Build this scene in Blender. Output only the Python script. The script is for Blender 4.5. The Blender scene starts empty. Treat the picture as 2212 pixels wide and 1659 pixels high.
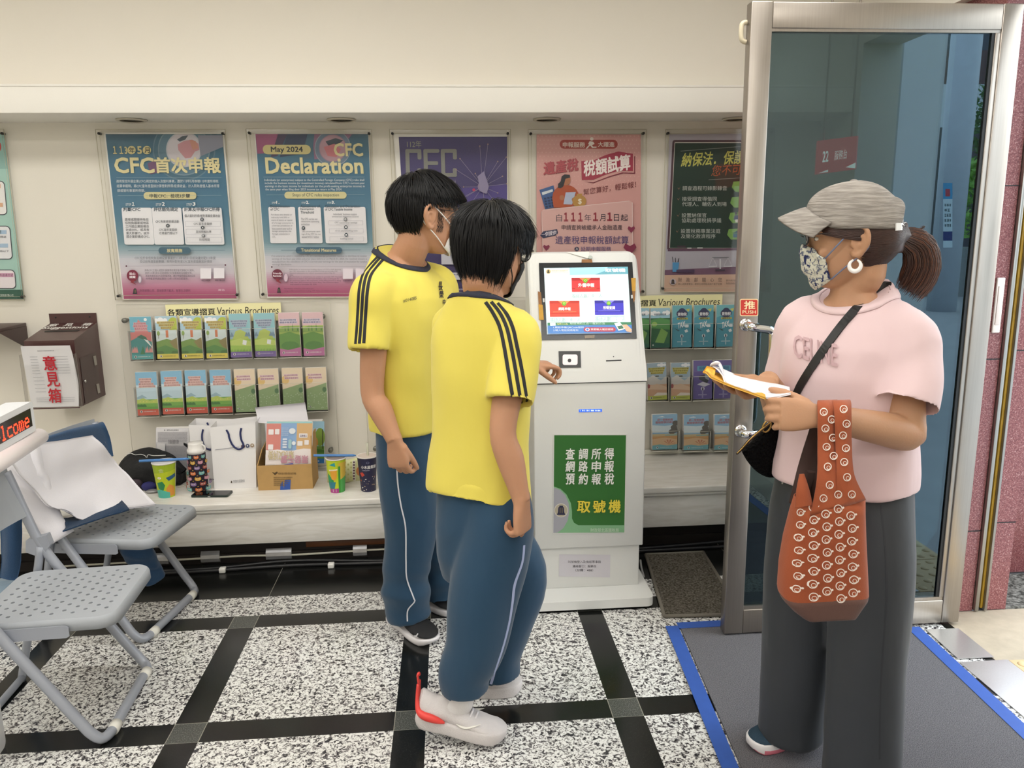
import bpy, bmesh, math, random
from mathutils import Vector, Matrix, noise
from mathutils.bvhtree import BVHTree
SC = bpy.context.scene
COL = SC.collection
PI = math.pi
R = math.radians
# ------------------------------------------------------------------ camera
PITCH, YAW, ROLL, FPX = R(11.267), R(4.411), R(-0.691), 1703.0
_fw = Vector((math.sin(YAW)*math.cos(PITCH), math.cos(YAW)*math.cos(PITCH), -math.sin(PITCH)))
_r0 = Vector((math.cos(YAW), -math.sin(YAW), 0)); _u0 = _r0.cross(_fw)
_rt = _r0*math.cos(ROLL) + _u0*math.sin(ROLL); _up = _u0*math.cos(ROLL) - _r0*math.sin(ROLL)
EYE = Vector((0, 0, 1.5))
cam_d = bpy.data.cameras.new('camera'); cam = bpy.data.objects.new('camera', cam_d); COL.objects.link(cam)
cam_d.sensor_fit = 'HORIZONTAL'; cam_d.sensor_width = 36; cam_d.lens = FPX/2212*36
cam_d.clip_start = 0.05; cam_d.clip_end = 200
cam.matrix_world = Matrix(((_rt.x, _up.x, -_fw.x, 0), (_rt.y, _up.y, -_fw.y, 0), (_rt.z, _up.z, -_fw.z, 1.5), (0, 0, 0, 1)))
SC.camera = cam
# ------------------------------------------------------------------ exposure, sky, daylight
SC.view_settings.view_transform = 'Standard'; SC.view_settings.look = 'None'
SC.view_settings.gamma = 1; SC.view_settings.use_curve_mapping = False
SC.view_settings.exposure = -1.02
W = bpy.data.worlds.new('sky'); SC.world = W; W.use_nodes = True
_nt = W.node_tree; _nt.nodes.clear()
_o = _nt.nodes.new('ShaderNodeOutputWorld'); _b = _nt.nodes.new('ShaderNodeBackground')
_s = _nt.nodes.new('ShaderNodeTexSky'); _s.sky_type = 'HOSEK_WILKIE'; _s.turbidity = 8; _s.ground_albedo = .4
_s.sun_direction = (0.75, -0.3, 0.6)
_mx = _nt.nodes.new('ShaderNodeMix'); _mx.data_type = 'RGBA'; _mx.inputs[0].default_value = .6
_mx.inputs[7].default_value = (.82, .92, 1.0, 1)
_nt.links.new(_s.outputs[0], _mx.inputs[6]); _nt.links.new(_mx.outputs[2], _b.inputs[0]); _nt.links.new(_b.outputs[0], _o.inputs[0])
_b.inputs[1].default_value = 13
def area(name, loc, sx, sy, power, color=(1, 1, 1), rot=(0, 0, 0), spread=PI):
    d = bpy.data.lights.new(name, 'AREA'); d.shape = 'RECTANGLE'; d.size = sx; d.size_y = sy; d.energy = power; d.color = color
    d.spread = spread
    o = bpy.data.objects.new(name, d); o.location = loc; o.rotation_euler = rot; COL.objects.link(o); return o
# fluorescent ceiling panels of the hall: each one's light (the fixtures themselves are built with the ceiling)
PANELS = [(x, y) for x in (-2.3, -0.7, 0.9) for y in (-2.6, -0.9, 0.8, 2.35)]
for (x, y) in PANELS:
    area('ceiling_panel_light', (x, y, 2.735), 1.1, .5, 23, (1.0, .985, .955))

# ------------------------------------------------------------------ projection helpers
def ray(px, py):
    return _rt*((px-1106)/FPX) + _up*((829.5-py)/FPX) + _fw
def at(px, py, Y):            # the point seen at a photo pixel, at depth Y
    d = ray(px, py); return EYE + d*(Y/d.y)
def fl(px, py, z=0):          # the point seen at a photo pixel, at height z
    d = ray(px, py); return EYE + d*((z-1.5)/d.z)
def atx(px, py, X):
    d = ray(px, py); return EYE + d*(X/d.x)
# ------------------------------------------------------------------ materials
def lin(c):
    if isinstance(c, str):
        c = c.lstrip('#'); c = [int(c[i:i+2], 16) for i in (0, 2, 4)]
    return tuple(((v/255/12.92) if v/255 <= .04045 else ((v/255+.055)/1.055)**2.4) for v in c[:3]) + (1,)
MATS = {}
def mat(name, c, rough=.6, metal=0, spec=.5, var=0, vs=8, bump=0, bs=60, emit=0, sheen=0, coat=0, sss=0, aniso=None, detail=4):
    if name in MATS: return MATS[name]
    m = bpy.data.materials.new(name); m.use_nodes = True; nt = m.node_tree; p = nt.nodes['Principled BSDF']
    L = lin(c); p.inputs['Base Color'].default_value = L; p.inputs['Roughness'].default_value = rough
    p.inputs['Metallic'].default_value = metal; p.inputs['Specular IOR Level'].default_value = spec
    if coat: p.inputs['Coat Weight'].default_value = coat; p.inputs['Coat Roughness'].default_value = .08
    if sheen: p.inputs['Sheen Weight'].default_value = sheen; p.inputs['Sheen Roughness'].default_value = .5
    if sss:
        p.inputs['Subsurface Weight'].default_value = sss; p.inputs['Subsurface Radius'].default_value = (1, .35, .2); p.inputs['Subsurface Scale'].default_value = .006
    if emit: p.inputs['Emission Color'].default_value = L; p.inputs['Emission Strength'].default_value = emit
    tc = nt.nodes.new('ShaderNodeTexCoord')
    src = tc.outputs['Object']
    if aniso:
        mp = nt.nodes.new('ShaderNodeMapping'); mp.inputs['Scale'].default_value = aniso; nt.links.new(src, mp.inputs[0]); src = mp.outputs[0]
    if var:
        n = nt.nodes.new('ShaderNodeTexNoise'); n.inputs['Scale'].default_value = vs; n.inputs['Detail'].default_value = detail
        nt.links.new(src, n.inputs['Vector'])
        x = nt.nodes.new('ShaderNodeMix'); x.data_type = 'RGBA'
        x.inputs[6].default_value = tuple(v*(1-var) for v in L[:3])+(1,); x.inputs[7].default_value = tuple(min(1, v*(1+var)) for v in L[:3])+(1,)
        nt.links.new(n.outputs['Fac'], x.inputs[0]); nt.links.new(x.outputs[2], p.inputs['Base Color'])
    if bump:
        n = nt.nodes.new('ShaderNodeTexNoise'); n.inputs['Scale'].default_value = bs; n.inputs['Detail'].default_value = 3
        nt.links.new(src, n.inputs['Vector'])
        b = nt.nodes.new('ShaderNodeBump'); b.inputs['Strength'].default_value = bump; b.inputs['Distance'].default_value = .01
        nt.links.new(n.outputs['Fac'], b.inputs['Height']); nt.links.new(b.outputs[0], p.inputs['Normal'])
    MATS[name] = m; return m
def ink(c, rough=.45):        # printing ink / flat paint of one colour
    return mat('ink_'+str(c).lstrip('#')+('' if rough == .45 else '_%d' % int(rough*100)), c, rough)
def clear(name, tint=(1, 1, 1), refl=.06, rough=.05, k=.9):   # clear acrylic sheet
    if name in MATS: return MATS[name]
    m = bpy.data.materials.new(name); m.use_nodes = True; nt = m.node_tree; nt.nodes.clear()
    o = nt.nodes.new('ShaderNodeOutputMaterial'); t = nt.nodes.new('ShaderNodeBsdfTransparent'); g = nt.nodes.new('ShaderNodeBsdfGlossy')
    t.inputs[0].default_value = tuple(tint)+(1,); g.inputs['Roughness'].default_value = rough
    f = nt.nodes.new('ShaderNodeFresnel'); f.inputs[0].default_value = 1.45
    mth = nt.nodes.new('ShaderNodeMath'); mth.operation = 'MULTIPLY_ADD'; mth.inputs[1].default_value = k; mth.inputs[2].default_value = refl
    mx = nt.nodes.new('ShaderNodeMixShader'); nt.links.new(f.outputs[0], mth.inputs[0]); nt.links.new(mth.outputs[0], mx.inputs[0])
    nt.links.new(t.outputs[0], mx.inputs[1]); nt.links.new(g.outputs[0], mx.inputs[2]); nt.links.new(mx.outputs[0], o.inputs[0])
    MATS[name] = m; return m
# ------------------------------------------------------------------ mesh builder
def sup(a, e):
    c = math.cos(a); s = math.sin(a)
    return math.copysign(abs(c)**(2/e), c), math.copysign(abs(s)**(2/e), s)
def cr(P, t):                  # Catmull-Rom through a list of tuples, t in 0..1
    n = len(P)-1; x = min(max(t, 0), 1)*n; i = min(int(x), n-1); f = x-i
    a, b, c, d = P[max(i-1, 0)], P[i], P[i+1], P[min(i+2, n)]
    return [(2*q+(r-p)*f+(2*p-5*q+4*r-s)*f*f+(3*q-p-3*r+s)*f**3)*.5 for p, q, r, s in zip(a, b, c, d)]
class MB:
    def __init__(s): s.v = []; s.f = []; s.m = []; s.mats = []; s.smooth = []
    def mi(s, m):
        if m not in s.mats: s.mats.append(m)
        return s.mats.index(m)
    def add(s, vs, fs, m, smooth=False):
        k = len(s.v); i = s.mi(m); s.v += [Vector(v) for v in vs]
        for f in fs: s.f.append([k+j for j in f]); s.m.append(i); s.smooth.append(smooth)
    def quad(s, a, b, c, d, m): s.add([a, b, c, d], [(0, 1, 2, 3)], m)
    def hexa(s, P, m):         # 8 corners: bottom 4 then top 4, same order
        s.add(P, [(0, 3, 2, 1), (4, 5, 6, 7), (0, 1, 5, 4), (1, 2, 6, 5), (2, 3, 7, 6), (3, 0, 4, 7)], m)
    def box(s, x0, y0, z0, x1, y1, z1, m, bev=0, seg=2, M=None):
        if not bev:
            P = [Vector(p) for p in ((x0, y0, z0), (x1, y0, z0), (x1, y1, z0), (x0, y1, z0), (x0, y0, z1), (x1, y0, z1), (x1, y1, z1), (x0, y1, z1))]
            if M: P = [M @ p for p in P]
            s.hexa(P, m); return
        bm = bmesh.new(); bmesh.ops.create_cube(bm, size=1)
        for v in bm.verts: v.co = Vector(((x0+x1)/2+v.co.x*(x1-x0), (y0+y1)/2+v.co.y*(y1-y0), (z0+z1)/2+v.co.z*(z1-z0)))
        bmesh.ops.bevel(bm, geom=bm.edges[:], offset=bev, segments=seg, profile=.5, affect='EDGES')
        s.bm(bm, m, M, smooth=seg > 1)
    def bm(s, bm, m, M=None, smooth=False):
        bm.verts.index_update()
        s.add([(M @ v.co) if M else v.co.copy() for v in bm.verts], [[v.index for v in f.verts] for f in bm.faces], m, smooth); bm.free()
    def loft(s, rings, m, cap0=True, cap1=True, smooth=True, closed=False):
        n = len(rings[0]); vs = [p for r in rings for p in r]; fs = []
        K = len(rings)
        for k in range(K if closed else K-1):
            a = k*n; b = ((k+1) % K)*n
            for j in range(n): fs.append((a+j, a+(j+1) % n, b+(j+1) % n, b+j))
        if cap0 and not closed: fs.append(tuple(range(n))[::-1])
        if cap1 and not closed: fs.append(tuple((K-1)*n+j for j in range(n)))
        s.add(vs, fs, m, smooth)
    def tube(s, pts, r, m, n=10, sub=1, cap=True, flat=1, ref=None, closed=False):
        P = [Vector(p) for p in pts]; rr = list(r) if isinstance(r, (list, tuple)) else [r]*len(P)
        if sub > 1:
            Q = [tuple(p)+(q,) for p, q in zip(P, rr)]; N = (len(P)-1)*sub
            S = [cr(Q, i/N) for i in range(N+1)]; P = [Vector(q[:3]) for q in S]; rr = [max(q[3], 1e-5) for q in S]
        rings = []; pu = None
        for i, p in enumerate(P):
            if closed: d = (P[(i+1) % len(P)]-P[i-1])
            else: d = (P[min(i+1, len(P)-1)]-P[max(i-1, 0)])
            d = d.normalized()
            if pu is None:
                u = Vector(ref) if ref else (Vector((0, 0, 1)) if abs(d.z) < .9 else Vector((1, 0, 0)))
            else: u = pu
            u = (u-d*u.dot(d)).normalized(); pu = u; w = d.cross(u)
            rings.append([p+(w*math.cos(2*PI*k/n)+u*math.sin(2*PI*k/n)*flat)*rr[i] for k in range(n)])
        s.loft(rings, m, cap, cap, True, closed)
    def lathe(s, prof, c, m, n=24, ax=None, cap=True):   # profile of (radius, height) about an axis
        c = Vector(c); d = Vector(ax).normalized() if ax else Vector((0, 0, 1))
        u = Vector((1, 0, 0)) if abs(d.x) < .9 else Vector((0, 1, 0)); u = (u-d*u.dot(d)).normalized(); w = d.cross(u)
        s.loft([[c+d*h+(u*math.cos(2*PI*k/n)+w*math.sin(2*PI*k/n))*r for k in range(n)] for r, h in prof], m, cap, cap, True)
    def ell(s, c, a, b, d, m, nu=20, nv=14, e=2.0):      # ellipsoid with semi-axis vectors a, b, d
        c = Vector(c); a, b, d = Vector(a), Vector(b), Vector(d); rings = []
        for i in range(nv+1):
            t = PI*i/nv; rr = max(math.sin(t), .004); h = -math.cos(t)
            rings.append([c+d*h+(a*math.cos(2*PI*k/nu)+b*math.sin(2*PI*k/nu))*rr for k in range(nu)])
        s.loft(rings, m)
    def prism(s, poly, fn, h0, h1, m):                    # polygon (u,v) mapped by fn(u,v,h), extruded h0..h1
        n = len(poly)
        s.add([fn(u, v, h0) for u, v in poly]+[fn(u, v, h1) for u, v in poly],
              [tuple(range(n))[::-1], tuple(range(n, 2*n))]+[(j, (j+1) % n, n+(j+1) % n, n+j) for j in range(n)], m)
    def mesh(s, name):
        me = bpy.data.meshes.new(name); me.from_pydata([tuple(v) for v in s.v], [], s.f)
        for m in s.mats: me.materials.append(m)
        me.polygons.foreach_set('material_index', s.m); me.polygons.foreach_set('use_smooth', s.smooth); me.update(); return me
    def build(s, name, parent=None, fixn=True):
        me = s.mesh(name)
        if fixn:
            b = bmesh.new(); b.from_mesh(me); bmesh.ops.recalc_face_normals(b, faces=b.faces[:]); b.to_mesh(me); b.free()
        o = bpy.data.objects.new(name, me); COL.objects.link(o)
        if parent: adopt(o, parent)
        return o
def adopt(o, parent):          # geometry is written in world space: keep it there under the parent
    o.parent = parent
    o.matrix_parent_inverse = parent_world(parent).inverted()
def parent_world(p):
    M = Matrix.LocRotScale(p.location, p.rotation_euler, p.scale)
    if p.parent: M = parent_world(p.parent) @ p.matrix_parent_inverse @ M
    return M
def thing(name, label, cat, loc=(0, 0, 0), group=None):
    o = bpy.data.objects.new(name, None); o.location = loc; o.empty_display_size = .05; COL.objects.link(o)
    o['label'] = label; o['category'] = cat
    if group: o['group'] = group
    return o
def tag(o, label, cat, group=None):
    o['label'] = label; o['category'] = cat
    if group: o['group'] = group
    return o
def struct(o): o['kind'] = 'structure'; return o
def copy_tree(o, parent=None):
    c = o.copy(); COL.objects.link(c)
    if parent: c.parent = parent
    for ch in list(o.children): copy_tree(ch, c)
    return c
def rrect(x0, y0, x1, y1, r, n=5):
    r = min(r, abs(x1-x0)/2, abs(y1-y0)/2); P = []
    for cx, cy, a in ((x1-r, y1-r, 0), (x0+r, y1-r, 90), (x0+r, y0+r, 180), (x1-r, y0+r, 270)):
        for k in range(n+1):
            t = R(a+90*k/n); P.append((cx+r*math.cos(t), cy+r*math.sin(t)))
    return P
def circ(cx, cy, rx, ry=None, n=24):
    ry = ry or rx; return [(cx+rx*math.cos(2*PI*k/n), cy+ry*math.sin(2*PI*k/n)) for k in range(n)]
_TX = {}
def tmesh(s, bold=0, res=2):
    k = (s, bold, res)
    if k not in _TX:
        c = bpy.data.curves.new('t', 'FONT'); c.body = s; c.resolution_u = res
        o = bpy.data.objects.new('t', c); COL.objects.link(o); dg = bpy.context.evaluated_depsgraph_get()
        me = bpy.data.meshes.new_from_object(o.evaluated_get(dg))
        vs = [(v.co.x, v.co.y) for v in me.vertices]; fs = [tuple(p.vertices) for p in me.polygons]
        bpy.data.meshes.remove(me); bpy.data.objects.remove(o); bpy.data.curves.remove(c)
        if bold >= .012:            # heavier weight: the strokes laid over themselves a little apart
            d = bold*.8; n = len(vs); V0 = vs; F0 = fs; vs = []; fs = []
            for q, (dx, dy) in enumerate(((d, d), (-d, d), (-d, -d), (d, -d))):
                vs = vs+[(x+dx, y+dy) for x, y in V0]; fs = fs+[tuple(i+n*q for i in f) for f in F0]
        x0 = min(v[0] for v in vs); x1 = max(v[0] for v in vs); y0 = min(v[1] for v in vs); y1 = max(v[1] for v in vs)
        _TX[k] = ([((x-x0)/(x1-x0), (y1-y)/(y1-y0)) for x, y in vs], fs, (x1-x0)/(y1-y0))
    return _TX[k]
class Print:
    """flat printing on a surface: fn(x, y, h) maps print coordinates (y down) and lift h to the world"""
    def __init__(s, fn, mb=None, lift=.0003, h0=.0004, lean=0):
        s.fn = fn; s.mb = mb or MB(); s.h = h0; s.lift = lift; s.lean = lean; s.ymin = -1e9; s.box = None; s.wash = 0
    def up(s): s.h += s.lift
    def ink(s, c):
        if not isinstance(c, str): return c
        if s.wash:
            q = [int(c[i:i+2], 16) for i in (1, 3, 5)]; g = sum(q)/3
            q = [v+(g-v)*s.wash for v in q]; q = [v+(205-v)*s.wash*.7 for v in q]; c = '#%02x%02x%02x' % tuple(int(v) for v in q)
        return ink(c)
    def poly(s, pts, c, step=True):
        if s.box: a, d = s.box; pts = [(min(max(x, a), d), min(max(y, a), d)) for x, y in pts]
        s.mb.add([s.fn(x, max(y, s.ymin), s.h) for x, y in pts], [tuple(range(len(pts)))], s.ink(c))
        if step: s.up()
    def rect(s, x0, y0, x1, y1, c, r=0):
        L = s.lean
        P = rrect(x0, y0, x1, y1, r) if r else [(x0, y0), (x1, y0), (x1, y1), (x0, y1)]
        s.poly([(x+L*(y-y0), y) for x, y in P], c)
    def frame(s, x0, y0, x1, y1, w, c, r=0):
        L = s.lean; A = rrect(x0, y0, x1, y1, max(r, .01)); B = rrect(x0+w, y0+w, x1-w, y1-w, max(r-w, .01)); n = len(A)
        f = lambda P: [s.fn(x+L*(y-y0), y, s.h) for x, y in P]
        s.mb.add(f(A)+f(B), [(j, (j+1) % n, n+(j+1) % n, n+j) for j in range(n)], ink(c)); s.up()
    def circ(s, x, y, r, c, ry=None, n=20): s.poly(circ(x, y, r, ry, n), c)
    def line(s, x0, y0, x1, y1, w, c):
        d = math.hypot(x1-x0, y1-y0) or 1; a = -(y1-y0)/d*w/2; b = (x1-x0)/d*w/2
        s.poly([(x0+a, y0+b), (x1+a, y1+b), (x1-a, y1-b), (x0-a, y0-b)], c, False)
    def text(s, t, x0, y0, x1, y1, c, bold=0, shear=0, rise=0, wave=None):
        if t.isdigit() and '1' in t: t = t.replace('1', '１')
        vs, fs, _ = tmesh(t, bold); w = x1-x0; h = y1-y0; L = s.lean
        P = []
        for u, v in vs:
            x = x0+u*w+shear*(1-v)*h+L*(v*h); y = y0+v*h+rise*u
            if wave: y += wave(u)
            P.append((x, y))
        q = len(P)//4 if bold >= .012 else len(P)+1     # the four laid-over copies sit a hair apart
        s.mb.add([s.fn(x, y, s.h+.00005*(i//q)) for i, (x, y) in enumerate(P)], fs, s.ink(c)); s.up()
    def grad(s, pts, stops, n=24):     # vertical bands between y stops [(y, colour)], pts = (xl0, xr0, y0, xl1, xr1, y1)
        xl0, xr0, y0, xl1, xr1, y1 = pts
        def cc(y):
            for (a, ca), (b, cb) in zip(stops, stops[1:]):
                if y <= b:
                    t = (y-a)/(b-a); p = [int(ca[i:i+2], 16) for i in (1, 3, 5)]; q = [int(cb[i:i+2], 16) for i in (1, 3, 5)]
                    return '#%02x%02x%02x' % tuple(int(i+(j-i)*max(0, t)) for i, j in zip(p, q))
            return stops[-1][1]
        X = lambda t: (xl0+(xl1-xl0)*t, xr0+(xr1-xr0)*t)
        for k in range(n):
            a, b = k/n, (k+1)/n; ya, yb = y0+(y1-y0)*a, y0+(y1-y0)*b
            s.poly([(X(a)[0], ya), (X(a)[1], ya), (X(b)[1], yb), (X(b)[0], yb)], cc((ya+yb)/2), False)
        s.up()
    def words(s, x0, y0, x1, y1, c, seed=0, gap=.35):   # a line of print too small to read: short strokes
        rd = random.Random(seed*7919+int(x0*31+y0*17)); x = x0; hh = y1-y0; L = s.lean
        while x < x1-hh*.4:
            w = hh*rd.uniform(.55, .95); xe = min(x+w, x1)
            k = rd.choice((0, 1, 2))
            for (a, b) in (((0, .22), (.4, .62), (.8, 1)), ((0, .2), (.72, 1)), ((.1, .35), (.55, .8)))[k]:
                ya, yb = y0+hh*a, y0+hh*b
                s.mb.add([s.fn(x+L*(ya-y0), ya, s.h), s.fn(xe+L*(ya-y0), ya, s.h), s.fn(xe+L*(yb-y0), yb, s.h), s.fn(x+L*(yb-y0), yb, s.h)], [(0, 1, 2, 3)], ink(c))
            xm = (x+xe)/2
            s.mb.add([s.fn(xm-hh*.09, y0, s.h), s.fn(xm+hh*.09, y0, s.h), s.fn(xm+hh*.09, y1, s.h), s.fn(xm-hh*.09, y1, s.h)], [(0, 1, 2, 3)], ink(c))
            x = xe+hh*gap*.5
        s.up()
def bell(P, cx, cy, w, h, dark='#2a2a33', disc=None):     # the bell shaped ministry emblem
    if disc: P.circ(cx, cy, max(w, h)*.72, disc)
    y0, y1 = cy-h/2, cy+h/2
    P.poly([(cx-w*.2, y0), (cx+w*.2, y0), (cx+w*.22, y0+h*.12), (cx+w*.32, y0+h*.2), (cx+w*.36, y0+h*.7), (cx+w*.5, y1), (cx-w*.5, y1), (cx-w*.36, y0+h*.7), (cx-w*.32, y0+h*.2), (cx-w*.22, y0+h*.12)], dark)
    lc = '#8d7b55'
    P.rect(cx-w*.16, y0+h*.22, cx-w*.08, y0+h*.8, lc); P.rect(cx+w*.08, y0+h*.22, cx+w*.16, y0+h*.8, lc)
def cloth(b, grid, m, th=.004, sub=4, amp=0, seed=0):
    """smooth sheet through a grid of points, given a little thickness and folds"""
    nr, nc = len(grid), len(grid[0]); R1 = [[Vector(cr([tuple(p) for p in row], k/((nc-1)*sub))) for k in range((nc-1)*sub+1)] for row in grid]
    C = []
    for k in range(len(R1[0])): C.append([Vector(cr([tuple(R1[i][k]) for i in range(nr)], t/((nr-1)*sub))) for t in range((nr-1)*sub+1)])
    M, N = len(C), len(C[0]); V = []
    for k in range(M):
        for t in range(N):
            p = C[k][t]; u = (C[min(k+1, M-1)][t]-C[max(k-1, 0)][t]); v = (C[k][min(t+1, N-1)]-C[k][max(t-1, 0)]); n = u.cross(v)
            n = n.normalized() if n.length > 1e-9 else Vector((0, -1, 0))
            V.append((p+n*amp*(noise.noise(Vector((p.x*9+seed, p.y*6, p.z*7)))+.6*noise.noise(Vector((p.x*22, p.z*13+seed, p.y*11)))), n))
    A = [p+n*th/2 for p, n in V]; B_ = [p-n*th/2 for p, n in V]; L = len(A)
    F = [(k*N+t, k*N+t+1, (k+1)*N+t+1, (k+1)*N+t) for k in range(M-1) for t in range(N-1)]
    rim = [t for t in range(N)]+[k*N+N-1 for k in range(1, M)]+[(M-1)*N+t for t in range(N-2, -1, -1)]+[k*N for k in range(M-2, 0, -1)]
    b.add(A+B_, F+[tuple(L+i for i in f[::-1]) for f in F]+[(rim[i], rim[(i+1) % len(rim)], L+rim[(i+1) % len(rim)], L+rim[i]) for i in range(len(rim))], m, True)
# =================================================================== room shell
class NG:                       # tiny node-graph helper
    def __init__(s, name):
        s.m = bpy.data.materials.new(name); s.m.use_nodes = True; s.nt = s.m.node_tree; s.p = s.nt.nodes['Principled BSDF']
        s.tc = s.nt.nodes.new('ShaderNodeTexCoord').outputs['Object']
    def n(s, t, **k):
        x = s.nt.nodes.new(t)
        for a, b in k.items(): setattr(x, a, b)
        return x
    def put(s, i, v):
        if hasattr(v, 'links') or hasattr(v, 'is_linked'): s.nt.links.new(v, i)
        else: i.default_value = v
    def math(s, op, a, b=0, c=0):
        x = s.n('ShaderNodeMath', operation=op)
        for i, v in enumerate((a, b, c)): s.put(x.inputs[i], v)
        return x.outputs[0]
    def noise(s, scale, detail=3, vec=None, dist=0, rough=.5):
        x = s.n('ShaderNodeTexNoise'); x.inputs['Scale'].default_value = scale; x.inputs['Detail'].default_value = detail
        x.inputs['Distortion'].default_value = dist; x.inputs['Roughness'].default_value = rough
        s.nt.links.new(vec or s.tc, x.inputs['Vector']); return x.outputs['Fac']
    def vor(s, scale, vec=None, feature='F1'):
        x = s.n('ShaderNodeTexVoronoi', feature=feature); x.inputs['Scale'].default_value = scale
        s.nt.links.new(vec or s.tc, x.inputs['Vector']); return x
    def ramp(s, fac, stops, interp='LINEAR'):
        x = s.n('ShaderNodeValToRGB'); x.color_ramp.interpolation = interp; e = x.color_ramp.elements
        while len(e) < len(stops): e.new(.5)
        for q, (p, c) in zip(e, stops): q.position = p; q.color = lin(c)
        s.nt.links.new(fac, x.inputs[0]); return x.outputs[0]
    def mix(s, f, a, b):
        x = s.n('ShaderNodeMix', data_type='RGBA')
        for i, v in ((0, f), (6, a), (7, b)): s.put(x.inputs[i], v if not isinstance(v, str) else lin(v))
        return x.outputs[2]
    def scale(s, v):
        x = s.n('ShaderNodeMapping'); x.inputs['Scale'].default_value = v; s.nt.links.new(s.tc, x.inputs[0]); return x.outputs[0]
    def bump(s, h, st=.3, d=.01):
        x = s.n('ShaderNodeBump'); x.inputs['Strength'].default_value = st; x.inputs['Distance'].default_value = d
        s.nt.links.new(h, x.inputs['Height']); s.nt.links.new(x.outputs[0], s.p.inputs['Normal'])
    def col(s, c): s.put(s.p.inputs['Base Color'], c if not isinstance(c, str) else lin(c))
    def set(s, rough=None, metal=None, spec=None):
        if rough is not None: s.put(s.p.inputs['Roughness'], rough)
        if metal is not None: s.p.inputs['Metallic'].default_value = metal
        if spec is not None: s.p.inputs['Specular IOR Level'].default_value = spec
def floor_mat():
    g = NG('granite_floor'); sep = g.n('ShaderNodeSeparateXYZ'); g.nt.links.new(g.tc, sep.inputs[0]); x, y = sep.outputs[0], sep.outputs[1]
    p, w, x0 = .6774, .0969, -1.5615; py, y0 = .6928, 2.1711
    fx = g.math('FLOORED_MODULO', g.math('SUBTRACT', x, x0), p); fy = g.math('FLOORED_MODULO', g.math('SUBTRACT', y, y0), py)
    bx = g.math('MULTIPLY', g.math('LESS_THAN', fx, w), g.math('LESS_THAN', y, y0+py+w)); by = g.math('LESS_THAN', fy, w)
    wallb = g.math('GREATER_THAN', y, 3.124); strip = g.math('GREATER_THAN', y, y0+py+w)
    by = g.math('MULTIPLY', by, g.math('SUBTRACT', 1, strip))
    band = g.math('MAXIMUM', g.math('MAXIMUM', bx, by), wallb); cross = g.math('MULTIPLY', bx, by)
    # pale speckled granite
    n1 = g.noise(75, 3, dist=1.2); n2 = g.noise(150, 2, dist=.8)
    gr = g.ramp(n1, [(0, '#2c2b2d'), (.385, '#37363a'), (.435, '#8d8989'), (.48, '#c4c3c0'), (.53, '#e9e9e6'), (1, '#f3f3f0')])
    gr2 = g.ramp(n2, [(0, '#3c3a3c'), (.36, '#56504f'), (.42, '#ffffff'), (1, '#ffffff')])
    mul = g.n('ShaderNodeMix', data_type='RGBA', blend_type='MULTIPLY'); mul.inputs[0].default_value = .85
    g.nt.links.new(gr, mul.inputs[6]); g.nt.links.new(gr2, mul.inputs[7])
    blk = g.ramp(g.noise(420, 2), [(0, '#0d0e0d'), (.62, '#161716'), (.72, '#3a3b38'), (1, '#5a5a56')])
    gry = g.ramp(g.noise(260, 2), [(0, '#2b2d2a'), (.5, '#4a4c48'), (.7, '#6d6f6a'), (1, '#85877f')])
    c = g.mix(band, mul.outputs[2], blk); c = g.mix(cross, c, gry)
    # fine joints beside the crossing squares and one joint in the wall band
    jx = g.math('LESS_THAN', g.math('ABSOLUTE', g.math('SUBTRACT', fx, w)), .0012); jx = g.math('MULTIPLY', jx, g.math('MAXIMUM', by, strip))
    jx0 = g.math('MULTIPLY', g.math('LESS_THAN', g.math('MINIMUM', fx, g.math('SUBTRACT', p, fx)), .0012), by)
    jy = g.math('MULTIPLY', g.math('LESS_THAN', g.math('MINIMUM', fy, g.math('ABSOLUTE', g.math('SUBTRACT', fy, w))), .0012), bx)
    c = g.mix(g.math('MULTIPLY', g.math('MAXIMUM', g.math('MAXIMUM', jx, jx0), jy), .55), c, '#b9b6a8')
    g.col(c); g.set(rough=g.math('ADD', .12, g.math('MULTIPLY', g.noise(9, 3), .16)), spec=.5)
    return g.m
def wall_mat(name, a, b):
    g = NG(name); g.col(g.mix(g.noise(2.2, 4), a, b)); g.bump(g.noise(350, 2), .05, .004); g.set(rough=.75, spec=.25); return g.m
def marble_mat():
    g = NG('white_marble'); v = g.scale((1.3, 6, 9)); n = g.noise(3.5, 6, v, dist=1.5)
    c = g.ramp(n, [(0, '#cfcac0'), (.42, '#e6e2da'), (.6, '#efece6'), (1, '#e0dcd3')])
    s = g.ramp(g.noise(26, 2, g.scale((1, 1, 2.2))), [(0, '#b9b2a6'), (.24, '#ffffff'), (1, '#ffffff')])
    m = g.n('ShaderNodeMix', data_type='RGBA', blend_type='MULTIPLY'); m.inputs[0].default_value = .5
    g.nt.links.new(c, m.inputs[6]); g.nt.links.new(s, m.inputs[7]); g.col(m.outputs[2]); g.set(rough=.28); return g.m
def granite_red():
    g = NG('red_granite'); n = g.noise(210, 3, dist=.6)
    g.col(g.ramp(n, [(0, '#3d2126'), (.4, '#6d393c'), (.55, '#87504f'), (.68, '#a98280'), (1, '#c9b6b2')])); g.set(rough=.3); return g.m
def steel_mat(name='brushed_steel', c1='#8f8881', c2='#b3aba2', rough=.34, metal=.9):
    g = NG(name); v = g.scale((60, 60, 1.2)); n = g.noise(3, 4, v); b = g.noise(2.2, 4)
    g.col(g.mix(g.math('ADD', g.math('MULTIPLY', n, .5), g.math('MULTIPLY', b, .5)), c1, c2)); g.set(rough=g.math('ADD', rough-.1, g.math('MULTIPLY', g.noise(5, 4), .25)), metal=metal); return g.m
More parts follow.
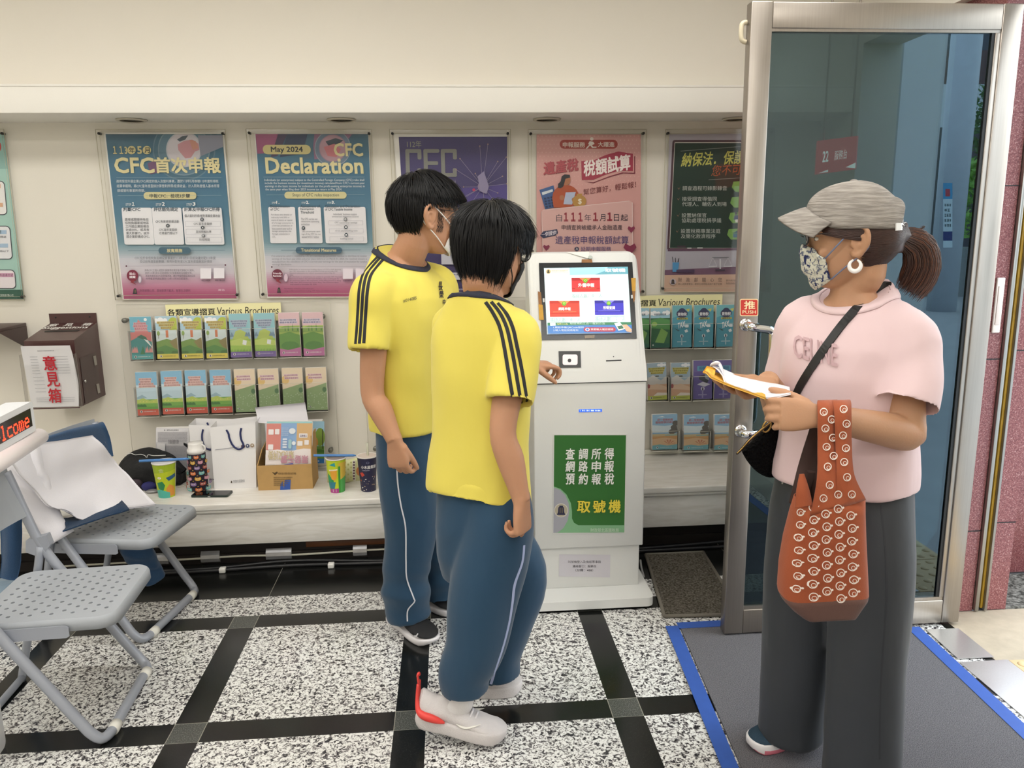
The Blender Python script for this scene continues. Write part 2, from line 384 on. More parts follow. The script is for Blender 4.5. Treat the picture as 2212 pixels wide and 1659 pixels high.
def carpet_mat(name, a, b, sc=330, st=.9):
    g = NG(name); n = g.noise(sc, 3); g.col(g.ramp(n, [(0, a), (.35, a), (.7, b), (1, b)])); g.bump(n, st, .006); g.set(rough=.95, spec=.05); return g.m
M_FLOOR = floor_mat(); M_WALL = wall_mat('cream_wall_paint', '#e1dcd0', '#e6e1d6'); M_WALLU = wall_mat('upper_wall_paint', '#e8e2d5', '#ebe5da')
M_TRIM = wall_mat('white_trim_paint', '#eeebe3', '#f1eee7'); M_MARBLE = marble_mat(); M_RED = granite_red(); M_STEEL = steel_mat()
M_BASE = mat('dark_baseboard', '#1d1613', .5, var=.3); M_CEIL = mat('ceiling_white', '#eeeae2', .8, var=.03)
YW = 3.96
def plank(name, x0, y0, z0, x1, y1, z1, m, bev=0):
    b = MB(); b.box(x0, y0, z0, x1, y1, z1, m, bev); return b.build(name)
struct(plank('floor', -3.3, -4.2, -.12, 1.86, 4.1, 0, M_FLOOR))
struct(plank('ceiling', -3.3, -4.2, 2.76, 2.1, 4.1, 2.86, M_CEIL))
struct(plank('wall_back', -3.3, YW, 0, 2.4, 4.1, 2.0, M_WALL))
struct(plank('wall_upper', -3.3, 3.69, 2.113, 2.4, 4.1, 2.76, M_WALLU))
b = MB(); b.box(-3.3, 3.652, 1.997, 2.4, 4.09, 2.113, M_TRIM, .004); b.box(-3.3, 3.648, 2.104, 2.4, 3.70, 2.1145, M_TRIM, .002); struct(b.build('trim_1'))
struct(plank('wall_left', -3.42, -4.2, 0, -3.3, 4.1, 2.76, M_WALL))
struct(plank('wall_front', -3.3, -4.32, 0, 2.1, -4.2, 2.76, M_WALL))
b = MB()                                                       # right wall: the facade with the door opening at y 1.70 .. 2.62
b.box(1.86, -4.2, 0, 2.04, 1.66, 2.76, M_WALL); b.box(1.86, 2.98, 0, 2.04, 4.1, 2.76, M_WALL); b.box(1.86, 1.66, 2.28, 2.04, 2.98, 2.76, M_WALL)
struct(b.build('wall_right'))
# long low ledge along the back wall
b = MB(); b.box(-3.3, 3.405, .283, 1.9, YW, .314, M_MARBLE, .006, 3); b.box(-3.3, 3.412, .268, 1.9, 3.6, .284, M_MARBLE, .005, 3)
b.box(-3.3, 3.425, .113, 1.9, 3.47, .27, M_MARBLE, .003)
struct(b.build('trim_2'))
b = MB(); b.box(-3.3, 3.50, 0, 1.9, 3.53, .2, M_BASE); b.box(-3.3, 3.49, .0, 1.9, 3.5, .045, M_BASE); struct(b.build('baseboard_back'))
# ceiling fixtures
M_TUBE = mat('lit_diffuser', '#fff8ea', .5, emit=6)
for i, (x, y) in enumerate(PANELS):
    t = thing('ceiling_light', 'recessed fluorescent ceiling panel in row %d of the hall, column %d from the left' % (i % 4+1, i//4+1), 'ceiling light', (x, y, 2.76), 'fluorescent ceiling panels')
    b = MB(); b.box(x-.62, y-.32, 2.745, x+.62, y+.32, 2.762, M_TRIM, .004); b.build('frame', t)
    b = MB()
    for k in range(3): b.box(x-.57, y-.24+.17*k, 2.738, x+.57, y-.14+.17*k, 2.746, M_TUBE)
    b.build('diffuser', t)
M_DL = mat('downlight_ring', '#c9c2b2', .4); M_DLI = mat('downlight_lens', '#5a5148', .2)
for i, (px, py) in enumerate(((275, 255), (738, 258), (1180, 258), (1590, 256))):
    q = fl(px, py, 1.997); q.y = 3.855
    w = ('above the blue Chinese tax poster', 'above the May 2024 poster', 'above the pink poster', 'beside the top of the glass door')[i]
    t = thing('downlight', 'unlit round downlight in the soffit '+w, 'downlight', (q.x, q.y, 1.997), 'soffit downlights')
    b = MB(); b.lathe([(.048, -.001), (.066, -.001), (.066, -.006), (.058, -.009), (.05, -.006)], (q.x, q.y, 1.9965), M_DL, 32, cap=False); b.build('ring', t)
    b = MB(); b.lathe([(.001, -.0005), (.03, -.001), (.05, -.002), (.05, 0), (.001, 0)], (q.x, q.y, 1.9965), M_DLI, 32); b.build('lens', t)
# cables along the foot of the ledge
M_BLKC = mat('black_cable', '#17171a', .45); M_WHC = mat('white_cable', '#d9d5c4', .4); M_SIL = mat('silver_tape', '#b9b9bb', .3, metal=.6, var=.15, vs=30)
def cab(name, pts, r, m, label):
    b = MB(); b.tube(pts, r, m, 8, sub=6); return tag(b.build(name), label, 'cable')
cab('power_cable', [(-1.75, 3.40, .009), (-1.2, 3.385, .009), (-.75, 3.41, .009), (-.3, 3.395, .009), (.3, 3.41, .009), (.9, 3.40, .009), (1.5, 3.42, .009)], .0085, M_BLKC, 'thick black cable lying along the floor below the ledge')
cab('power_cable', [(-1.75, 3.43, .008), (-1.15, 3.412, .008), (-.75, 3.436, .02), (-.3, 3.42, .008), (.3, 3.435, .008), (.85, 3.43, .008), (1.5, 3.45, .03)], .0075, M_BLKC, 'thinner black cable behind the other, nearest the baseboard')
cab('network_cable', [(-1.8, 3.485, .02), (-1.3, 3.483, .028), (-1.0, 3.483, .034), (-.75, 3.48, .03), (-.4, 3.484, .036), (.3, 3.484, .045)], .005, M_WHC, 'thin white cable taped to the dark baseboard')
cab('network_cable', [(.83, 3.30, .008), (.815, 3.22, .008), (.80, 3.12, .012), (.785, 3.16, .03)], .005, mat('grey_cable', '#a8a9a8', .4), 'grey cable curling behind the foot of the white kiosk')
for i, (px, py, w) in enumerate(((457, 1228, .042), (604, 1217, .058), (779, 1212, .032), (352, 1232, .03))):
    q = at(px, py, 3.484); b = MB()
    b.loft([[Vector((q.x-w+2*w*k, 3.489, .062)), Vector((q.x-w+2*w*k, 3.477, .046)), Vector((q.x-w+2*w*k, 3.4735, .03)), Vector((q.x-w+2*w*k, 3.477, .014)), Vector((q.x-w+2*w*k, 3.489, .006)), Vector((q.x-w+2*w*k, 3.4895, .03))] for k in (0, 1)], M_SIL, smooth=False)
    tag(b.build('duct_tape'), 'strip of silver tape over the white cable, '+('second from the left', 'widest of all, in the middle', 'nearest the boys', 'leftmost, behind the chair leg')[i], 'tape', 'silver tape on the baseboard')
for i, px in enumerate((474, 712)):
    q = fl(px, 1232 if i else 1243, .01); b = MB(); b.box(q.x-.014, 3.372, .001, q.x+.014, 3.40, .024, mat('white_clip', '#ecebe6', .4), .004)
    tag(b.build('cable_clip'), 'small white clip on the black cable '+('near the chair leg', 'under the cardboard box')[i], 'clip', 'white cable clips')
b = MB(); q = at(738, 1205, 3.48); b.box(q.x-.16, 3.484, .062, .22, 3.4995, .088, mat('brown_trunking', '#6a3f22', .4, var=.2), .002); tag(b.build('cable_trunking'), 'brown plastic cable trunking along the dark baseboard', 'trunking')
# grey loop mat beside the kiosk, entrance carpet with its blue tape
M_MAT = carpet_mat('loop_mat', '#3f3b33', '#78736a', 140, 1.0); M_CARPET = carpet_mat('entrance_carpet', '#55545a', '#8b8a8d', 420, .8)
t = thing('door_mat', 'dark grey looped doormat on the floor between kiosk and glass door', 'mat', (.95, 3.05, 0))
P = [fl(1393, 1206), fl(1435, 1335), fl(1600, 1335), Vector((1.12, 3.36, 0))]
P = [Vector((p.x, p.y, 0)) for p in (Vector((.87, 3.36, 0)), P[1], Vector((1.10, 2.76, 0)), Vector((1.14, 3.36, 0)))]
def slab(b, P, z0, z1, m): b.hexa([Vector((p.x, p.y, z0)) for p in P]+[Vector((p.x, p.y, z1)) for p in P], m)
b = MB(); slab(b, P, .001, .010, M_MAT); b.build('pile', t)
b = MB()
for a, c in ((0, 1), (1, 2), (2, 3), (3, 0)): b.tube([P[a]+Vector((0, 0, .008)), P[c]+Vector((0, 0, .008))], .0075, mat('mat_edging', '#6f6a60', .6), 8)
b.build('edging', t)
b = MB(); slab(b, [Vector((.835, 2.685, 0)), Vector((.60, -.6, 0)), Vector((1.60, -.6, 0)), Vector((1.715, 2.685, 0))], .001, .007, M_CARPET); tag(b.build('entrance_carpet'), 'grey ribbed entrance carpet under the woman, edged with blue tape', 'carpet')
M_TAPE = mat('blue_masking_tape', '#2f56a8', .6, var=.12, vs=30)
def strip(P0, P1, w, z, m, name, label, cat, d=0):
    P0, P1 = Vector((P0[0], P0[1], 0)), Vector((P1[0], P1[1], 0)); n = (P1-P0).normalized(); n = Vector((-n.y, n.x, 0))*w/2
    b = MB(); slab(b, [P0-n, P1-n, P1+n, P0+n], z, z+.0012, m); return tag(b.build(name), label, cat)
a0, a1 = fl(1447, 1357), fl(1655, 1659+60)
strip((.805, 2.70), (.805-.235*3.3/3.285-.005, -.6), .048, .0072, M_TAPE, 'floor_tape', 'blue tape along the left edge of the grey carpet', 'tape')
strip((.829, 2.7), (1.72, 2.70), .045, .0074, M_TAPE, 'floor_tape', 'blue tape along the far edge of the grey carpet, ending at the door', 'tape')
strip((1.70, 2.60), (1.545, -.6), .05, .0076, M_TAPE, 'floor_tape', 'blue tape along the right edge of the carpet beside the metal threshold', 'tape')
# =================================================================== glass door leaf, door jamb, threshold, street
def glass_mat():
    m = bpy.data.materials.new('tinted_glass'); m.use_nodes = True; nt = m.node_tree; nt.nodes.clear()
    o = nt.nodes.new('ShaderNodeOutputMaterial'); t = nt.nodes.new('ShaderNodeBsdfTransparent'); g = nt.nodes.new('ShaderNodeBsdfGlossy')
    t.inputs[0].default_value = (.24, .30, .29, 1); g.inputs['Roughness'].default_value = .004; g.inputs[0].default_value = (.62, .84, 1, 1)
    f = nt.nodes.new('ShaderNodeFresnel'); f.inputs[0].default_value = 1.6
    a = nt.nodes.new('ShaderNodeMath'); a.operation = 'MULTIPLY_ADD'; a.inputs[1].default_value = 1.0; a.inputs[2].default_value = .05
    x = nt.nodes.new('ShaderNodeMixShader'); nt.links.new(f.outputs[0], a.inputs[0]); nt.links.new(a.outputs[0], x.inputs[0])
    nt.links.new(t.outputs[0], x.inputs[1]); nt.links.new(g.outputs[0], x.inputs[2]); nt.links.new(x.outputs[0], o.inputs[0]); return m
M_GLASS = glass_mat(); M_CHROME = mat('chrome', '#d8d8d8', .06, metal=1); M_GASK = mat('black_gasket', '#111213', .5)
YD = 2.61
D1 = thing('door_1', 'stainless steel framed tinted glass door leaf standing open behind the woman', 'door', (1.43, YD, 0)); D1['kind'] = 'structure'
b = MB(); b.box(.977, YD, .013, 1.047, YD+.045, 2.192, M_STEEL, .003); b.build('door_stile', D1)
b = MB(); b.box(1.818, YD, .013, 1.886, YD+.045, 2.192, M_STEEL, .003); b.build('door_stile', D1)
b = MB(); b.box(1.0475, YD+.001, 2.112, 1.8175, YD+.045, 2.191, M_STEEL, .003); b.box(1.0475, YD+.006, 2.103, 1.8175, YD+.04, 2.113, M_STEEL); b.build('top_rail', D1)
b = MB(); b.box(1.0475, YD+.001, .013, 1.8175, YD+.045, .105, M_STEEL, .003); b.box(1.0475, YD+.006, .104, 1.8175, YD+.04, .117, M_STEEL); b.build('bottom_rail', D1)
b = MB(); b.box(1.0475, YD+.014, .116, 1.801, YD+.022, 2.105, M_GLASS); b.build('glass_pane', D1)
b = MB(); b.box(1.790, YD+.008, .116, 1.801, YD+.013, 2.103, M_GASK); b.box(1.801, YD+.004, .116, 1.8185, YD+.04, 2.103, M_STEEL, .002); b.build('gasket', D1)
b = MB(); hy = YD-.055
b.tube([(1.003, YD, 1.163), (1.003, hy+.012, 1.163), (1.012, hy, 1.160), (1.05, hy, 1.155), (1.072, hy, 1.148), (1.079, hy, 1.125), (1.079, hy, 1.0), (1.079, hy, .84), (1.078, hy, .815), (1.066, hy, .797), (1.03, hy, .79), (1.01, hy+.004, .789), (1.0, hy+.015, .789), (1.0, YD, .789)], .0145, M_CHROME, 14, sub=5)
for z in (1.163, .789): b.lathe([(.0, .0), (.022, .0), (.022, .005), (.016, .008)], (1.003, YD, z), M_CHROME, 20, ax=(0, -1, 0))
b.build('pull_handle', D1)
pr = Print(lambda x, y, h: at(x, y, YD-.0008)+Vector((0, -h, 0)))
pr.rect(1598, 645.5, 1638, 683, '#e8cfa0', 4); pr.rect(1600, 647.5, 1636, 681, '#c4362c', 3)
pr.text('推', 1607, 650, 1631, 668, '#f0dcae', .02); pr.text('PUSH', 1603.5, 670.5, 1632.5, 677.5, '#f0dcae', .015)
o = pr.mb.build('push_sign', D1); o['label'] = 'small red push sticker'
b = MB(); b.tube([(.974, YD+.03, 2.135), (.958, YD+.03, 2.128), (.958, YD+.03, 2.085), (.974, YD+.03, 2.075)], .008, mat('beige_plastic', '#c9bfa6', .5), 8, sub=4); b.build('door_bumper', D1)
# red sign hanging from the soffit behind the tinted glass
S = thing('hanging_sign', 'red hanging counter sign with white 22 seen through the tinted glass', 'sign', (1.74, 3.3, 1.7))
p0, p1 = at(1765, 318, 3.3), at(1851, 300, 3.3); M_SG = mat('red_sign', '#e0262c', .4, emit=3)  # glow added to panel and lettering so they show through the dark glass
fs = lambda u, v, h: Vector((p0.x+(p1.x-p0.x)*u, 3.3-.012-h, (1.835-.135*v)+.02*u))
b = MB(); b.prism([(0, 0), (1, 0), (1, 1), (0, 1)], lambda u, v, h: fs(u, v, 0)+Vector((0, h, 0)), 0, .02, M_SG); b.build('panel', S)
pr = Print(fs); M_SGW = mat('sign_white_added_glow', '#ffffff', .4, emit=5); pr.text('22', .12, .33, .27, .66, M_SGW, .02); pr.text('服務台', .42, .36, .74, .64, M_SGW, .005)
pr.poly([(.03, .97), (.28, .97), (.28, .90)], M_SGW); pr.poly([(.72, .90), (.97, .80), (.97, .97)], M_SGW); pr.mb.build('lettering', S)
b = MB()
for u in (.15, .85):
    q = fs(u, 0, 0); b.tube([(q.x, q.y+.01, q.z), (q.x, q.y+.01, 2.76)], .004, M_STEEL, 6)
b.build('hanger', S)
# granite jamb, shutter rail
b = MB(); b.box(1.90, 2.715, 0, 2.012, 2.98, 2.76, M_RED); b.box(2.066, 2.715, 0, 2.15, 2.98, 2.76, M_RED)
for z in (.33, 1.0, 1.62, 2.2):
    b.box(1.90, 2.7135, z, 2.012, 2.716, z+.004, M_GASK); b.box(2.066, 2.7135, z+.03, 2.15, 2.716, z+.034, M_GASK)
b.box(2.012, 2.80, 0, 2.066, 2.98, 2.76, M_GASK)
struct(b.build('wall_jamb'))
T = thing('shutter_rail', 'vertical steel shutter guide rail with a yellow strip set in the red granite jamb', 'rail', (2.04, 2.73, 0))
M_RAIL = steel_mat('rail_steel', '#8d8a85', '#b5b1aa', .3)
b = MB(); b.box(2.014, 2.70, .004, 2.029, 2.775, 2.7, M_RAIL, .002); b.box(2.053, 2.70, .004, 2.064, 2.775, 2.7, M_RAIL, .002); b.build('channel', T)
b = MB(); b.box(2.043, 2.712, .01, 2.0525, 2.775, 2.7, mat('yellow_strip', '#a07c1e', .5, var=.3, vs=20), .001); b.build('guide_strip', T)
b = MB(); b.box(1.965, 2.706, 1.10, 1.995, 2.7148, 1.30, mat('switch_plate', '#e8ddd6', .4), .003); b.box(1.971, 2.703, 1.13, 1.989, 2.707, 1.27, ink('#d9cbc4'), .001)
tag(b.build('switch_plate'), 'narrow cream switch plate on the red granite beside the door', 'switch')
# threshold: stone slab, steel plates, tactile paving, doorway ground
M_STONE = mat('sill_stone', '#b3a692', .7, var=.25, vs=14, bump=.2, bs=40); M_TAC = mat('tactile_tile', '#d9bf94', .65, var=.12, vs=20)
M_PLATE = steel_mat('steel_plate', '#b8b6b4', '#d5d4d3', .3, .75)
def g4(pts, z): return [fl(x, y, z) for x, y in pts]
b = MB(); b.box(1.86, 2.36, -.06, 2.75, 2.715, -.001, M_STONE, .003); struct(b.build('sill_slab'))
b = MB(); b.box(1.725, -.6, -.004, 1.90, 2.36, .0035, M_PLATE); tag(b.build('threshold_plate'), 'long bright steel threshold strip beside the grey carpet', 'threshold')
b = MB(); P = g4([(2000, 1360), (2070, 1358), (2147, 1420), (2069, 1423)], .004); slab(b, P, .0036, .0056, M_PLATE)
tag(b.build('cover_plate'), 'small steel cover plate by the foot of the door', 'plate')
b = MB(); P = g4([(1962, 1362), (1990, 1361), (2095, 1470), (2070, 1470)], .004); slab(b, P, .0038, .0048, mat('old_black_tape', '#2a2724', .35, var=.4, vs=40)); tag(b.build('floor_tape'), 'worn black tape between blue tape and steel threshold', 'tape')
for i, y in enumerate((2.06, 1.755, 1.45, 1.145)):
    t = thing('tactile_tile', 'yellow tactile paving tile with round bumps, number %s from the door' % ('one', 'two', 'three', 'four')[i], 'paving tile', (2.055, y+.15, 0), 'tactile paving tiles')
    b = MB(); b.box(1.905, y, -.05, 2.205, y+.30, .001, M_TAC, .002); b.build('base', t)
    b = MB()
    for k in range(5):
        for l in range(5): b.lathe([(.0001, .0065), (.011, .006), (.016, .003), (.018, .0005)], (1.935+.06*k, y+.03+.06*l, 0), M_TAC, 14)
    o = b.build('bumps', t)
M_PAVE = NG('street_paving'); _n = M_PAVE.noise(4, 4); M_PAVE.col(M_PAVE.mix(_n, '#9da0a2', '#b5b8ba')); M_PAVE.set(rough=.6); M_PAVE = M_PAVE.m
struct(plank('ground', 1.86, -24, -.3, 40, 30, -.012, M_PAVE))
t = MB(); M_GRAV = carpet_mat('gravel', '#3a3936', '#8b8983', 70, 1.0)
b = MB(); b.box(2.155, 2.72, -.05, 4.2, 2.995, .006, M_GRAV); tag(b.build('gravel_bed'), 'bed of dark grey gravel beside the red granite jamb', 'gravel')['kind'] = 'stuff'
zt = at(2195, 962, 3.02).z
b = MB(); b.box(2.15, 3.02, 0, 5.0, 3.25, zt, M_RED, .004); b.box(2.15, 3.0, zt-.004, 5.0, 3.27, zt+.012, mat('pale_coping', '#d8d2cc', .5), .004)
struct(b.build('wall_street'))
b = MB(); b.box(3.6, 4.4, 0, 16, 6.2, .62, mat('pale_pink_stone', '#d8b5ad', .6, var=.1)); struct(b.build('wall_planter'))
M_GRASS = mat('lawn_grass', '#7fae3f', .9, var=.35, vs=90, bump=.6, bs=200)
b = MB(); b.box(4, 7.8, 0, 40, 20, .65, M_GRASS); o = tag(b.build('lawn'), 'bright green lawn outside beyond the granite wall', 'lawn'); o['kind'] = 'stuff'
b = MB(); q = at(2208, 880, 7.5); b.tube([(q.x+.1, 7.5, .66), (q.x+.12, 7.5, 1.3)], [.16, .12], mat('bark', '#4a3a30', .9, var=.3), 10); b.tube([(q.x+.12, 7.5, 1.2), (q.x+.7, 7.6, 3.4)], [.12, .06], MATS['bark'], 10)
tag(b.build('street_tree'), 'dark tree trunk outdoors at the right edge', 'tree')
# ---- the arcade in front of the building: what the tinted glass mirrors
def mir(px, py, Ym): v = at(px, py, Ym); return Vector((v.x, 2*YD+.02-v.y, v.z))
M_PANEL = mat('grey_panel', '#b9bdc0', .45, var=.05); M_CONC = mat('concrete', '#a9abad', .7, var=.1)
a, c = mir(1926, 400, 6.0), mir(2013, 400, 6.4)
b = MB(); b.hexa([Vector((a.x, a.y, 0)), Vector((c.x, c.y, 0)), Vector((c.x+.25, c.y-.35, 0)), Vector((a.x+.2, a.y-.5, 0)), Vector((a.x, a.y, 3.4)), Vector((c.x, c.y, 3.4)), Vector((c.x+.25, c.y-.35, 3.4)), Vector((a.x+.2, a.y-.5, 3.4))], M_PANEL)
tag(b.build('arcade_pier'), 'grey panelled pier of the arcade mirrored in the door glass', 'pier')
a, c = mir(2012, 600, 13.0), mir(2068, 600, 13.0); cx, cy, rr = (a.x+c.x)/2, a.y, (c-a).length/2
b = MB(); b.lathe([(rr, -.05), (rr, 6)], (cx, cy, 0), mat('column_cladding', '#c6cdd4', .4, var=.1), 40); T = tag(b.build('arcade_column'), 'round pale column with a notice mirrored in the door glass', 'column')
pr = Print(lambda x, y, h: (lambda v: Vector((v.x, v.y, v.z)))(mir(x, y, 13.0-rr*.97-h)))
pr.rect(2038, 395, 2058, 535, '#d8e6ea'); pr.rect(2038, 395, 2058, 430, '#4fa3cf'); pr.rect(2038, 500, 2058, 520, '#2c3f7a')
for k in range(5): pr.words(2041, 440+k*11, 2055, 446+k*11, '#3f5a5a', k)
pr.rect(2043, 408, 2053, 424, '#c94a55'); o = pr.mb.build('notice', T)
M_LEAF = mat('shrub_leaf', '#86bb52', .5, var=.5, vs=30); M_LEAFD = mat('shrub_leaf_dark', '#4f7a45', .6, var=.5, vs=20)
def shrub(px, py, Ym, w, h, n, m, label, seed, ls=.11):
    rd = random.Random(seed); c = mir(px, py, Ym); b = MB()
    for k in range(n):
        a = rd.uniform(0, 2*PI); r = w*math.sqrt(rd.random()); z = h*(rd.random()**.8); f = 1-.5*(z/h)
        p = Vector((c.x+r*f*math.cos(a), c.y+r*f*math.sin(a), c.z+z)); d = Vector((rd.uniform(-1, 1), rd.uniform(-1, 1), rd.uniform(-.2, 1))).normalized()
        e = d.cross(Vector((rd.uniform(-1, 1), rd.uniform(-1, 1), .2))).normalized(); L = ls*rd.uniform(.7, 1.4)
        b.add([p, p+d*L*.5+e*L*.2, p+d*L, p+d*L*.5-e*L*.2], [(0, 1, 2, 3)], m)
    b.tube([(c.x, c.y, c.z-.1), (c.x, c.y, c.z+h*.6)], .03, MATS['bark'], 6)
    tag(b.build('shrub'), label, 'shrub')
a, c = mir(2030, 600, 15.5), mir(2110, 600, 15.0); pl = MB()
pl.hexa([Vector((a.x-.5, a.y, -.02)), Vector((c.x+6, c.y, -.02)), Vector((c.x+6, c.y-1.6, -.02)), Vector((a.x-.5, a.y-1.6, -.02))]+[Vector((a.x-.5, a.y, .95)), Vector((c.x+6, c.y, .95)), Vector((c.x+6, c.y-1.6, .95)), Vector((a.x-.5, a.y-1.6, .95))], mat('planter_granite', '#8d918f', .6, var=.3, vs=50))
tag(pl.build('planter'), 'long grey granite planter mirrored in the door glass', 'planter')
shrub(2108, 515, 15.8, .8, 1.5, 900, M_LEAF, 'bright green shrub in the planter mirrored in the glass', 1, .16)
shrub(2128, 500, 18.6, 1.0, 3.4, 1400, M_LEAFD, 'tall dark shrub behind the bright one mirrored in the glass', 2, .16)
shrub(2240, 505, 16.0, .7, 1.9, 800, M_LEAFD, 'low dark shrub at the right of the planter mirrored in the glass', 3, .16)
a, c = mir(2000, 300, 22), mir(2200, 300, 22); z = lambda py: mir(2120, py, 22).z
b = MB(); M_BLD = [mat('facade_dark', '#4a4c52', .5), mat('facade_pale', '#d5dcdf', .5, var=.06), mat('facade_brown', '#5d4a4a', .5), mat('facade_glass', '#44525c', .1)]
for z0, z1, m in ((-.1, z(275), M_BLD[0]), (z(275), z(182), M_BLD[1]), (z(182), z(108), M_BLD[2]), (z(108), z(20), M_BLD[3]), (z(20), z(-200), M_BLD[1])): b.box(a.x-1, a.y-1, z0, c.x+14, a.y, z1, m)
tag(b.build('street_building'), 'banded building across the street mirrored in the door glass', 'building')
struct(plank('wall_facade', 2.041, -9, 0, 2.06, 1.64, 3.3, M_PANEL))
# =================================================================== posters under acrylic on the back wall
M_ACR = clear('acrylic', (.994, .995, .99), .0, .05, .3); M_SCREW = mat('dark_screw', '#3b3a38', .35, metal=.6); M_PAPER = mat('white_paper', '#eeebe6', .6)
M_ACRE = mat('acrylic_edge', '#cfc8b2', .3)
YP = YW-.012
def poster(name, label, cat, sx, s, ox, oy, acr, draw, lean, hide=()):
    """acr: four pixel corners of the acrylic sheet (tl, tr, br, bl) in crop coordinates"""
    px = lambda x, y: (ox+x/s, oy+y/s)
    f = lambda x, y, h: at(*px(x, y), YP)+Vector((0, -h, 0))
    C = [f(x, y, 0) for x, y in acr]; c = sum(C, Vector())/4
    T = thing(name, label, cat, (c.x, YP, min(p.z for p in C)), 'framed notices on the back wall')
    pr = Print(f, lean=lean); pr.h = .001; draw(pr); o = pr.mb.build('printed_sheet', T)
    o4 = lambda h: [p+Vector((0, -h, 0)) for p in C]
    b = MB(); b.hexa(o4(.016)+o4(.019), M_ACR)
    n = len(C)
    for k in range(4):
        p, q = C[k], C[(k+1) % 4]; b.tube([p+Vector((0, -.0175, 0)), q+Vector((0, -.0175, 0))], .0016, M_ACRE, 4)
        cc = c; off = (q-p)*0
        ip, iq = p+(cc-p)*.05, q+(cc-q)*.05
        b.tube([Vector((ip.x, YP-.014, ip.z)), Vector((iq.x, YP-.014, iq.z))], .0008, M_ACRE, 4)
    b.build('acrylic_cover', T)
    for k, p in enumerate(C):
        if k in hide: continue
        q = p+(c-p).normalized()*.022; b = MB(); b.lathe([(.0001, .0275), (.004, .027), (.0062, .024), (.0062, .0), (.0001, 0)], (q.x, YP+.005, q.z), M_SCREW, 14, ax=(0, -1, 0)); b.build('screw', T)
    return T
GOLD, GOLDD, TEAL, NAVY, WHT = '#d9cc94', '#ddd2a0', '#3f6579', '#233543', '#f2f1f2'
def swirl(P, x, y, r, cs):
    for k, (rr, c) in enumerate(cs): P.circ(x, y, r*rr, c, n=36)
def cfc_base(P, X0, X1, X2, X3, Y0, Y1):
    H = Y1-Y0; g = lambda t: Y0+H*t
    P.grad((X0, X1, Y0, X2, X3, Y1), [(g(0), '#3c6076'), (g(.12), '#41708a'), (g(.3), '#3f6f8d'), (g(.5), '#55819a'), (g(.66), '#7497a6'), (g(.72), '#a9b9c4'), (g(.76), '#d3d2dc'), (g(.84), '#dcd3dd'), (g(.9), '#cf9db6'), (g(.95), '#bd6a8c'), (g(1), '#b05079')], 80)
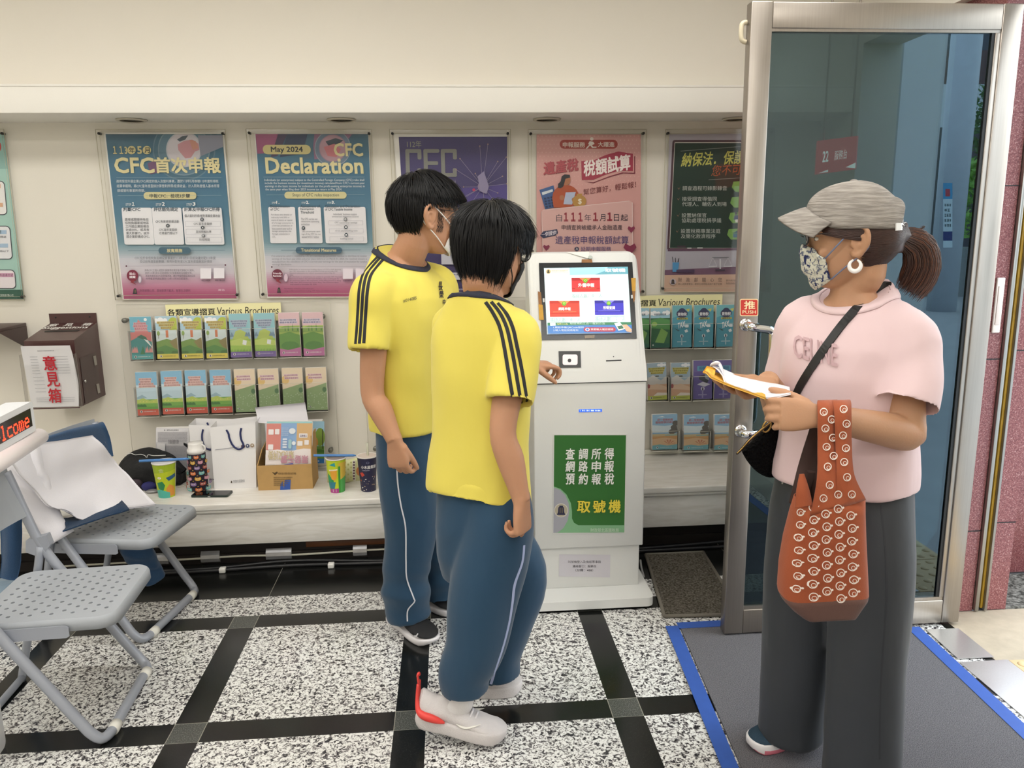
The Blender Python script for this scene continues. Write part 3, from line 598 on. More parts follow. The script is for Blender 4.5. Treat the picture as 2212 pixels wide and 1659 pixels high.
def p1(P):
    P.poly([(745, 420), (1605, 420), (1706, 1618), (880, 1620)], M_PAPER)
    cfc_base(P, 757, 1595, 888, 1697, 430, 1612)
    P.ymin = 430; swirl(P, 1320, 540, 150, [(1.5, '#5f7f92'), (1.44, '#41697f'), (1.25, '#7b93a2'), (1.2, '#5a7c90'), (.86, '#b9bcc6'), (.8, '#cdc7cf')])
    P.poly([(1270, 470), (1310, 445), (1350, 440), (1330, 470), (1290, 485)], '#4b5763')
    P.poly([(1275, 505), (1320, 480), (1380, 470), (1425, 500), (1430, 545), (1400, 555), (1370, 600), (1330, 605), (1300, 570), (1280, 545)], '#c58f98'); P.poly([(1360, 470), (1405, 482), (1425, 530), (1385, 545), (1370, 510)], '#c9907f')
    P.poly([(1420, 440), (1597, 440), (1606, 520), (1440, 590)], '#8d8fa0'); P.poly([(1060, 640), (1110, 620), (1160, 700), (1080, 720)], '#6d4a6d')
    P.text('113', 810, 518, 912, 574, GOLD, .03); P.circ(946, 546, 30, GOLD); P.text('年', 926, 526, 966, 566, NAVY, .015)
    P.text('5', 984, 518, 1018, 574, GOLD, .03); P.circ(1056, 546, 30, GOLD); P.text('月', 1037, 526, 1075, 566, NAVY, .015)
    P.text('CFC', 818, 598, 1104, 712, GOLDD, .03); P.text('首次申報', 1106, 597, 1578, 712, GOLDD, .035)
    P.line(838, 742, 1590, 742, 1.5, '#9db6c4'); L = P.lean; P.lean = 0
    P.text('適用受控外國企業(CFC)規定的個人及營利事業，應於113年5月辦理112年度所得稅', 838, 758, 1568, 782, '#dfe6ea', .005)
    P.text('結算申報時，將CFC當年度盈餘計算營利所得/投資收益，計入同年度個人基本所得', 842, 791, 1575, 815, '#dfe6ea', .005)
    P.text('額或營利事業所得額。', 846, 825, 1045, 846, '#dfe6ea', .005)
    P.line(850, 872, 1590, 870, 1.5, '#9db6c4'); P.rect(1034, 846, 1412, 898, '#d8cf9d', 25); P.text('申報CFC．檢視3步驟', 1076, 858, 1366, 888, NAVY, .012)
    for k, (x, t, a, b_, x2) in enumerate(((876, '判斷CFC', 888, 1012, 1090), (1092, '評估豁免規定', 1108, 1282, 1304), (1312, '計算及申報CFC所得', 1326, 1580, 1592))):
        P.text('STEP', x+30, 927, x+70, 944, '#e8ecee', .01); P.text(str(k+1), x+74, 918, x+94, 944, '#ffffff', .02)
        P.lean = .085; P.rect(x, 958, x2, 1222, '#efeef3', 12); P.lean = 0
        P.text(t, a, 956, b_, 984, '#2c4152', .025)
    for k, t in enumerate(('直接或間接持有在', '低稅負國家或地區', '之外國企業股權合', '計逾50%，或具有', '重大影響力，該外', '國企業即構成CFC。')): P.text(t, 902+k*2.6, 1032+k*24.5, 1072+k*1.5, 1052+k*24.5, '#4a4c55', .008)
    P.text('CFC有實質營運活動', 1122, 1047, 1290, 1066, '#4a4c55', .006); P.circ(1210, 1086, 13, NAVY); P.text('或', 1203, 1079, 1217, 1093, WHT)
    P.text('CFC當年度盈餘', 1148, 1105, 1276, 1125, '#4a4c55', .006); P.text('在微量門檻以下', 1150, 1130, 1280, 1149, '#4a4c55', .006)
    P.text('個人營利所得/營利事業投資收益', 1330, 1006, 1584, 1026, '#4a4c55', .006)
    for k, (t, a, b_) in enumerate((('CFC當年度盈餘', 1396, 1526), ('直接持股比率', 1412, 1522), ('持有時間', 1436, 1510))):
        P.frame(1336+k*5, 1054+k*57, 1588+k*5, 1092+k*57, 1.5, '#b9b8c4'); P.text(t, a, 1063+k*57, b_, 1082+k*57, '#4a4c55', .006)
    for k in range(3): P.circ(1456+k*5, 1042+k*58, 13, NAVY); P.text('=xx'[k] if k else '＝', 1449+k*5, 1036+k*58, 1463+k*5, 1048+k*58, WHT, .02)
    P.line(930, 1265, 1620, 1262, 2, '#56707f'); P.rect(1146, 1240, 1376, 1288, '#4a6878', 24); P.text('放寬措施', 1206, 1251, 1316, 1277, GOLDD, .02)
    P.text('CFC位於非低稅負區轉投資事業於113年3月31日前決議分配111年度', 978, 1306, 1554, 1328, '#6c6d78', .002); P.text('及以前年度盈餘數額，免列分配年度CFC當年度盈餘加計項目', 1014, 1332, 1526, 1353, '#6c6d78', .002)
    P.line(918, 1375, 1624, 1367, 1.5, '#8a7a8c'); P.circ(918, 1375, 6, '#5a2a3c'); P.circ(1624, 1367, 6, '#5a2a3c')
    P.circ(962, 1442, 41, '#7d2b42'); P.text('貼心', 940, 1420, 984, 1438, '#f0e4ea', .03); P.text('提醒', 940, 1444, 984, 1462, '#f0e4ea', .03)
    P.poly([(955, 1475), (988, 1475), (968, 1488), (990, 1508), (948, 1490)], '#8d2f3a'); P.circ(1015, 1470, 13, '#93909f', 26); P.circ(1015, 1470, 10, '#d5c7d4', 23)
    for k, t in enumerate(('持有CFC之個人或營利事業應依規定格式填報CFC資料、', '並於113年5月31日前檢附CFC財務報表及相關文件。', '未能依規定送CFC財務報表者，應於申報期間屆滿前延長', '所申報至申請延期至113年11月30日前提示。')): P.text(t, 1050+k*3, 1396+k*20, 1404+(6 if k == 2 else -k*14), 1413+k*20, '#5a4a5c', .002)
    P.rect(1447, 1390, 1524, 1464, '#e9e4ea'); P.rect(1542, 1388, 1618, 1462, '#e9e4ea'); P.words(1456, 1472, 1520, 1482, '#6b5263', 1); P.words(1552, 1470, 1622, 1480, '#6b5263', 2)
    bell(P, 982, 1553, 34, 40); P.text('財政部關心您．雲端發票可載具．智慧生活便利', 1018, 1540, 1376, 1558, '#5a3350', .004); P.text('廣告', 1574, 1538, 1622, 1552, '#e8cfdb', .01)
T1 = poster('tax_poster', 'blue and pink Chinese poster with gold heading, leftmost full poster above the brochures', 'poster', 0, 3.318, 0, 160, [(695, 400), (1620, 400), (1725, 1606), (838, 1616)], p1, .09)
def p2(P):
    P.poly([(122, 112), (1150, 116), (1205, 1585), (238, 1590)], M_PAPER)
    cfc_base(P, 132, 1142, 244, 1205, 122, 1578)
    P.poly([(132, 122), (335, 122), (290, 290), (150, 300)], '#a1587f'); P.poly([(335, 122), (420, 122), (330, 320), (270, 330)], '#4a3f5d'); P.poly([(420, 122), (600, 122), (560, 300), (350, 330)], '#34405f')
    P.poly([(640, 124), (1000, 124), (830, 340), (660, 350)], '#8f6a86'); P.poly([(600, 122), (660, 122), (640, 340), (540, 350)], '#4b6c81')
    P.ymin = 122; swirl(P, 825, 250, 125, [(1.3, '#9aa3b3'), (1.25, '#6d7f95'), (.98, '#a37f92'), (.92, '#b28f9c')]); P.poly([(760, 190), (850, 160), (920, 180), (880, 210), (790, 230)], '#3d4756'); P.poly([(745, 240), (840, 210), (900, 260), (860, 330), (780, 320)], '#c4767f')
    P.rect(196, 220, 626, 305, '#d5c88f', 42); P.text('May 2024', 270, 236, 556, 300, '#2a3340', .025)
    P.text('CFC', 830, 205, 1090, 324, GOLDD, .03); P.text('Declaration', 218, 333, 1092, 480, GOLDD, .03)
    P.lean = 0; P.line(205, 508, 1110, 508, 2, '#9db6c4')
    for k, t in enumerate(('Individuals (or enterprises) subject to the Controlled Foreign Company (CFC) rules shall', 'include the business income (or investment income) calculated from CFC’s current-year', 'earnings in the basic income for individuals (or the profit-seeking enterprise income) in', 'the same year when filing their 2023 income tax return in May 2024.')): P.text(t, 215+k*3, 524+k*28, (1108, 1112, 1112, 908)[k], 550+k*28, '#e3e9ec', .004)
    P.line(230, 668, 1110, 664, 2, '#9db6c4'); P.rect(394, 640, 950, 702, '#d5cd9c', 30); P.text('Steps of CFC rules inspection', 466, 654, 882, 690, '#2c3c48', .008)
    for k, (x, x2, tt, tx) in enumerate(((250, 500, ('Determination', 'of CFC'), 268), (516, 730, ('Assessment of', 'Exemption', 'Threshold'), 538), (746, 1130, ('Calculation and Declaration', 'of CFC Taxable Income'), 758))):
        P.text('STEP', x+32, 730, x+70, 746, '#e8ecee', .01); P.text(str(k+1)+'.', x+72, 722, x+100, 748, '#ffffff', .02)
        P.lean = .06; P.rect(x, 776, x2-12, 1100, '#ece9ee', 14); P.lean = 0
        for j, t in enumerate(tt): P.text(t, tx+j, 758+j*27, tx+len(t)*(13.4 if k < 2 else 11.6), 782+j*27, '#2c4050', .015)
    for k, t in enumerate(('For those who directly or', 'indirectly hold 50% or', 'more of shares or capital', 'of a foreign enterprise in', 'a low-tax jurisdiction or', 'have control over such a', 'foreign enterprise, the', 'foreign enterprise is', 'CFC.')): P.text(t, 278+k*1.5, 838+k*24.5, 278+k*1.5+len(t)*7.4, 856+k*24.5, '#6b6a75')
    for k, t in enumerate(('The CFC carries out', 'substantive operating', 'activities')): P.text(t, 545+k, 874+k*24, 545+len(t)*7.7, 892+k*24, '#6b6a75')
    P.circ(567, 964, 16, NAVY); P.text('or', 559, 958, 575, 970, WHT, .02)
    for k, t in enumerate(('The current-year earn-', 'ings of the CFC do not', 'exceed NTD 7 million')): P.text(t, 551+k, 987+k*24, 551+len(t)*7.7, 1005+k*24, '#6b6a75')
    P.text('Individuals’ business income', 835, 832, 1043, 848, '#6b6a75'); P.text('(enterprises’ investment income)', 822, 856, 1060, 872, '#6b6a75')
    for k, t in enumerate(('CFC current-year earnings', 'direct shareholding ratio', 'holding period')):
        P.frame(794+k*4, 898+k*72, 1098+k*4, 938+k*72, 2, '#b4b0bb'); P.text(t, 947+k*4-len(t)*4, 910+k*72, 947+k*4+len(t)*4, 926+k*72, '#6b6a75')
        P.circ(942+k*4, 887+k*69, 16, NAVY); P.text('＝××'[k], 933+k*4, 879+k*69, 951+k*4, 895+k*69, WHT, .03)
    P.line(370, 1163, 1080, 1160, 3, '#50697a'); P.rect(500, 1133, 912, 1192, '#48667a', 28); P.text('Transitional Measures', 548, 1147, 862, 1176, GOLDD, .015)
    for k, t in enumerate(('If an enterprise which is invested by CFC in a non-low-tax jurisdiction resolves to distribute its surplus', 'earnings of the fiscal year 2022 and prior years before or on March 31, 2024, the resolved amount is', 'excluded from the calculation of CFC’s current-year earnings for the year of resolution for surplus', 'earnings distribution.')): P.text(t, 286+k*2, 1206+k*25, (1132, 1134, 1135, 466)[k], 1226+k*25, '#75727f')
    P.line(290, 1312, 1180, 1306, 2, '#8a7a8c'); P.circ(288, 1311, 7, '#43202e')
    P.circ(337, 1378, 48, '#6f2a3f'); P.text('Friendly', 300, 1360, 376, 1380, '#f0e4ea', .03); P.text('Reminder', 300, 1382, 378, 1398, '#f0e4ea', .03); P.poly([(325, 1415), (365, 1420), (352, 1432), (378, 1462), (330, 1440)], '#8a2f3d'); P.circ(414, 1405, 20, '#8f7c8c', 40); P.circ(414, 1405, 17, '#d5bccb', 37)
    for k, t in enumerate(('Individuals or enterprises holding shares of CFCs shall disclose', 'the CFC information in the prescribed format and provide CFC', 'financial statements and related documents before May 31,', '2024.', 'If individuals or enterprises are unable to provide CFC financial', 'statements before the aforesaid deadline, they could apply for', 'an extension before the expiration of the filing period or along', 'with their 2023 income tax return filing. The extension dates', 'shall extend to November 30, 2024.')): P.text(t, 446+k, 1328+k*16.5, 446+len(t)*7.15, 1341+k*16.5, '#5a3f55')
    P.rect(922, 1324, 1012, 1416, '#e6dbe4'); P.rect(1036, 1324, 1110, 1414, '#e6dbe4'); P.words(926, 1428, 1000, 1440, '#6b4560', 3)
    bell(P, 354, 1517, 36, 46); P.text('The Ministry of Finance cares about you.', 400, 1498, 664, 1512, '#5a3350'); P.text('Using mobile invoice/Cloud reading, APP, Make convenient smart living', 400, 1518, 880, 1531, '#5a3350')
T2 = poster('tax_poster', 'blue and pink English poster with gold heading and a May 2024 pill', 'poster', 0, 4.147, 520, 260, [(55, 80), (1175, 86), (1232, 1582), (180, 1590)], p2, .075)
def p3(P):
    P.poly([(110, 180), (1020, 178), (1022, 1440), (200, 1445)], M_PAPER)
    P.poly([(152, 206), (1016, 204), (1012, 1440), (230, 1440)], '#3d3569'); P.poly([(600, 620), (1016, 580), (1014, 900), (640, 900)], '#4a3d85')
    P.text('112年', 217, 235, 332, 291, '#8f937f', 0)
    for k, x in enumerate((204, 348, 486)):
        c = '#7f7f7b'
        P.rect(x, 302, x+128, 332, c, 14); P.rect(x, 305, x+32, 524, c, 14)
        if k == 1: P.rect(x+20, 400, x+118, 430, c, 10); P.rect(x, 496, x+40, 524, c, 10)
        else: P.rect(x+96, 305, x+128, 386, c, 12); P.rect(x+96, 455, x+128, 524, c, 12); P.rect(x, 494, x+128, 524, c, 14)
    P.text('制度上路', 575, 545, 606, 800, '#d8d4e2', .01)
    c = (820, 603)
    for x, y in ((798, 280), (862, 265), (1008, 368), (940, 402), (978, 520), (1012, 580), (940, 652), (668, 605), (640, 380), (762, 498), (610, 468), (640, 700), (700, 780), (900, 700), (560, 760), (840, 800)):
        P.line(c[0], c[1], x, y, 2.2, '#9b93a8'); P.circ(x, y, 5, '#a98a7e')
    P.circ(c[0], c[1], 40, '#8f7d9b'); P.up(); P.circ(c[0], c[1], 21, '#d79a45'); P.circ(750, 628, 12, '#b0355f'); P.poly([(780, 520), (830, 480), (870, 600), (850, 660), (800, 640)], '#8b82a3')
    P.rect(500, 1060, 700, 1112, '#dcdbe6'); P.circ(515, 1094, 22, '#7fa35a'); P.text('算估計', 550, 1076, 640, 1100, '#4a4a6a', .01)
    P.rect(490, 1125, 640, 1220, '#c9c8d6', 4); P.rect(560, 1285, 700, 1342, '#d7d6e2'); P.words(566, 1295, 660, 1306, '#55537a', 4); P.words(590, 1412, 690, 1424, '#b9b3d0', 5)
T3 = poster('tax_poster', 'dark purple poster with grey block letters partly hidden behind the two boys', 'poster', 0, 3.687, 820, 240, [(80, 150), (1040, 150), (1050, 1450), (145, 1460)], p3, .03)
def p4(P):
    P.rect(1250, 185, 2080, 1445, '#d8a29d')
    for j in range(14):
        for i in range(26):
            if 1262+i*32 < 2070: P.poly(circ(1262+i*32+(j % 2)*16, 200+j*32, 6-j*.25, n=6), '#e3b8b2', False)
    P.up(); P.rect(1434, 228, 1896, 300, '#a53c32', 36); P.text('申報服務', 1458, 247, 1636, 290, '#eddcd2', .02); P.text('大躍進', 1738, 245, 1870, 286, '#eddcd2', .02)
    P.circ(1689, 222, 14, '#efe3dc'); P.poly([(1672, 240), (1700, 244), (1712, 262), (1690, 272), (1700, 284), (1728, 284), (1726, 292), (1692, 294), (1676, 274), (1650, 302), (1642, 296), (1668, 268), (1660, 262)], '#efe3dc')
    P.poly([(1605, 398), (1700, 395), (1800, 350), (1900, 322), (2016, 340), (2016, 478), (1900, 475), (1800, 505), (1700, 548), (1610, 550)], '#a5304a')
    P.poly([(2026, 360), (2034, 360), (2034, 500), (1940, 496), (1820, 530), (1700, 575), (1625, 560), (1700, 568), (1820, 522), (1930, 488), (2026, 492)], '#7d2c3d')
    P.text('稅額試算', 1624, 395, 1996, 525, '#f4e7e3', .035, rise=-55); P.text('遺產稅', 1308, 412, 1584, 515, '#8f3b45', .03, rise=-38); P.text('遺產稅', 1304, 408, 1580, 511, '#b5505a', .02, rise=-38)
    P.text('幫您算好，輕鬆報！', 1622, 620, 2040, 672, '#7b2f35', .01, rise=-62)
    P.poly([(1272, 628), (1384, 592), (1420, 762), (1318, 782)], '#3d5f96'); P.poly([(1290, 648), (1376, 622), (1380, 640), (1296, 670)], '#d8dfe6')
    for j in range(4):
        for i in range(3): P.rect(1308+i*26+j*4, 690+j*22-i*5, 1326+i*26+j*4, 704+j*22-i*5, '#22365f')
    P.circ(1480, 680, 105, '#b0502f', 92); P.circ(1482, 548, 36, '#b27352', 44); P.poly([(1448, 520), (1470, 505), (1512, 508), (1516, 530), (1478, 540), (1462, 600), (1440, 616), (1418, 612), (1420, 580), (1440, 560)], '#2b2a31')
    P.poly([(1372, 690), (1420, 625), (1480, 660), (1470, 770), (1385, 768)], '#b5532f'); P.poly([(1480, 648), (1560, 645), (1530, 745), (1462, 742)], '#b4bdd6'); P.circ(1450, 690, 20, '#b27352'); P.circ(1546, 706, 18, '#b27352')
    P.circ(1588, 718, 56, '#b98b45', 50); P.poly([(1565, 660), (1612, 658), (1600, 690), (1576, 690)], '#b98b45'); P.text('$', 1577, 698, 1607, 745, '#eee2cc', .02)
    P.poly([(1290, 790), (1990, 715), (2012, 730), (2014, 1440), (1310, 1440)], '#dcb0ab'); P.line(1300, 788, 1985, 716, 4, '#efd9d6'); P.line(1288, 800, 1310, 1440, 4, '#efd9d6'); P.line(2008, 728, 2016, 1440, 4, '#efd9d6')
    x = 1404
    for t, w, c, bd, up in (('自', 46, '#3a2f3f', 0, 0), ('111', 150, '#9a3040', .06, 14), ('年', 54, '#3a2f3f', 0, 0), ('1', 40, '#9a3040', .06, 14), ('月', 44, '#3a2f3f', 0, 0), ('1', 40, '#9a3040', .06, 14), ('日', 40, '#3a2f3f', 0, 0), ('起', 56, '#3a2f3f', 0, 0)):
        P.text(t, x, 822-up, x+w, 880-(x-1404)*.012, c, bd); x += w+14
    P.text('申請查詢被繼承人金融遺產', 1446, 906, 1928, 946, '#3f3242', 0); P.poly([(1275, 990), (1300, 958), (1410, 940), (1418, 970), (1400, 990), (1300, 1012)], '#2f3358'); P.text('一併提供', 1286, 966, 1406, 1002, '#e6dde6', .02, rise=-18)
    P.text('遺產稅申報稅額試算', 1396, 994, 1978, 1058, '#53467f', .008); P.circ(1566, 1098, 18, '#2f2b4e'); P.text('及', 1556, 1088, 1577, 1108, '#eeeeee', .01); P.text('延期申報服務', 1598, 1078, 1838, 1116, '#53467f', .004)
    for x, y, r in ((1999, 940, 30), (1325, 1085, 27), (1988, 1095, 52)): P.poly([(x, y+r), (x-r, y-r*.2), (x-r*.7, y-r*.8), (x, y-r*.4), (x+r*.7, y-r*.8), (x+r, y-r*.2)], '#8a3350')
    P.rect(1330, 1160, 2000, 1440, '#e2bdb8', 10)
T4 = poster('tax_poster', 'pink tax poster with a red wavy banner directly above the kiosk', 'poster', 0, 3.687, 820, 240, [(1180, 152), (2117, 148), (2113, 1462), (1196, 1462)], p4, 0)
def p5(P):
    P.poly([(190, 124), (1060, 118), (1050, 1535), (145, 1535)], '#b7b2bd')
    P.poly([(150, 1340), (1055, 1300), (1055, 1380), (148, 1386)], '#7e5d73'); P.poly([(148, 1386), (1055, 1376), (1050, 1535), (142, 1535)], '#d9b59f')
    P.lean = -.05; P.rect(218, 176, 1040, 1165, '#5a4048', 22); P.rect(236, 196, 1030, 1145, '#dcd9cf', 6); P.rect(240, 204, 1028, 1143, '#2c3f37', 4); P.lean = 0
    P.poly([(175, 1152), (1040, 1140), (1040, 1162), (175, 1172)], '#6d4f62')
    P.line(290, 276, 1000, 222, 3, '#a9afa8'); P.text('納保法．保護', 290, 292, 850, 418, '#c9c766', .02, shear=.18, rise=-28); P.text('您不可不知', 560, 405, 1000, 502, '#b8643d', .01, shear=.18, rise=-26); P.line(540, 533, 1000, 505, 3, '#a9afa8')
    for y0, x0, tt in ((588, 306, ('調查過程可錄影錄音',)), (684, 302, ('接受調查得偕同', '代理人、輔佐人到場')), (830, 298, ('設置納保官', '協助處理稅捐爭議')), (972, 290, ('設置稅務專業法庭', '及簡化救濟程序'))):
        for j, t in enumerate(tt): P.text(t, x0, y0+j*46, x0+len(t)*44.3, y0+j*46+40, '#c7ccc6', .006)
        x = x0-40; P.poly([(x, y0+15), (x+8, y0+26), (x+28, y0-2), (x+24, y0+2), (x+8, y0+34), (x-4, y0+18)], '#8d6a58')
    for y in (590, 730, 868, 1015): P.poly([(760-(y-590)*.1, y-40), (1000, y-60), (1000, y+50), (780-(y-590)*.1, y+52), (745-(y-590)*.1, y+10)], '#7fae5a')
    P.circ(783, 835, 12, '#3b3040'); P.poly([(758, 890), (770, 850), (800, 850), (830, 890)], '#4a4e74'); P.rect(776, 888, 830, 914, '#dfdcd8'); P.poly([(752, 1010), (790, 990), (830, 1010)], '#2f5574'); P.rect(756, 1014, 830, 1048, '#3f6f8d')
    P.poly([(214, 1272), (274, 1272), (262, 1356), (214, 1356)], '#5b9bcb'); P.line(218, 1270, 212, 1222, 5, '#2b2a33'); P.line(242, 1270, 240, 1230, 5, '#2b2a33'); P.line(262, 1270, 272, 1234, 7, '#2b2a33')
    P.rect(248, 1336, 410, 1364, '#5a4660'); P.rect(634, 1240, 646, 1330, '#e3e1e6'); P.rect(568, 1226, 716, 1232, '#6d6f74'); P.rect(597, 1334, 682, 1346, '#4a4350')
    for x in (574, 708):
        P.line(x, 1230, x-36, 1302, 2, '#e8e6ea'); P.line(x, 1230, x+36, 1302, 2, '#e8e6ea'); P.rect(x-38, 1302, x+38, 1310, '#e3e1e6', 3)
    P.rect(345, 1140, 382, 1148, '#e6e4e0'); P.rect(434, 1138, 482, 1147, '#e6e4e0'); P.rect(254, 1122, 332, 1138, '#4a3a44')
    bell(P, 216, 1444, 36, 40, '#2c2838', '#cdbfc4'); P.text('財　政　部　關　心　您', 262, 1408, 652, 1446, '#5d4a48', 0); P.text('關心消費者權益—發票及發票載具歸戶電子發票', 262, 1455, 652, 1473, '#6d5a54', .004); P.text('更多資訊請', 690, 1424, 778, 1442, '#6d5a54', .004); P.text('財政部網站', 690, 1450, 778, 1468, '#6d5a54', .004)
T5 = poster('tax_poster', 'chalkboard style poster with yellow Chinese heading, cut off by the glass door', 'poster', 0, 4.147, 1400, 260, [(150, 84), (1120, 74), (1085, 1535), (103, 1536)], p5, -.03)
def p0(P):
    P.poly([(-700, 425), (28, 430), (168, 1612), (-610, 1612)], '#a9cfc6'); P.poly([(-700, 430), (28, 430), (55, 680), (-690, 680)], '#8fb8b2')
    P.poly([(-620, 1550), (162, 1545), (170, 1612), (-610, 1612)], '#2f5d4f'); P.text('財政部 關心您', 4, 1576, 98, 1592, '#dfe8e2', .01)
    P.circ(0, 522, 10, '#c33b3b', 30)
    for y0, y1, dx, c in ((768, 1008, 0, '#f0eded'), (1090, 1326, 40, '#ecebf0'), (1404, 1536, 75, '#efe6ec')):
        P.lean = .09; P.rect(-600, y0-3, 34+dx, y1+3, '#3f4550', 30); P.rect(-600, y0+3, 29+dx, y1-3, c, 26); P.lean = 0
    for y, c, x in ((790, '#e0b292', 8), (924, '#e0b292', 24), (1118, '#a9c2dc', 50), (1215, '#a9c2dc', 62), (1426, '#d9a7c4', 100)): P.rect(-200, y, x, y+28, c)
    P.text('申報期間', -80, 1120, 12, 1142, '#33383f', .01); P.text('件送達方式', 0, 1430, 100, 1450, '#6a3350', .01); P.text('方式查詢服務處', -90, 1158, 50, 1174, '#4a4a52', .006); P.text('不適用以下', -40, 1262, 70, 1276, '#4a4a52', .006)
T0 = poster('tax_poster', 'pale green poster with white rounded boxes, cut off by the left edge', 'poster', 0, 3.318, 0, 160, [(-730, 395), (42, 398), (190, 1622), (-630, 1622)], p0, .1)
# =================================================================== acrylic brochure racks and the brochures in them
M_RACK = clear('rack_acrylic', (.996, .996, .993), .0, .06, .3); M_KNOB = mat('grey_knob', '#77766f', .35, metal=.5); M_LABEL = mat('pale_yellow_label', '#efe9b4', .6)
M_REDGE = mat('acrylic_edge_white', '#dcd9cc', .25)
YB = 3.885
def bro(kind, w, h, th, draw):
    T = thing('brochure', 'brochure', 'brochure', (0, 0, 0))
    pr = Print(lambda x, y, z: Vector(((x-.5)*w, -z, (1-y)*h)), lift=.00018, h0=.0004); pr.box = (0, 1); pr.wash = .2; draw(pr); pr.mb.build('cover', T)
    b = MB(); b.box(-w/2, 0, 0, w/2, th, h, M_PAPER)
    for k in range(5): b.box(-w/2+.0004, th*k/5+.0006, h, w/2-.0004, th*(k+1)/5-.0004, h+.0005*(k % 2), M_PAPER)
    b.build('pages', T); return T
def foot(P, c, ink_='#2b2b33', v=.885, tc='#e9e6e2'):
    P.rect(0, v, 1, 1, c); P.circ(.18, v+.055, .06, '#dcd7d2', .03); P.poly([(.15, v+.075), (.21, v+.075), (.195, v+.03), (.165, v+.03)], ink_); P.text('北區國稅局關心您', .27, v+.038, .86, v+.068, tc, .004)
def title(P, ys, c, c2, x0=.16, x1=.84):
    for k, (y, a, b_) in enumerate(ys):
        P.rect(a-.02, y-.008, b_+.02, y+.047, c2, .012); P.text(('個人綜合所得稅申報', '網路申報更便利', '歡迎多加利用')[k % 3], a, y, b_, y+.04, c, .014)
def cloud(P, x, y, s, c='#f4f5f6'):
    for dx, r in ((-.09, .06), (0, .085), (.1, .06)): P.circ(x+dx*s*2, y, r*s*1.6, c, r*s*.8)
def dA(P):
    P.rect(0, 0, 1, .5, '#58aeca'); P.rect(0, .36, 1, .9, '#d86c68'); P.poly([(.2, .36), (.4, .06), (.5, .12), (.62, .2), (.85, .36)], '#d9767a'); P.circ(.74, .07, .075, '#eef3f2', .037); title(P, ((.14, .2, .74), (.2, .17, .8), (.26, .22, .78)), '#b54a5c', '#e0a4a8')
    P.poly([(0, .56), (.4, .46), (1, .6), (1, .9), (0, .9)], '#2f8a86'); P.poly([(.3, .47), (.5, .42), (.72, .48), (.78, .55), (.5, .52)], '#2d6a52'); P.poly([(.6, .52), (.8, .56), (1, .74), (.95, .72)], '#dfe6e4')
    for x in (.1, .22, .72, .9): P.poly([(x-.09, .84), (x-.03, .7), (x, .78), (x+.04, .68), (x+.09, .84)], '#e08580')
    P.poly([(.4, .88), (.55, .68), (.62, .88)], '#2f7a48'); foot(P, '#3aa0a0')
def dB(P):
    P.rect(0, 0, 1, .4, '#9fc9de'); cloud(P, .25, .1, 1.1); P.circ(.85, .2, .27, '#b9c92f', .17); P.circ(.92, .38, .18, '#a8bd2c', .1)
    P.rect(0, .33, 1, .62, '#cfe0e0'); P.rect(.46, .32, .58, .5, '#e06f3f'); P.circ(.12, .4, .07, '#8bb04a', .055); P.rect(.11, .44, .13, .53, '#7a5a3a'); title(P, ((.13, .1, .9), (.19, .18, .84), (.255, .26, .74)), '#8a6a24', '#dcc469')
    P.poly([(0, .6), (.5, .53), (1, .62), (1, .9), (0, .9)], '#6f9a3a'); P.poly([(.6, .6), (1, .5), (1, .8), (.8, .74)], '#8a7a3f'); P.poly([(0, .75), (.4, .68), (1, .8), (1, .9), (0, .9)], '#4d8a3a')
    for x in (.08, .2, .8, .93): P.circ(x, .86, .13, '#3d6f30', .045)
    foot(P, '#e6cf3a', tc='#5a5030')
def dC(P):
    P.rect(0, 0, 1, .5, '#7fc1cb'); P.rect(0, .34, 1, .62, '#93bcd0'); P.poly([(.1, .6), (.28, .4), (.5, .36), (.75, .42), (.95, .62)], '#b7cf4b'); title(P, ((.15, .08, .86), (.205, .14, .82), (.26, .22, .78)), '#54618a', '#a9b7cc'); P.rect(.36, .32, .6, .345, '#7f8fb0', .01)
    for x in (.1, .9, .8): P.poly([(x-.1, .52), (x, .42), (x+.1, .52)], '#6f93b0')
    P.rect(0, .58, 1, .9, '#9ccb3f'); P.poly([(0, .62), (.5, .56), (1, .64), (1, .74), (0, .72)], '#c3da58')
    for k in range(14): P.poly([(k/14, .88), (k/14+.03, .8), (k/14+.06, .88)], '#5f9a35', False)
    P.up(); P.poly([(.62, .6), (.8, .62), (.76, .72), (.58, .7)], '#e9ecee'); foot(P, '#6a4f9f', tc='#cfc6e2', v=.87)
def dD(P):
    P.rect(0, 0, 1, .4, '#e0b0b6'); P.rect(0, .3, 1, .9, '#a9c64a'); title(P, ((.15, .08, .84), (.205, .05, .88)), '#4d4f7f', '#d5c6d8'); P.poly([(0, .36), (.3, .3), (1, .33), (1, .45), (0, .45)], '#7fa83d')
    for x, h in ((.3, .1), (.45, .14), (.66, .18), (.9, .1)): P.poly([(x-.03, .42), (x, .42-h), (x+.03, .42)], '#3f7a35', False)
    P.up(); P.poly([(0, .5), (.5, .44), (1, .52), (1, .88), (0, .88)], '#5f9c37'); P.circ(.5, .76, .42, '#4a8a33', .1); P.poly([(0, .82), (.4, .86), (1, .8), (1, 1), (0, 1)], '#c75fa0'); foot(P, '#c75fa0', v=.865)
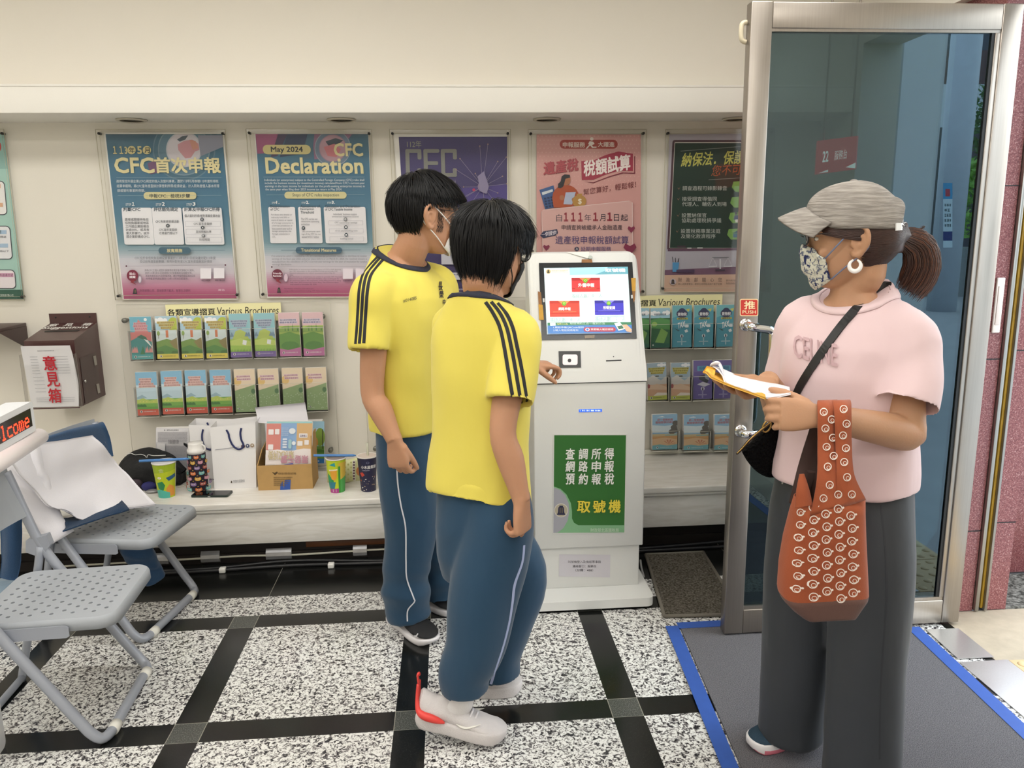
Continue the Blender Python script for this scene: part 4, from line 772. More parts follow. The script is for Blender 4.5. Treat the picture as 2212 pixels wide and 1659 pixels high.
def dE(P):
    P.rect(0, 0, 1, .6, '#6fb3d9'); P.rect(0, .3, 1, .66, '#bcdcec'); P.poly([(0, .58), (.25, .52), (.5, .6), (0, .62)], '#8fb6c9'); title(P, ((.145, .17, .73), (.2, .22, .7), (.255, .15, .82), (.31, .15, .9)), '#a8605e', '#e3b6ac')
    P.rect(0, .63, 1, .9, '#6fb53a'); P.poly([(0, .64), (.3, .6), (.6, .66), (1, .62), (1, .72), (0, .72)], '#bcd446')
    for x in (.15, .3, .46, .8): P.circ(x, .68, .025, '#eddb59', .012, 8)
    for x in (.05, .2, .34): P.circ(x, .79, .1, '#3c7a32', .05)
    P.rect(0, .8, 1, .86, '#5aa536'); foot(P, '#d8452b', v=.855)
def dF(P):
    P.rect(0, 0, 1, .5, '#e8cfa9'); P.circ(.15, .28, .19, '#e7b75e', .1); title(P, ((.15, .12, .76), (.215, .14, .78)), '#a8546c', '#e4c3c6'); P.poly([(0, .5), (1, .36), (1, 1), (0, 1)], '#86a866'); P.circ(.88, .52, .1, '#4a7a45', .06)
    rd = random.Random(5)
    for k in range(30): x, y = rd.uniform(.04, .94), rd.uniform(.58, .97); P.poly([(x, y), (x+.05, y-.02), (x+.06, y+.004)], '#b9cda3', False)
    P.up(); P.circ(.16, .92, .04, '#e4e4df', .022); P.poly([(.13, .935), (.19, .935), (.17, .9), (.15, .9)], '#2b2b33')
def dG(P):
    P.rect(0, 0, 1, .3, '#8fc7dc'); cloud(P, .2, .13, 1); cloud(P, .85, .12, .9); P.text('稅務服務宣導', .18, .13, .8, .185, '#7d8d9b', .014); P.rect(0, .25, 1, 1, '#2c6a3c'); P.poly([(0, .3), (.5, .24), (1, .3), (1, .55), (0, .5)], '#4a9a44'); P.poly([(.2, .9), (.55, .5), (.9, .62), (.6, 1)], '#78b245'); P.circ(.2, .4, .14, '#8fc04b', .06); P.poly([(0, .85), (1, .9), (1, 1), (0, 1)], '#1f5a43'); P.circ(.13, .93, .04, '#d5dcd3', .022)
def dH(P):
    P.rect(0, 0, 1, 1, '#3c9ab4'); P.poly([(0, 0), (1, 0), (1, .12), (0, .3)], '#5fb6c0'); P.circ(.5, .2, .29, '#2c2f55', .1); P.circ(.5, .13, .17, '#2c2f55', .06); P.text('貨物稅', .27, .17, .74, .255, '#f1f1f3', .02); P.rect(.24, .295, .8, .34, '#c3b53c', .01); P.text('實務手冊', .3, .3, .72, .335, '#2a3a3c', .014)
    P.poly([(.68, .1), (.9, .08), (.84, .16)], '#d8cf4a'); P.text('TAX', .28, .42, .66, .56, '#e9eef0', .03, rise=-.05); P.rect(.66, .46, .84, .53, '#dfe6e9', .02); P.poly([(.62, .6), (.76, .57), (.82, .63), (.68, .655)], '#eef2f3')
    P.poly([(.1, .54), (.4, .6), (.3, .62)], '#35606a'); P.circ(.49, .73, .085, '#dbe5e8', .042); P.poly([(.455, .765), (.53, .765), (.515, .7), (.47, .7)], '#27303f'); P.rect(.46, .78, .52, .95, '#9fc6d0'); P.rect(.25, .855, .73, .88, '#9fc6d0')
def dI(P):
    P.rect(0, 0, 1, .6, '#8fa9bb'); cloud(P, .75, .06, .8, '#dfe3e6'); P.poly([(0, .42), (.3, .32), (.7, .48), (1, .36), (1, .7), (0, .7)], '#c9c3ba'); title(P, ((.13, .08, .9), (.19, .12, .86), (.25, .2, .8)), '#5f5a2a', '#d3c54b'); P.rect(.42, .34, .6, .37, '#5f5a4a', .01)
    P.rect(0, .58, 1, .9, '#d59a72'); P.poly([(0, .62), (.5, .56), (1, .66), (1, .74), (0, .7)], '#e0b792'); P.poly([(.3, .88), (.5, .8), (1, .82), (1, .9), (.3, .9)], '#e3d4c4'); P.circ(.06, .62, .07, '#a33d3f', .06); foot(P, '#b9c33a', tc='#4f5428')
def dJ(P):
    P.rect(0, 0, 1, 1, '#5a4a97'); P.rect(0, 0, 1, .3, '#64549f'); P.rect(.2, .14, .86, .27, '#4f9fc2', .03); P.text('所得稅', .3, .155, .78, .255, '#2f5a8a', .02); P.poly([(.3, .4), (.62, .36), (.82, .5), (.72, .6), (.3, .48)], '#3d3f47'); P.poly([(.6, .34), (.84, .36), (.82, .52), (.62, .46)], '#8b93a0'); P.poly([(.2, .62), (.5, .55), (.9, .62), (.6, .68)], '#c6c3d3')
    P.circ(.5, .73, .1, '#cfcade', .05); P.poly([(.455, .77), (.545, .77), (.525, .695), (.475, .695)], '#2b2a45'); P.rect(.46, .79, .53, .97, '#8f86b9'); P.rect(.26, .87, .72, .9, '#8f86b9')
def dK(P):
    P.rect(0, 0, 1, .6, '#7fb3d8'); P.poly([(0, .3), (.5, .33), (1, .3), (1, .52), (0, .52)], '#c3d6df'); P.poly([(.18, .08), (.4, .05), (.5, .08)], '#eef2f4'); P.text('統一發票給獎', .2, .12, .82, .185, '#b0707f', .03); P.text('雲端發票好處多', .12, .195, .88, .26, '#b0707f', .03)
    for x, y in ((.93, .26), (.86, .38), (.78, .5), (.9, .46)): P.circ(x, y, .13, '#56524a', .075)
    P.rect(0, .56, 1, .68, '#d5b778'); P.rect(.5, .58, 1, .605, '#66aeb2'); P.rect(0, .62, 1, .95, '#d8954f'); P.poly([(0, .7), (.5, .66), (1, .72), (1, .9), (0, .9)], '#e2b27c')
    for k in range(6): a = R(18+29*k); P.poly([(.66, .86), (.66+.27*math.cos(a)-.03, .86-.14*math.sin(a)), (.66+.27*math.cos(a)+.04, .86-.15*math.sin(a)+.01)], '#cf6a45', False)
    P.up(); P.poly([(0, .88), (.3, .85), (.6, .89), (1, .86), (1, 1), (0, 1)], '#5aa9b8'); P.circ(.2, .94, .045, '#dbe7e8', .03); P.poly([(.17, .955), (.23, .955), (.21, .92), (.19, .92)], '#2b2b33'); P.text('北區國稅局關心您', .3, .925, .78, .952, '#d9ecef', .004)
def dL(P):
    P.rect(0, 0, 1, .45, '#d2b184'); P.text('扣繳申報', .1, .1, .86, .2, '#5f8a6a', .02); P.text('宣導手冊', .1, .24, .86, .33, '#5f8a6a', .02); P.rect(0, .42, 1, 1, '#c99c62'); P.poly([(0, .7), (1, .6), (1, .85), (0, .85)], '#4a3c38'); P.rect(0, .84, 1, 1, '#d9604f'); P.circ(.2, .92, .07, '#eadcd6', .035)
def dM(P):
    P.rect(0, 0, 1, .5, '#e3d9c4'); cloud(P, .3, .08, 1.2); P.rect(0, .4, 1, 1, '#d9a878'); P.circ(.5, .62, .3, '#3c3434', .12); P.circ(.62, .8, .2, '#3a2f2c', .06); P.rect(0, .82, 1, 1, '#e07a5c'); P.circ(.3, .9, .09, '#eadcd6', .04)
def dN(P):
    P.rect(0, 0, 1, .4, '#c9d8b0'); P.rect(0, .35, 1, 1, '#3f8a5a'); P.poly([(0, .5), (1, .4), (1, .7), (0, .75)], '#9fc8a0'); P.rect(0, .85, 1, 1, '#3a9a8a')
BW = .1
def rack(idx, xc, label, lblx, items):
    x0, x1 = xc-.508, xc+.508; zt = 1.155
    T = thing('brochure_rack', label, 'rack', (xc, YW, .33), 'acrylic brochure racks')
    b = MB(); b.box(x0, 3.938, .335, x1, 3.942, zt, M_RACK)
    for a, c in (((x0, zt), (x1, zt)), ((x0, .335), (x0, zt)), ((x1, .335), (x1, zt))): b.tube([(a[0], 3.939, a[1]), (c[0], 3.939, c[1])], .0012, M_REDGE, 4)
    b.build('back_panel', T)
    b = MB(); b.box(x0, 3.93, .315, x1, YW-.001, .338, M_REDGE, .001); b.build('base_rail', T)
    for dx in (-.47, .47):
        for z in (1.08, .40):
            b = MB(); b.lathe([(.0001, .03), (.011, .0295), (.0125, .026), (.0125, .012), (.007, .012), (.007, -.018)], (xc+dx, 3.94, z), M_KNOB, 18, ax=(0, -1, 0)); b.build('standoff', T)
    lx0, lx1 = lblx; z0 = 1.063
    b = MB(); b.box(lx0, 3.9355, z0, lx1, 3.937, z0+.088, M_LABEL); b.build('header_label', T)
    w = lx1-lx0; pr = Print(lambda x, y, h: Vector((lx0+x*w, 3.9355-h, z0+.088-y*.088)))
    pr.text('各類宣導摺頁', .012, .24, .425, .62, '#27261f', .018); pr.text('Various Brochures', .435, .2, .975, .62, '#27261f', .006, shear=.02); pr.mb.build('header_lettering', T)
    for (p, w, hp) in items:            # one clear pocket round each brochure: front plate, floor and two cheeks
        b = MB(); a, c = p.x-w/2-.004, p.x+w/2+.004
        b.box(a, YB-.012, p.z-.008, c, YB-.010, p.z+hp, M_RACK); b.box(a, YB-.010, p.z-.008, c, 3.937, p.z-.005, M_RACK)
        for q in (a, c): b.box(q-.001, YB-.012, p.z-.008, q+.001, 3.937, p.z+hp, M_RACK)
        b.tube([(a, YB-.0125, p.z+hp), (c, YB-.0125, p.z+hp)], .001, M_REDGE, 4); b.tube([(a, YB-.0125, p.z-.007), (c, YB-.0125, p.z-.007)], .0016, M_REDGE, 4)
        b.tube([(c, YB-.0125, p.z-.007), (c, YB-.0125, p.z+hp)], .0013, M_REDGE, 4)
        b.build('pocket', T)
    return T
PROTO = {}
KIND = dict(A=(dA, BW, .205), B=(dB, BW, .205), C=(dC, BW, .212), D=(dD, BW, .212), E=(dE, BW, .212), F=(dF, BW, .212), G=(dG, BW, .2), H=(dH, BW, .212), I=(dI, BW, .19), J=(dJ, BW, .2), K=(dK, .132, .185), L=(dL, BW, .2), M=(dM, BW, .2), N=(dN, BW, .2))
def put_bro(k, p, lab, group, tilt=.07, roll=0, th=.022):
    d, w, h = KIND[k]
    if k not in PROTO: PROTO[k] = T = bro(k, w, h, th, d)
    else: T = copy_tree(PROTO[k])
    T.location = p; T.rotation_euler = (-tilt, roll, 0); T['label'] = lab; T['group'] = group
zz = lambda x, y: (240+x/4.254, 640+y/4.254)
ORD = ('first', 'second', 'third', 'fourth', 'fifth', 'sixth', 'seventh', 'eighth')
DESC = dict(A='coral and teal seascape brochure', B='meadow brochure with a yellow foot', C='lime hill brochure with a purple foot', D='pink topped brochure with a magenta foot', E='sky blue brochure with an orange red foot', F='cream and sage green brochure', G='dark green brochure with clouds on top', H='teal TAX booklet with a navy badge', I='sandy brochure with a lime yellow foot', J='purple booklet with a dark laptop picture', K='seaside booklet with a teal foot', L='kraft brown brochure with green writing', M='cream brochure with dark blots and a coral foot', N='green brochure')
r1 = ((195, 395, 583), (425, 630, 577), (650, 855, 574), (877, 1080, 571), (1095, 1305, 565), (1318, 1530, 558), (1550, 1752, 553), (1770, 1965, 550))
r2 = ((245, 450, 1097), (472, 683, 1085), (700, 893, 1078), (922, 1125, 1073), (1145, 1345, 1066), (1362, 1560, 1062), (1580, 1782, 1053), (1795, 2000, 1048))
its = []
for row, rr, ks in ((0, r1, 'ABBBCCDD'), (1, r2, 'EEEEFFFF')):
    for i, ((a, c, y), k) in enumerate(zip(rr, ks)):
        p = at(*zz((a+c)/2, y-4), YB); its.append((p.copy(), BW, .14))
        put_bro(k, p, '%s, %s in %s row of left rack' % (DESC[k], ORD[i], ('upper', 'lower')[row]), 'folded brochures in the racks')
cx = (at(253, 655, 3.94).x+at(712, 652, 3.94).x)/2
rack(0, cx, 'clear acrylic brochure rack on the wall above the white ledge, leftmost, fully filled', (at(359, 680, 3.936).x, at(608, 680, 3.936).x), its)
z2 = lambda x, y: (1380+x/4.147, 620+y/4.147)
its = []
for row, rr in ((0, ((-75, 85, 549, 'G'), (95, 285, 547, 'G'), (290, 478, 542, 'H'), (485, 672, 539, 'H'), (685, 868, 536, 'H'))), (1, ((82, 250, 1013, 'I'), (282, 462, 1012, 'I'), (480, 660, 1006, 'J'), (666, 845, 1002, 'J'))), (2, ((118, 345, 1457, 'K'), (392, 630, 1459, 'K'), (668, 900, 1456, 'K')))):
    for i, (a, c, y, k) in enumerate(rr):
        w = KIND[k][1]; p = at(*z2((a+c)/2, y-3), YB); its.append((p.copy(), w, .12 if row < 2 else .1))
        put_bro(k, p, '%s, %s in %s row of right rack' % (DESC[k], ORD[i], ('top', 'middle', 'bottom')[row]), 'folded brochures in the racks', roll=(-.03 if k == 'I' and i == 0 else 0))
cx = at(1437, 655, 3.94).x
rack(1, cx, 'clear acrylic brochure rack on the wall between the kiosk and the glass door', (at(1311, 655, 3.936).x, at(1560, 655, 3.936).x), its)
its = []
for row, y in ((0, 758), (1, 880), (2, 990)):
    for i, (px, k) in enumerate(((1088, 'LNE'[row]), (1148, 'MNF'[row]))):
        p = at(px, y, YB); its.append((p.copy(), BW, .12))
        put_bro(k, p, '%s, %s in %s row of middle rack' % (DESC[k], ('left one', 'right one')[i], ('top', 'middle', 'bottom')[row]), 'folded brochures in the racks')
cx = (at(786, 700, 3.94).x+.508-.008)
rack(2, cx, 'clear acrylic brochure rack on the wall mostly hidden behind the two boys', (at(848, 670, 3.936).x, at(1097, 670, 3.936).x), its)
# =================================================================== things left on the white ledge
ZB = .3142
zl = lambda x, y: (240+x/3.568, 860+y/3.568)
def onb(x, y, z=ZB): return fl(*zl(x, y), z)
def sizeat(p, px): return px*((p-EYE).dot(_fw))/FPX
M_CARD = mat('cardboard', '#b8935c', .8, var=.12, vs=25); M_WPAPER = mat('white_bag_paper', '#eceaea', .5); M_NAVYC = mat('navy_cord', '#27305f', .7); M_STRAW = mat('blue_straw', '#4f86c8', .3); M_BLACKF = mat('black_fabric', '#141517', .75, var=.3, vs=60, bump=.3, bs=120)
M_LIDF = mat('cup_lid', '#e9e4de', .3); M_DKBLK = mat('black_plastic', '#15161a', .3)
def cup(label, pb, hpx, rt, rb, h, body, art, film, group):
    T = thing('paper_cup', label, 'cup', pb, group); c = Vector(pb)
    b = MB(); b.lathe([(.0001, 0), (rb-.002, 0), (rb, .002), (rt, h-.003), (rt-.0008, h-.003), (rb, .004)], c, body, 40, cap=False); b.build('cup_body', T)
    pr = Print(lambda u, v, k: (lambda r, a: Vector((c.x+r*math.sin(a), c.y-r*math.cos(a), c.z+h*(1-v))))(rb+(rt-rb)*(1-v)+.0003+k, (u-.5)*PI), lift=.00012, h0=.0002); pr.box = (0, 1)
    def curved(f):                     # keep art on the curve: subdivide wide polygons
        return f
    art(pr); pr.mb.build('sleeve_print', T)
    b = MB(); b.lathe([(rt-.002, h-.0045), (rt+.002, h-.004), (rt+.003, h-.001), (rt+.002, h+.0015), (rt-.001, h+.001), (rt-.002, h-.0005), (.0001, h-.0005)], c, M_LIDF, 40, cap=False); b.build('rim', T)
    b = MB(); b.lathe([(rt-.0025, h+.0003), (.0001, h+.0003)], c, film, 36, cap=False); b.build('film_lid', T)
    return T
def bpoly(P, pts, c, n=6):             # polygon whose edges are subdivided so that it follows a curved side
    Q = []
    for (a, b), (d, e) in zip(pts, pts[1:]+pts[:1]):
        for k in range(n): Q.append((a+(d-a)*k/n, b+(e-b)*k/n))
    # slice into thin vertical strips for curvature
    us = [p[0] for p in Q]; u0, u1 = min(us), max(us); S = max(1, int((u1-u0)/.06))
    for k in range(S):
        l, r = u0+(u1-u0)*k/S, u0+(u1-u0)*(k+1)/S
        def cut(poly, x, keep):
            out = []
            for p, q in zip(poly, poly[1:]+poly[:1]):
                ip = (p[0] >= x) if keep else (p[0] <= x); iq = (q[0] >= x) if keep else (q[0] <= x)
                if ip: out.append(p)
                if ip != iq: t = (x-p[0])/(q[0]-p[0]); out.append((x, p[1]+(q[1]-p[1])*t))
            return out
        C = cut(pts, l, True); C = cut(C, r, False) if len(C) > 2 else C
        if len(C) > 2: P.poly(C, c, False)
    P.up()
def art1(P):
    bpoly(P, [(0, 0), (1, 0), (1, 1), (0, 1)], '#c4d22b'); bpoly(P, [(0, 0), (1, 0), (1, .2), (0, .3)], '#a9c22a')
    bpoly(P, [(.1, .35), (.16, .4), (.1, .62), (.05, .6)], '#4d8f3c'); bpoly(P, [(.3, .55), (.5, .5), (.58, .62), (.5, .78), (.32, .72)], '#2f8a55'); bpoly(P, [(.62, .4), (.95, .32), (.98, .42), (.7, .5)], '#2c5f8a'); bpoly(P, [(.6, .72), (.72, .6), (.9, .7), (.95, .95), (.6, .95)], '#e39a3f')
    bpoly(P, [(.1, .8), (.4, .74), (.72, .84), (.72, 1), (.05, 1)], '#58bfae'); P.circ(.42, .4, .06, '#f0f0e6', .035); P.circ(.42, .4, .02, '#e0b83a', .012)
    P.text('金', .44, .12, .58, .24, '#dbe39a', .02)
def art2(P):
    bpoly(P, [(0, 0), (1, 0), (1, 1), (0, 1)], '#c9d62b'); bpoly(P, [(.62, .1), (1, .1), (1, .6), (.62, .6)], '#e3c04a'); bpoly(P, [(.08, .55), (.2, .42), (.42, .62), (.42, .95), (.1, .85)], '#2f9a5f'); bpoly(P, [(.6, .2), (.68, .2), (.68, 1), (.6, 1)], '#3f9a3a'); bpoly(P, [(.68, .6), (1, .5), (1, 1), (.68, 1)], '#54b056')
    bpoly(P, [(.3, .32), (.56, .3), (.54, .55), (.46, .62), (.34, .58)], '#eaa83a'); bpoly(P, [(.26, .3), (.58, .27), (.58, .31), (.26, .34)], '#f1e6c8'); bpoly(P, [(.3, .16), (.5, .08), (.52, .2)], '#2f9fa8'); bpoly(P, [(.2, .68), (.5, .66), (.44, .86), (.2, .86)], '#2f7f8f'); bpoly(P, [(.2, .88), (.6, .86), (.6, 1), (.2, 1)], '#b0478f'); P.rect(.36, .88, .5, .97, '#e9e6e2')
def art3(P):
    bpoly(P, [(0, 0), (1, 0), (1, 1), (0, 1)], '#262545'); P.circ(.55, .14, .05, '#8f8fb0', .03); P.circ(.55, .14, .035, '#262545', .02)
    P.text('小木屋鬆餅', .3, .22, .86, .32, '#f1efee', .02); P.words(.34, .355, .6, .375, '#b9b6c6', 3)
    rd = random.Random(8); bpoly(P, [(.2, .45), (.34, .42), (.42, .5), (.3, .56)], '#c9483a')
    for k in range(26):
        x, y = rd.uniform(.16, .82), rd.uniform(.55, .95); a = rd.uniform(0, PI); l = rd.uniform(.04, .1)
        P.poly([(x, y), (x+l*math.cos(a), y+l*.6*math.sin(a)), (x+l*.5*math.cos(a+1), y+l*.5*math.sin(a+1))], rd.choice(('#d9d0c4', '#a98f6a', '#c2a98a', '#8a7a70', '#c05a3f', '#e9e4dc')))
cp = onb(433, 752); T = cup('bright green tropical paper cup beside the bag, blue straw lying across its lid', cp, 0, sizeat(cp, 24), sizeat(cp, 16.5), sizeat(cp, 77), mat('cup_paper', '#e6e4dc', .5), art1, M_LIDF, 'bubble tea cups')
def straw(a, c, label):
    b = MB(); b.tube([a, c], .0062, M_STRAW, 12, cap=False); d = (c-a).normalized(); b.tube([c-d*.001, c+d*.012], [.0062, .002], M_STRAW, 12); tag(b.build('drinking_straw'), label, 'straw', 'wrapped blue straws')
hz = sizeat(cp, 77)
a = at(*zl(212, 470), cp.y-.015); c = at(*zl(585, 497), cp.y); z = cp.z+hz+.0085
straw(Vector((a.x, cp.y-.01, z)), Vector((c.x, cp.y+.0, z)), 'blue straw lying on the green tropical cup beside the black bag')
cp = onb(1746, 714); T = cup('yellow green paper cup with a cocktail picture, right of the cardboard box', cp, 0, sizeat(cp, 21), sizeat(cp, 15.5), sizeat(cp, 75), MATS['cup_paper'], art2, mat('brown_film', '#a39389', .2), 'bubble tea cups')
z = cp.z+sizeat(cp, 75)+.0085; a = at(*zl(1560, 415), cp.y); c = at(*zl(1868, 462), cp.y)
straw(Vector((a.x, cp.y, z+.004)), Vector((c.x, cp.y, z-.002)), 'blue straw lying on the yellow green cup right of the box')
cp = onb(1985, 706); T = cup('dark navy paper cup with white lettering, nearest the taller boy', cp, 0, sizeat(cp, 21), sizeat(cp, 15.5), sizeat(cp, 77), mat('cup_paper_navy', '#2a2948', .5), art3, mat('printed_film', '#d9c9bd', .25), 'bubble tea cups')
b = MB(); z = cp.z+sizeat(cp, 77)-.06; b.tube([(cp.x+.004, cp.y, z), (cp.x+.004, cp.y, z+.12)], .005, mat('clear_straw', '#c5c4ae', .2), 10); b.build('straw', T)
# black bag
P_ = lambda x, y, Y: at(*zl(x, y), Y)
bagc = onb(300, 640); bx0, bx1 = P_(20, 600, 3.72).x, P_(548, 600, 3.72).x
T = thing('drawstring_bag', 'soft black bag slumped on the ledge behind the green cup', 'bag', ((bx0+bx1)/2, 3.72, ZB))
b = MB(); ring = []; n = 40
prof = [(0, .30), (.12, .62), (.3, .8), (.5, .86), (.7, .8), (.86, .7), (1, .38)]
for i in range(21):
    t = i/20; x = bx0+(bx1-bx0)*t; h = cr([(p[1],) for p in prof], t)[0]*.215*(1-.28*max(0, t-.2)); dp = .05+.05*math.sin(PI*min(1, t+.02))
    ring.append([Vector((x+.006*math.sin(6*PI*k/n+5*t), 3.73+dp*sup(2*PI*k/n, 2.6)[0]+.006*math.sin(9*t+k), ZB+max(.001, h*.5+h*.5*sup(2*PI*k/n, 2.6)[1]+.008*math.sin(11*t+k*.9)*(1 if k < n/2 else 0)))) for k in range(n)])
b.loft(ring, M_BLACKF); o = b.build('bag_body', T)
bvb = None
pr = Print(lambda x, y, h: P_(x, y, 3.625)+Vector((0, -h, 0)))
q = [(120, 425), (150, 412), (185, 425), (230, 422), (262, 432), (275, 450), (285, 425), (330, 432), (420, 428)]
b = MB(); b.tube([P_(x, y+12, 3.668-.00006*abs(x-280)) for x, y in q], .0016, ink('#d9d8d6'), 6, sub=3); b.build('outline_logo', T)
b = MB(); b.ell((P_(290, 660, 3.63).x, 3.63, ZB+.022), (.035, 0, 0), (0, .02, 0), (0, 0, .022), mat('dark_blue_cloth', '#2a2a6a', .7), 16, 10); b.ell((P_(180, 640, 3.63).x, 3.64, ZB+.03), (.035, 0, 0), (0, .02, 0), (0, 0, .03), mat('dark_multicolour_cloth', '#33262f', .7, var=.5, vs=40), 16, 10); b.build('side_pocket', T)
q = onb(320, 728); b = MB(); b.ell(q+Vector((0, 0, .008)), (.03, 0, 0), (0, .02, 0), (0, 0, .008), mat('silver_mouse', '#a9a9ab', .3, metal=.4), 18, 10); tag(b.build('computer_mouse'), 'small silver mouse on the ledge in front of the black bag', 'mouse')
b = MB(); b.tube([onb(500, 690)+Vector((0, 0, .003)), onb(560, 680)+Vector((0, 0, .003)), onb(590, 650)+Vector((0, 0, .004)), onb(570, 610)+Vector((0, 0, .02))], .0025, M_WHC, 8, sub=6); tag(b.build('charging_cable'), 'thin white charging cable looping on the ledge behind the bottle', 'cable')
# acrylic stand with a form
T = thing('leaflet_stand', 'clear acrylic stand holding a printed form behind the black bag and bottle', 'stand', (P_(470, 500, 3.86).x, 3.86, ZB))
f = lambda x, y, h: P_(x, y, 3.855)+Vector((0, -h, 0))
b = MB(); q0, q1 = f(348, 226, 0), f(612, 226, 0); z0 = .33; b.box(q0.x, 3.858, z0, q1.x, 3.862, q0.z, M_PAPER); b.build('form_sheet', T)
pr = Print(f, h0=.0006); pr.rect(345, 230, 600, 545, '#d3d1d4'); pr.rect(348, 232, 598, 340, '#e6e4e6'); pr.text('統一發票兌獎注意事項', 408, 240, 520, 253, '#4a4a52', .008)
for k in range(7): pr.line(358, 262+k*11, 590, 260+k*11, 1, '#9a989e'); pr.words(362, 264+k*11, 590, 270+k*11, '#a4a2aa', k)
for k in range(9): pr.line(447+k*9, 318, 447+k*9, 350, 2.5, '#4a4a50')
for k in range(16): pr.words(360, 365+k*10, 592, 371+k*10, '#9c9aa3', k+20)
pr.rect(358, 345, 420, 405, '#e9e7e8'); pr.mb.build('form_print', T)
b = MB(); b.box(q0.x-.004, 3.846, ZB, q1.x+.004, 3.848, P_(470, 335, 3.85).z, M_RACK); b.box(q0.x-.004, 3.846, ZB, q1.x+.004, 3.9, ZB+.002, M_RACK); b.build('front_plate', T)
# steel bottle in a printed sleeve
c = onb(683, 706); r = sizeat(c, 18.5); h = sizeat(c, 82); T = thing('drink_bottle', 'slim bottle in a dark owl-patterned sleeve with a white cap', 'bottle', c)
M_SLV = mat('dark_purple_sleeve', '#2b2031', .6)
b = MB(); b.lathe([(.0001, 0), (r*.95, .001), (r, .01), (r, h), (r*.97, h+.003), (.0001, h+.003)], c, M_SLV, 32); b.build('sleeve', T)
pr = Print(lambda u, v, k: Vector((c.x+(r+.0004+k)*math.sin((u-.5)*PI), c.y-(r+.0004+k)*math.cos((u-.5)*PI), c.z+h*(1-v))), lift=.0001); rd = random.Random(3)
cols = ('#d9763a', '#c98aa0', '#8a6fa3', '#6fb3b0', '#d9a83f', '#b0554a')
for j in range(7):
    for i in range(4):
        x, y = .08+.25*i+(j % 2)*.12, .06+.14*j; k = cols[(i*3+j) % 6]
        pr.circ(x, y, .085, k, .042, 12); pr.poly([(x-.085, y-.02), (x-.06, y-.06), (x-.02, y-.03)], k, False); pr.poly([(x+.085, y-.02), (x+.06, y-.06), (x+.02, y-.03)], k); pr.circ(x-.03, y-.008, .022, '#efe6d0', .012, 8); pr.circ(x+.03, y-.008, .022, '#efe6d0', .012, 8); pr.circ(x-.03, y-.008, .009, '#1f1a22', .005, 6); pr.circ(x+.03, y-.008, .009, '#1f1a22', .005, 6)
        pr.circ(x+.12, y+.05, .018, '#d9b04a', .01, 6)
pr.mb.build('sleeve_print', T)
b = MB(); b.lathe([(r*.98, h+.003), (r*.98, h+.02), (r*.86, h+.022), (r*.84, h+.045), (r*.8, h+.052), (.0001, h+.053)], c, mat('white_cap', '#e6e3df', .35), 32); b.build('bottle_cap', T)
b = MB(); b.tube([c+Vector((r*.7, -.01, h+.045)), c+Vector((r*1.08, -.012, h+.035)), c+Vector((r*1.1, -.012, h+.018)), c+Vector((r*.8, -.012, h+.008))], .004, MATS['white_cap'], 8, sub=4); b.build('carry_loop', T)
b = MB(); b.loft([[c+Vector((-r*.7-.012*t*2, -.004, h+.035+.028*t-.012*t*t)), c+Vector((-r*.7-.012*t*2, .004, h+.035+.028*t-.012*t*t)), c+Vector((-r*.7-.012*t*2, .004, h+.02+.028*t-.006*t)), c+Vector((-r*.7-.012*t*2, -.004, h+.02+.028*t-.006*t))] for t in (0, .5, 1)], M_DKBLK, smooth=False); b.build('strap', T)
# two white paper carrier bags
def carrier(label, x0, x1, xb0, xb1, yt, yb, Y, dp, back, lean=0):
    A, B_, C, D = P_(x0, yt[0], Y), P_(x1, yt[1], Y), P_(xb1, yb[1], Y), P_(xb0, yb[0], Y)
    zb = ZB; D.z = zb; C.z = zb
    T = thing('paper_bag', label, 'bag', ((D.x+C.x)/2, Y, zb), 'white carrier bags')
    b = MB(); off = Vector((.008, dp, 0)); G = [D, C, C+off, D+off]; H = [A, B_, B_+off+Vector((0, 0, .012)), A+off+Vector((0, 0, .012))]
    b.quad(G[0], G[1], H[1], H[0], M_WPAPER); b.quad(G[1], G[2], H[2], H[1], M_WPAPER); b.quad(G[2], G[3], H[3], H[2], M_WPAPER); b.quad(G[3], G[0], H[0], H[3], M_WPAPER); b.quad(*G, M_WPAPER)
    mI = lambda i, j: (H[i]+H[j])/2
    b.quad(H[1], H[1]+(H[2]-H[1])*.5+Vector((-.012, 0, -.002)), G[1]*.5+G[2]*.5+Vector((-.01, 0, .05)), G[1]+(H[1]-G[1])*.3, M_WPAPER)
    b.build('bag_paper', T, False)
    return T, A, B_, C, D, H
T, A, B_, C, D, H = carrier('white paper carrier bag standing behind another, mouth open', 597, 985, 640, 975, (207, 215), (665, 660), 3.74, .085, True)
b = MB(); off = Vector((0, -.001, 0)); f = lambda x, y, Y=3.737: P_(x, y, Y)
b.tube([f(708, 242), f(700, 290), f(706, 340), f(730, 385), f(768, 400)], .0042, M_NAVYC, 8, sub=4); b.build('handle', T)
b = MB(); b.tube([f(740, 190, 3.82), f(748, 210, 3.815), f(745, 235, 3.81)], .004, M_NAVYC, 8, sub=3); b.tube([f(865, 185, 3.82), f(858, 205, 3.815), f(850, 220, 3.81)], .004, M_NAVYC, 8, sub=3); b.build('handle', T)
b = MB(); b.quad(H[2]+Vector((-.001, -.07, -.012)), H[2]+Vector((-.001, -.002, .002)), H[2]+Vector((-.001, -.002, -.04)), H[2]+Vector((-.001, -.05, -.035)), M_DKBLK); b.build('gusset', T, False)
pr = Print(lambda x, y, h: f(x, y)+Vector((0, -h, 0))); pr.rect(720, 385, 770, 389, '#8a8a92'); bell(pr, 763, 626, 14, 16); pr.words(775, 620, 792, 632, '#3a3a44', 1); pr.mb.build('bag_print', T)
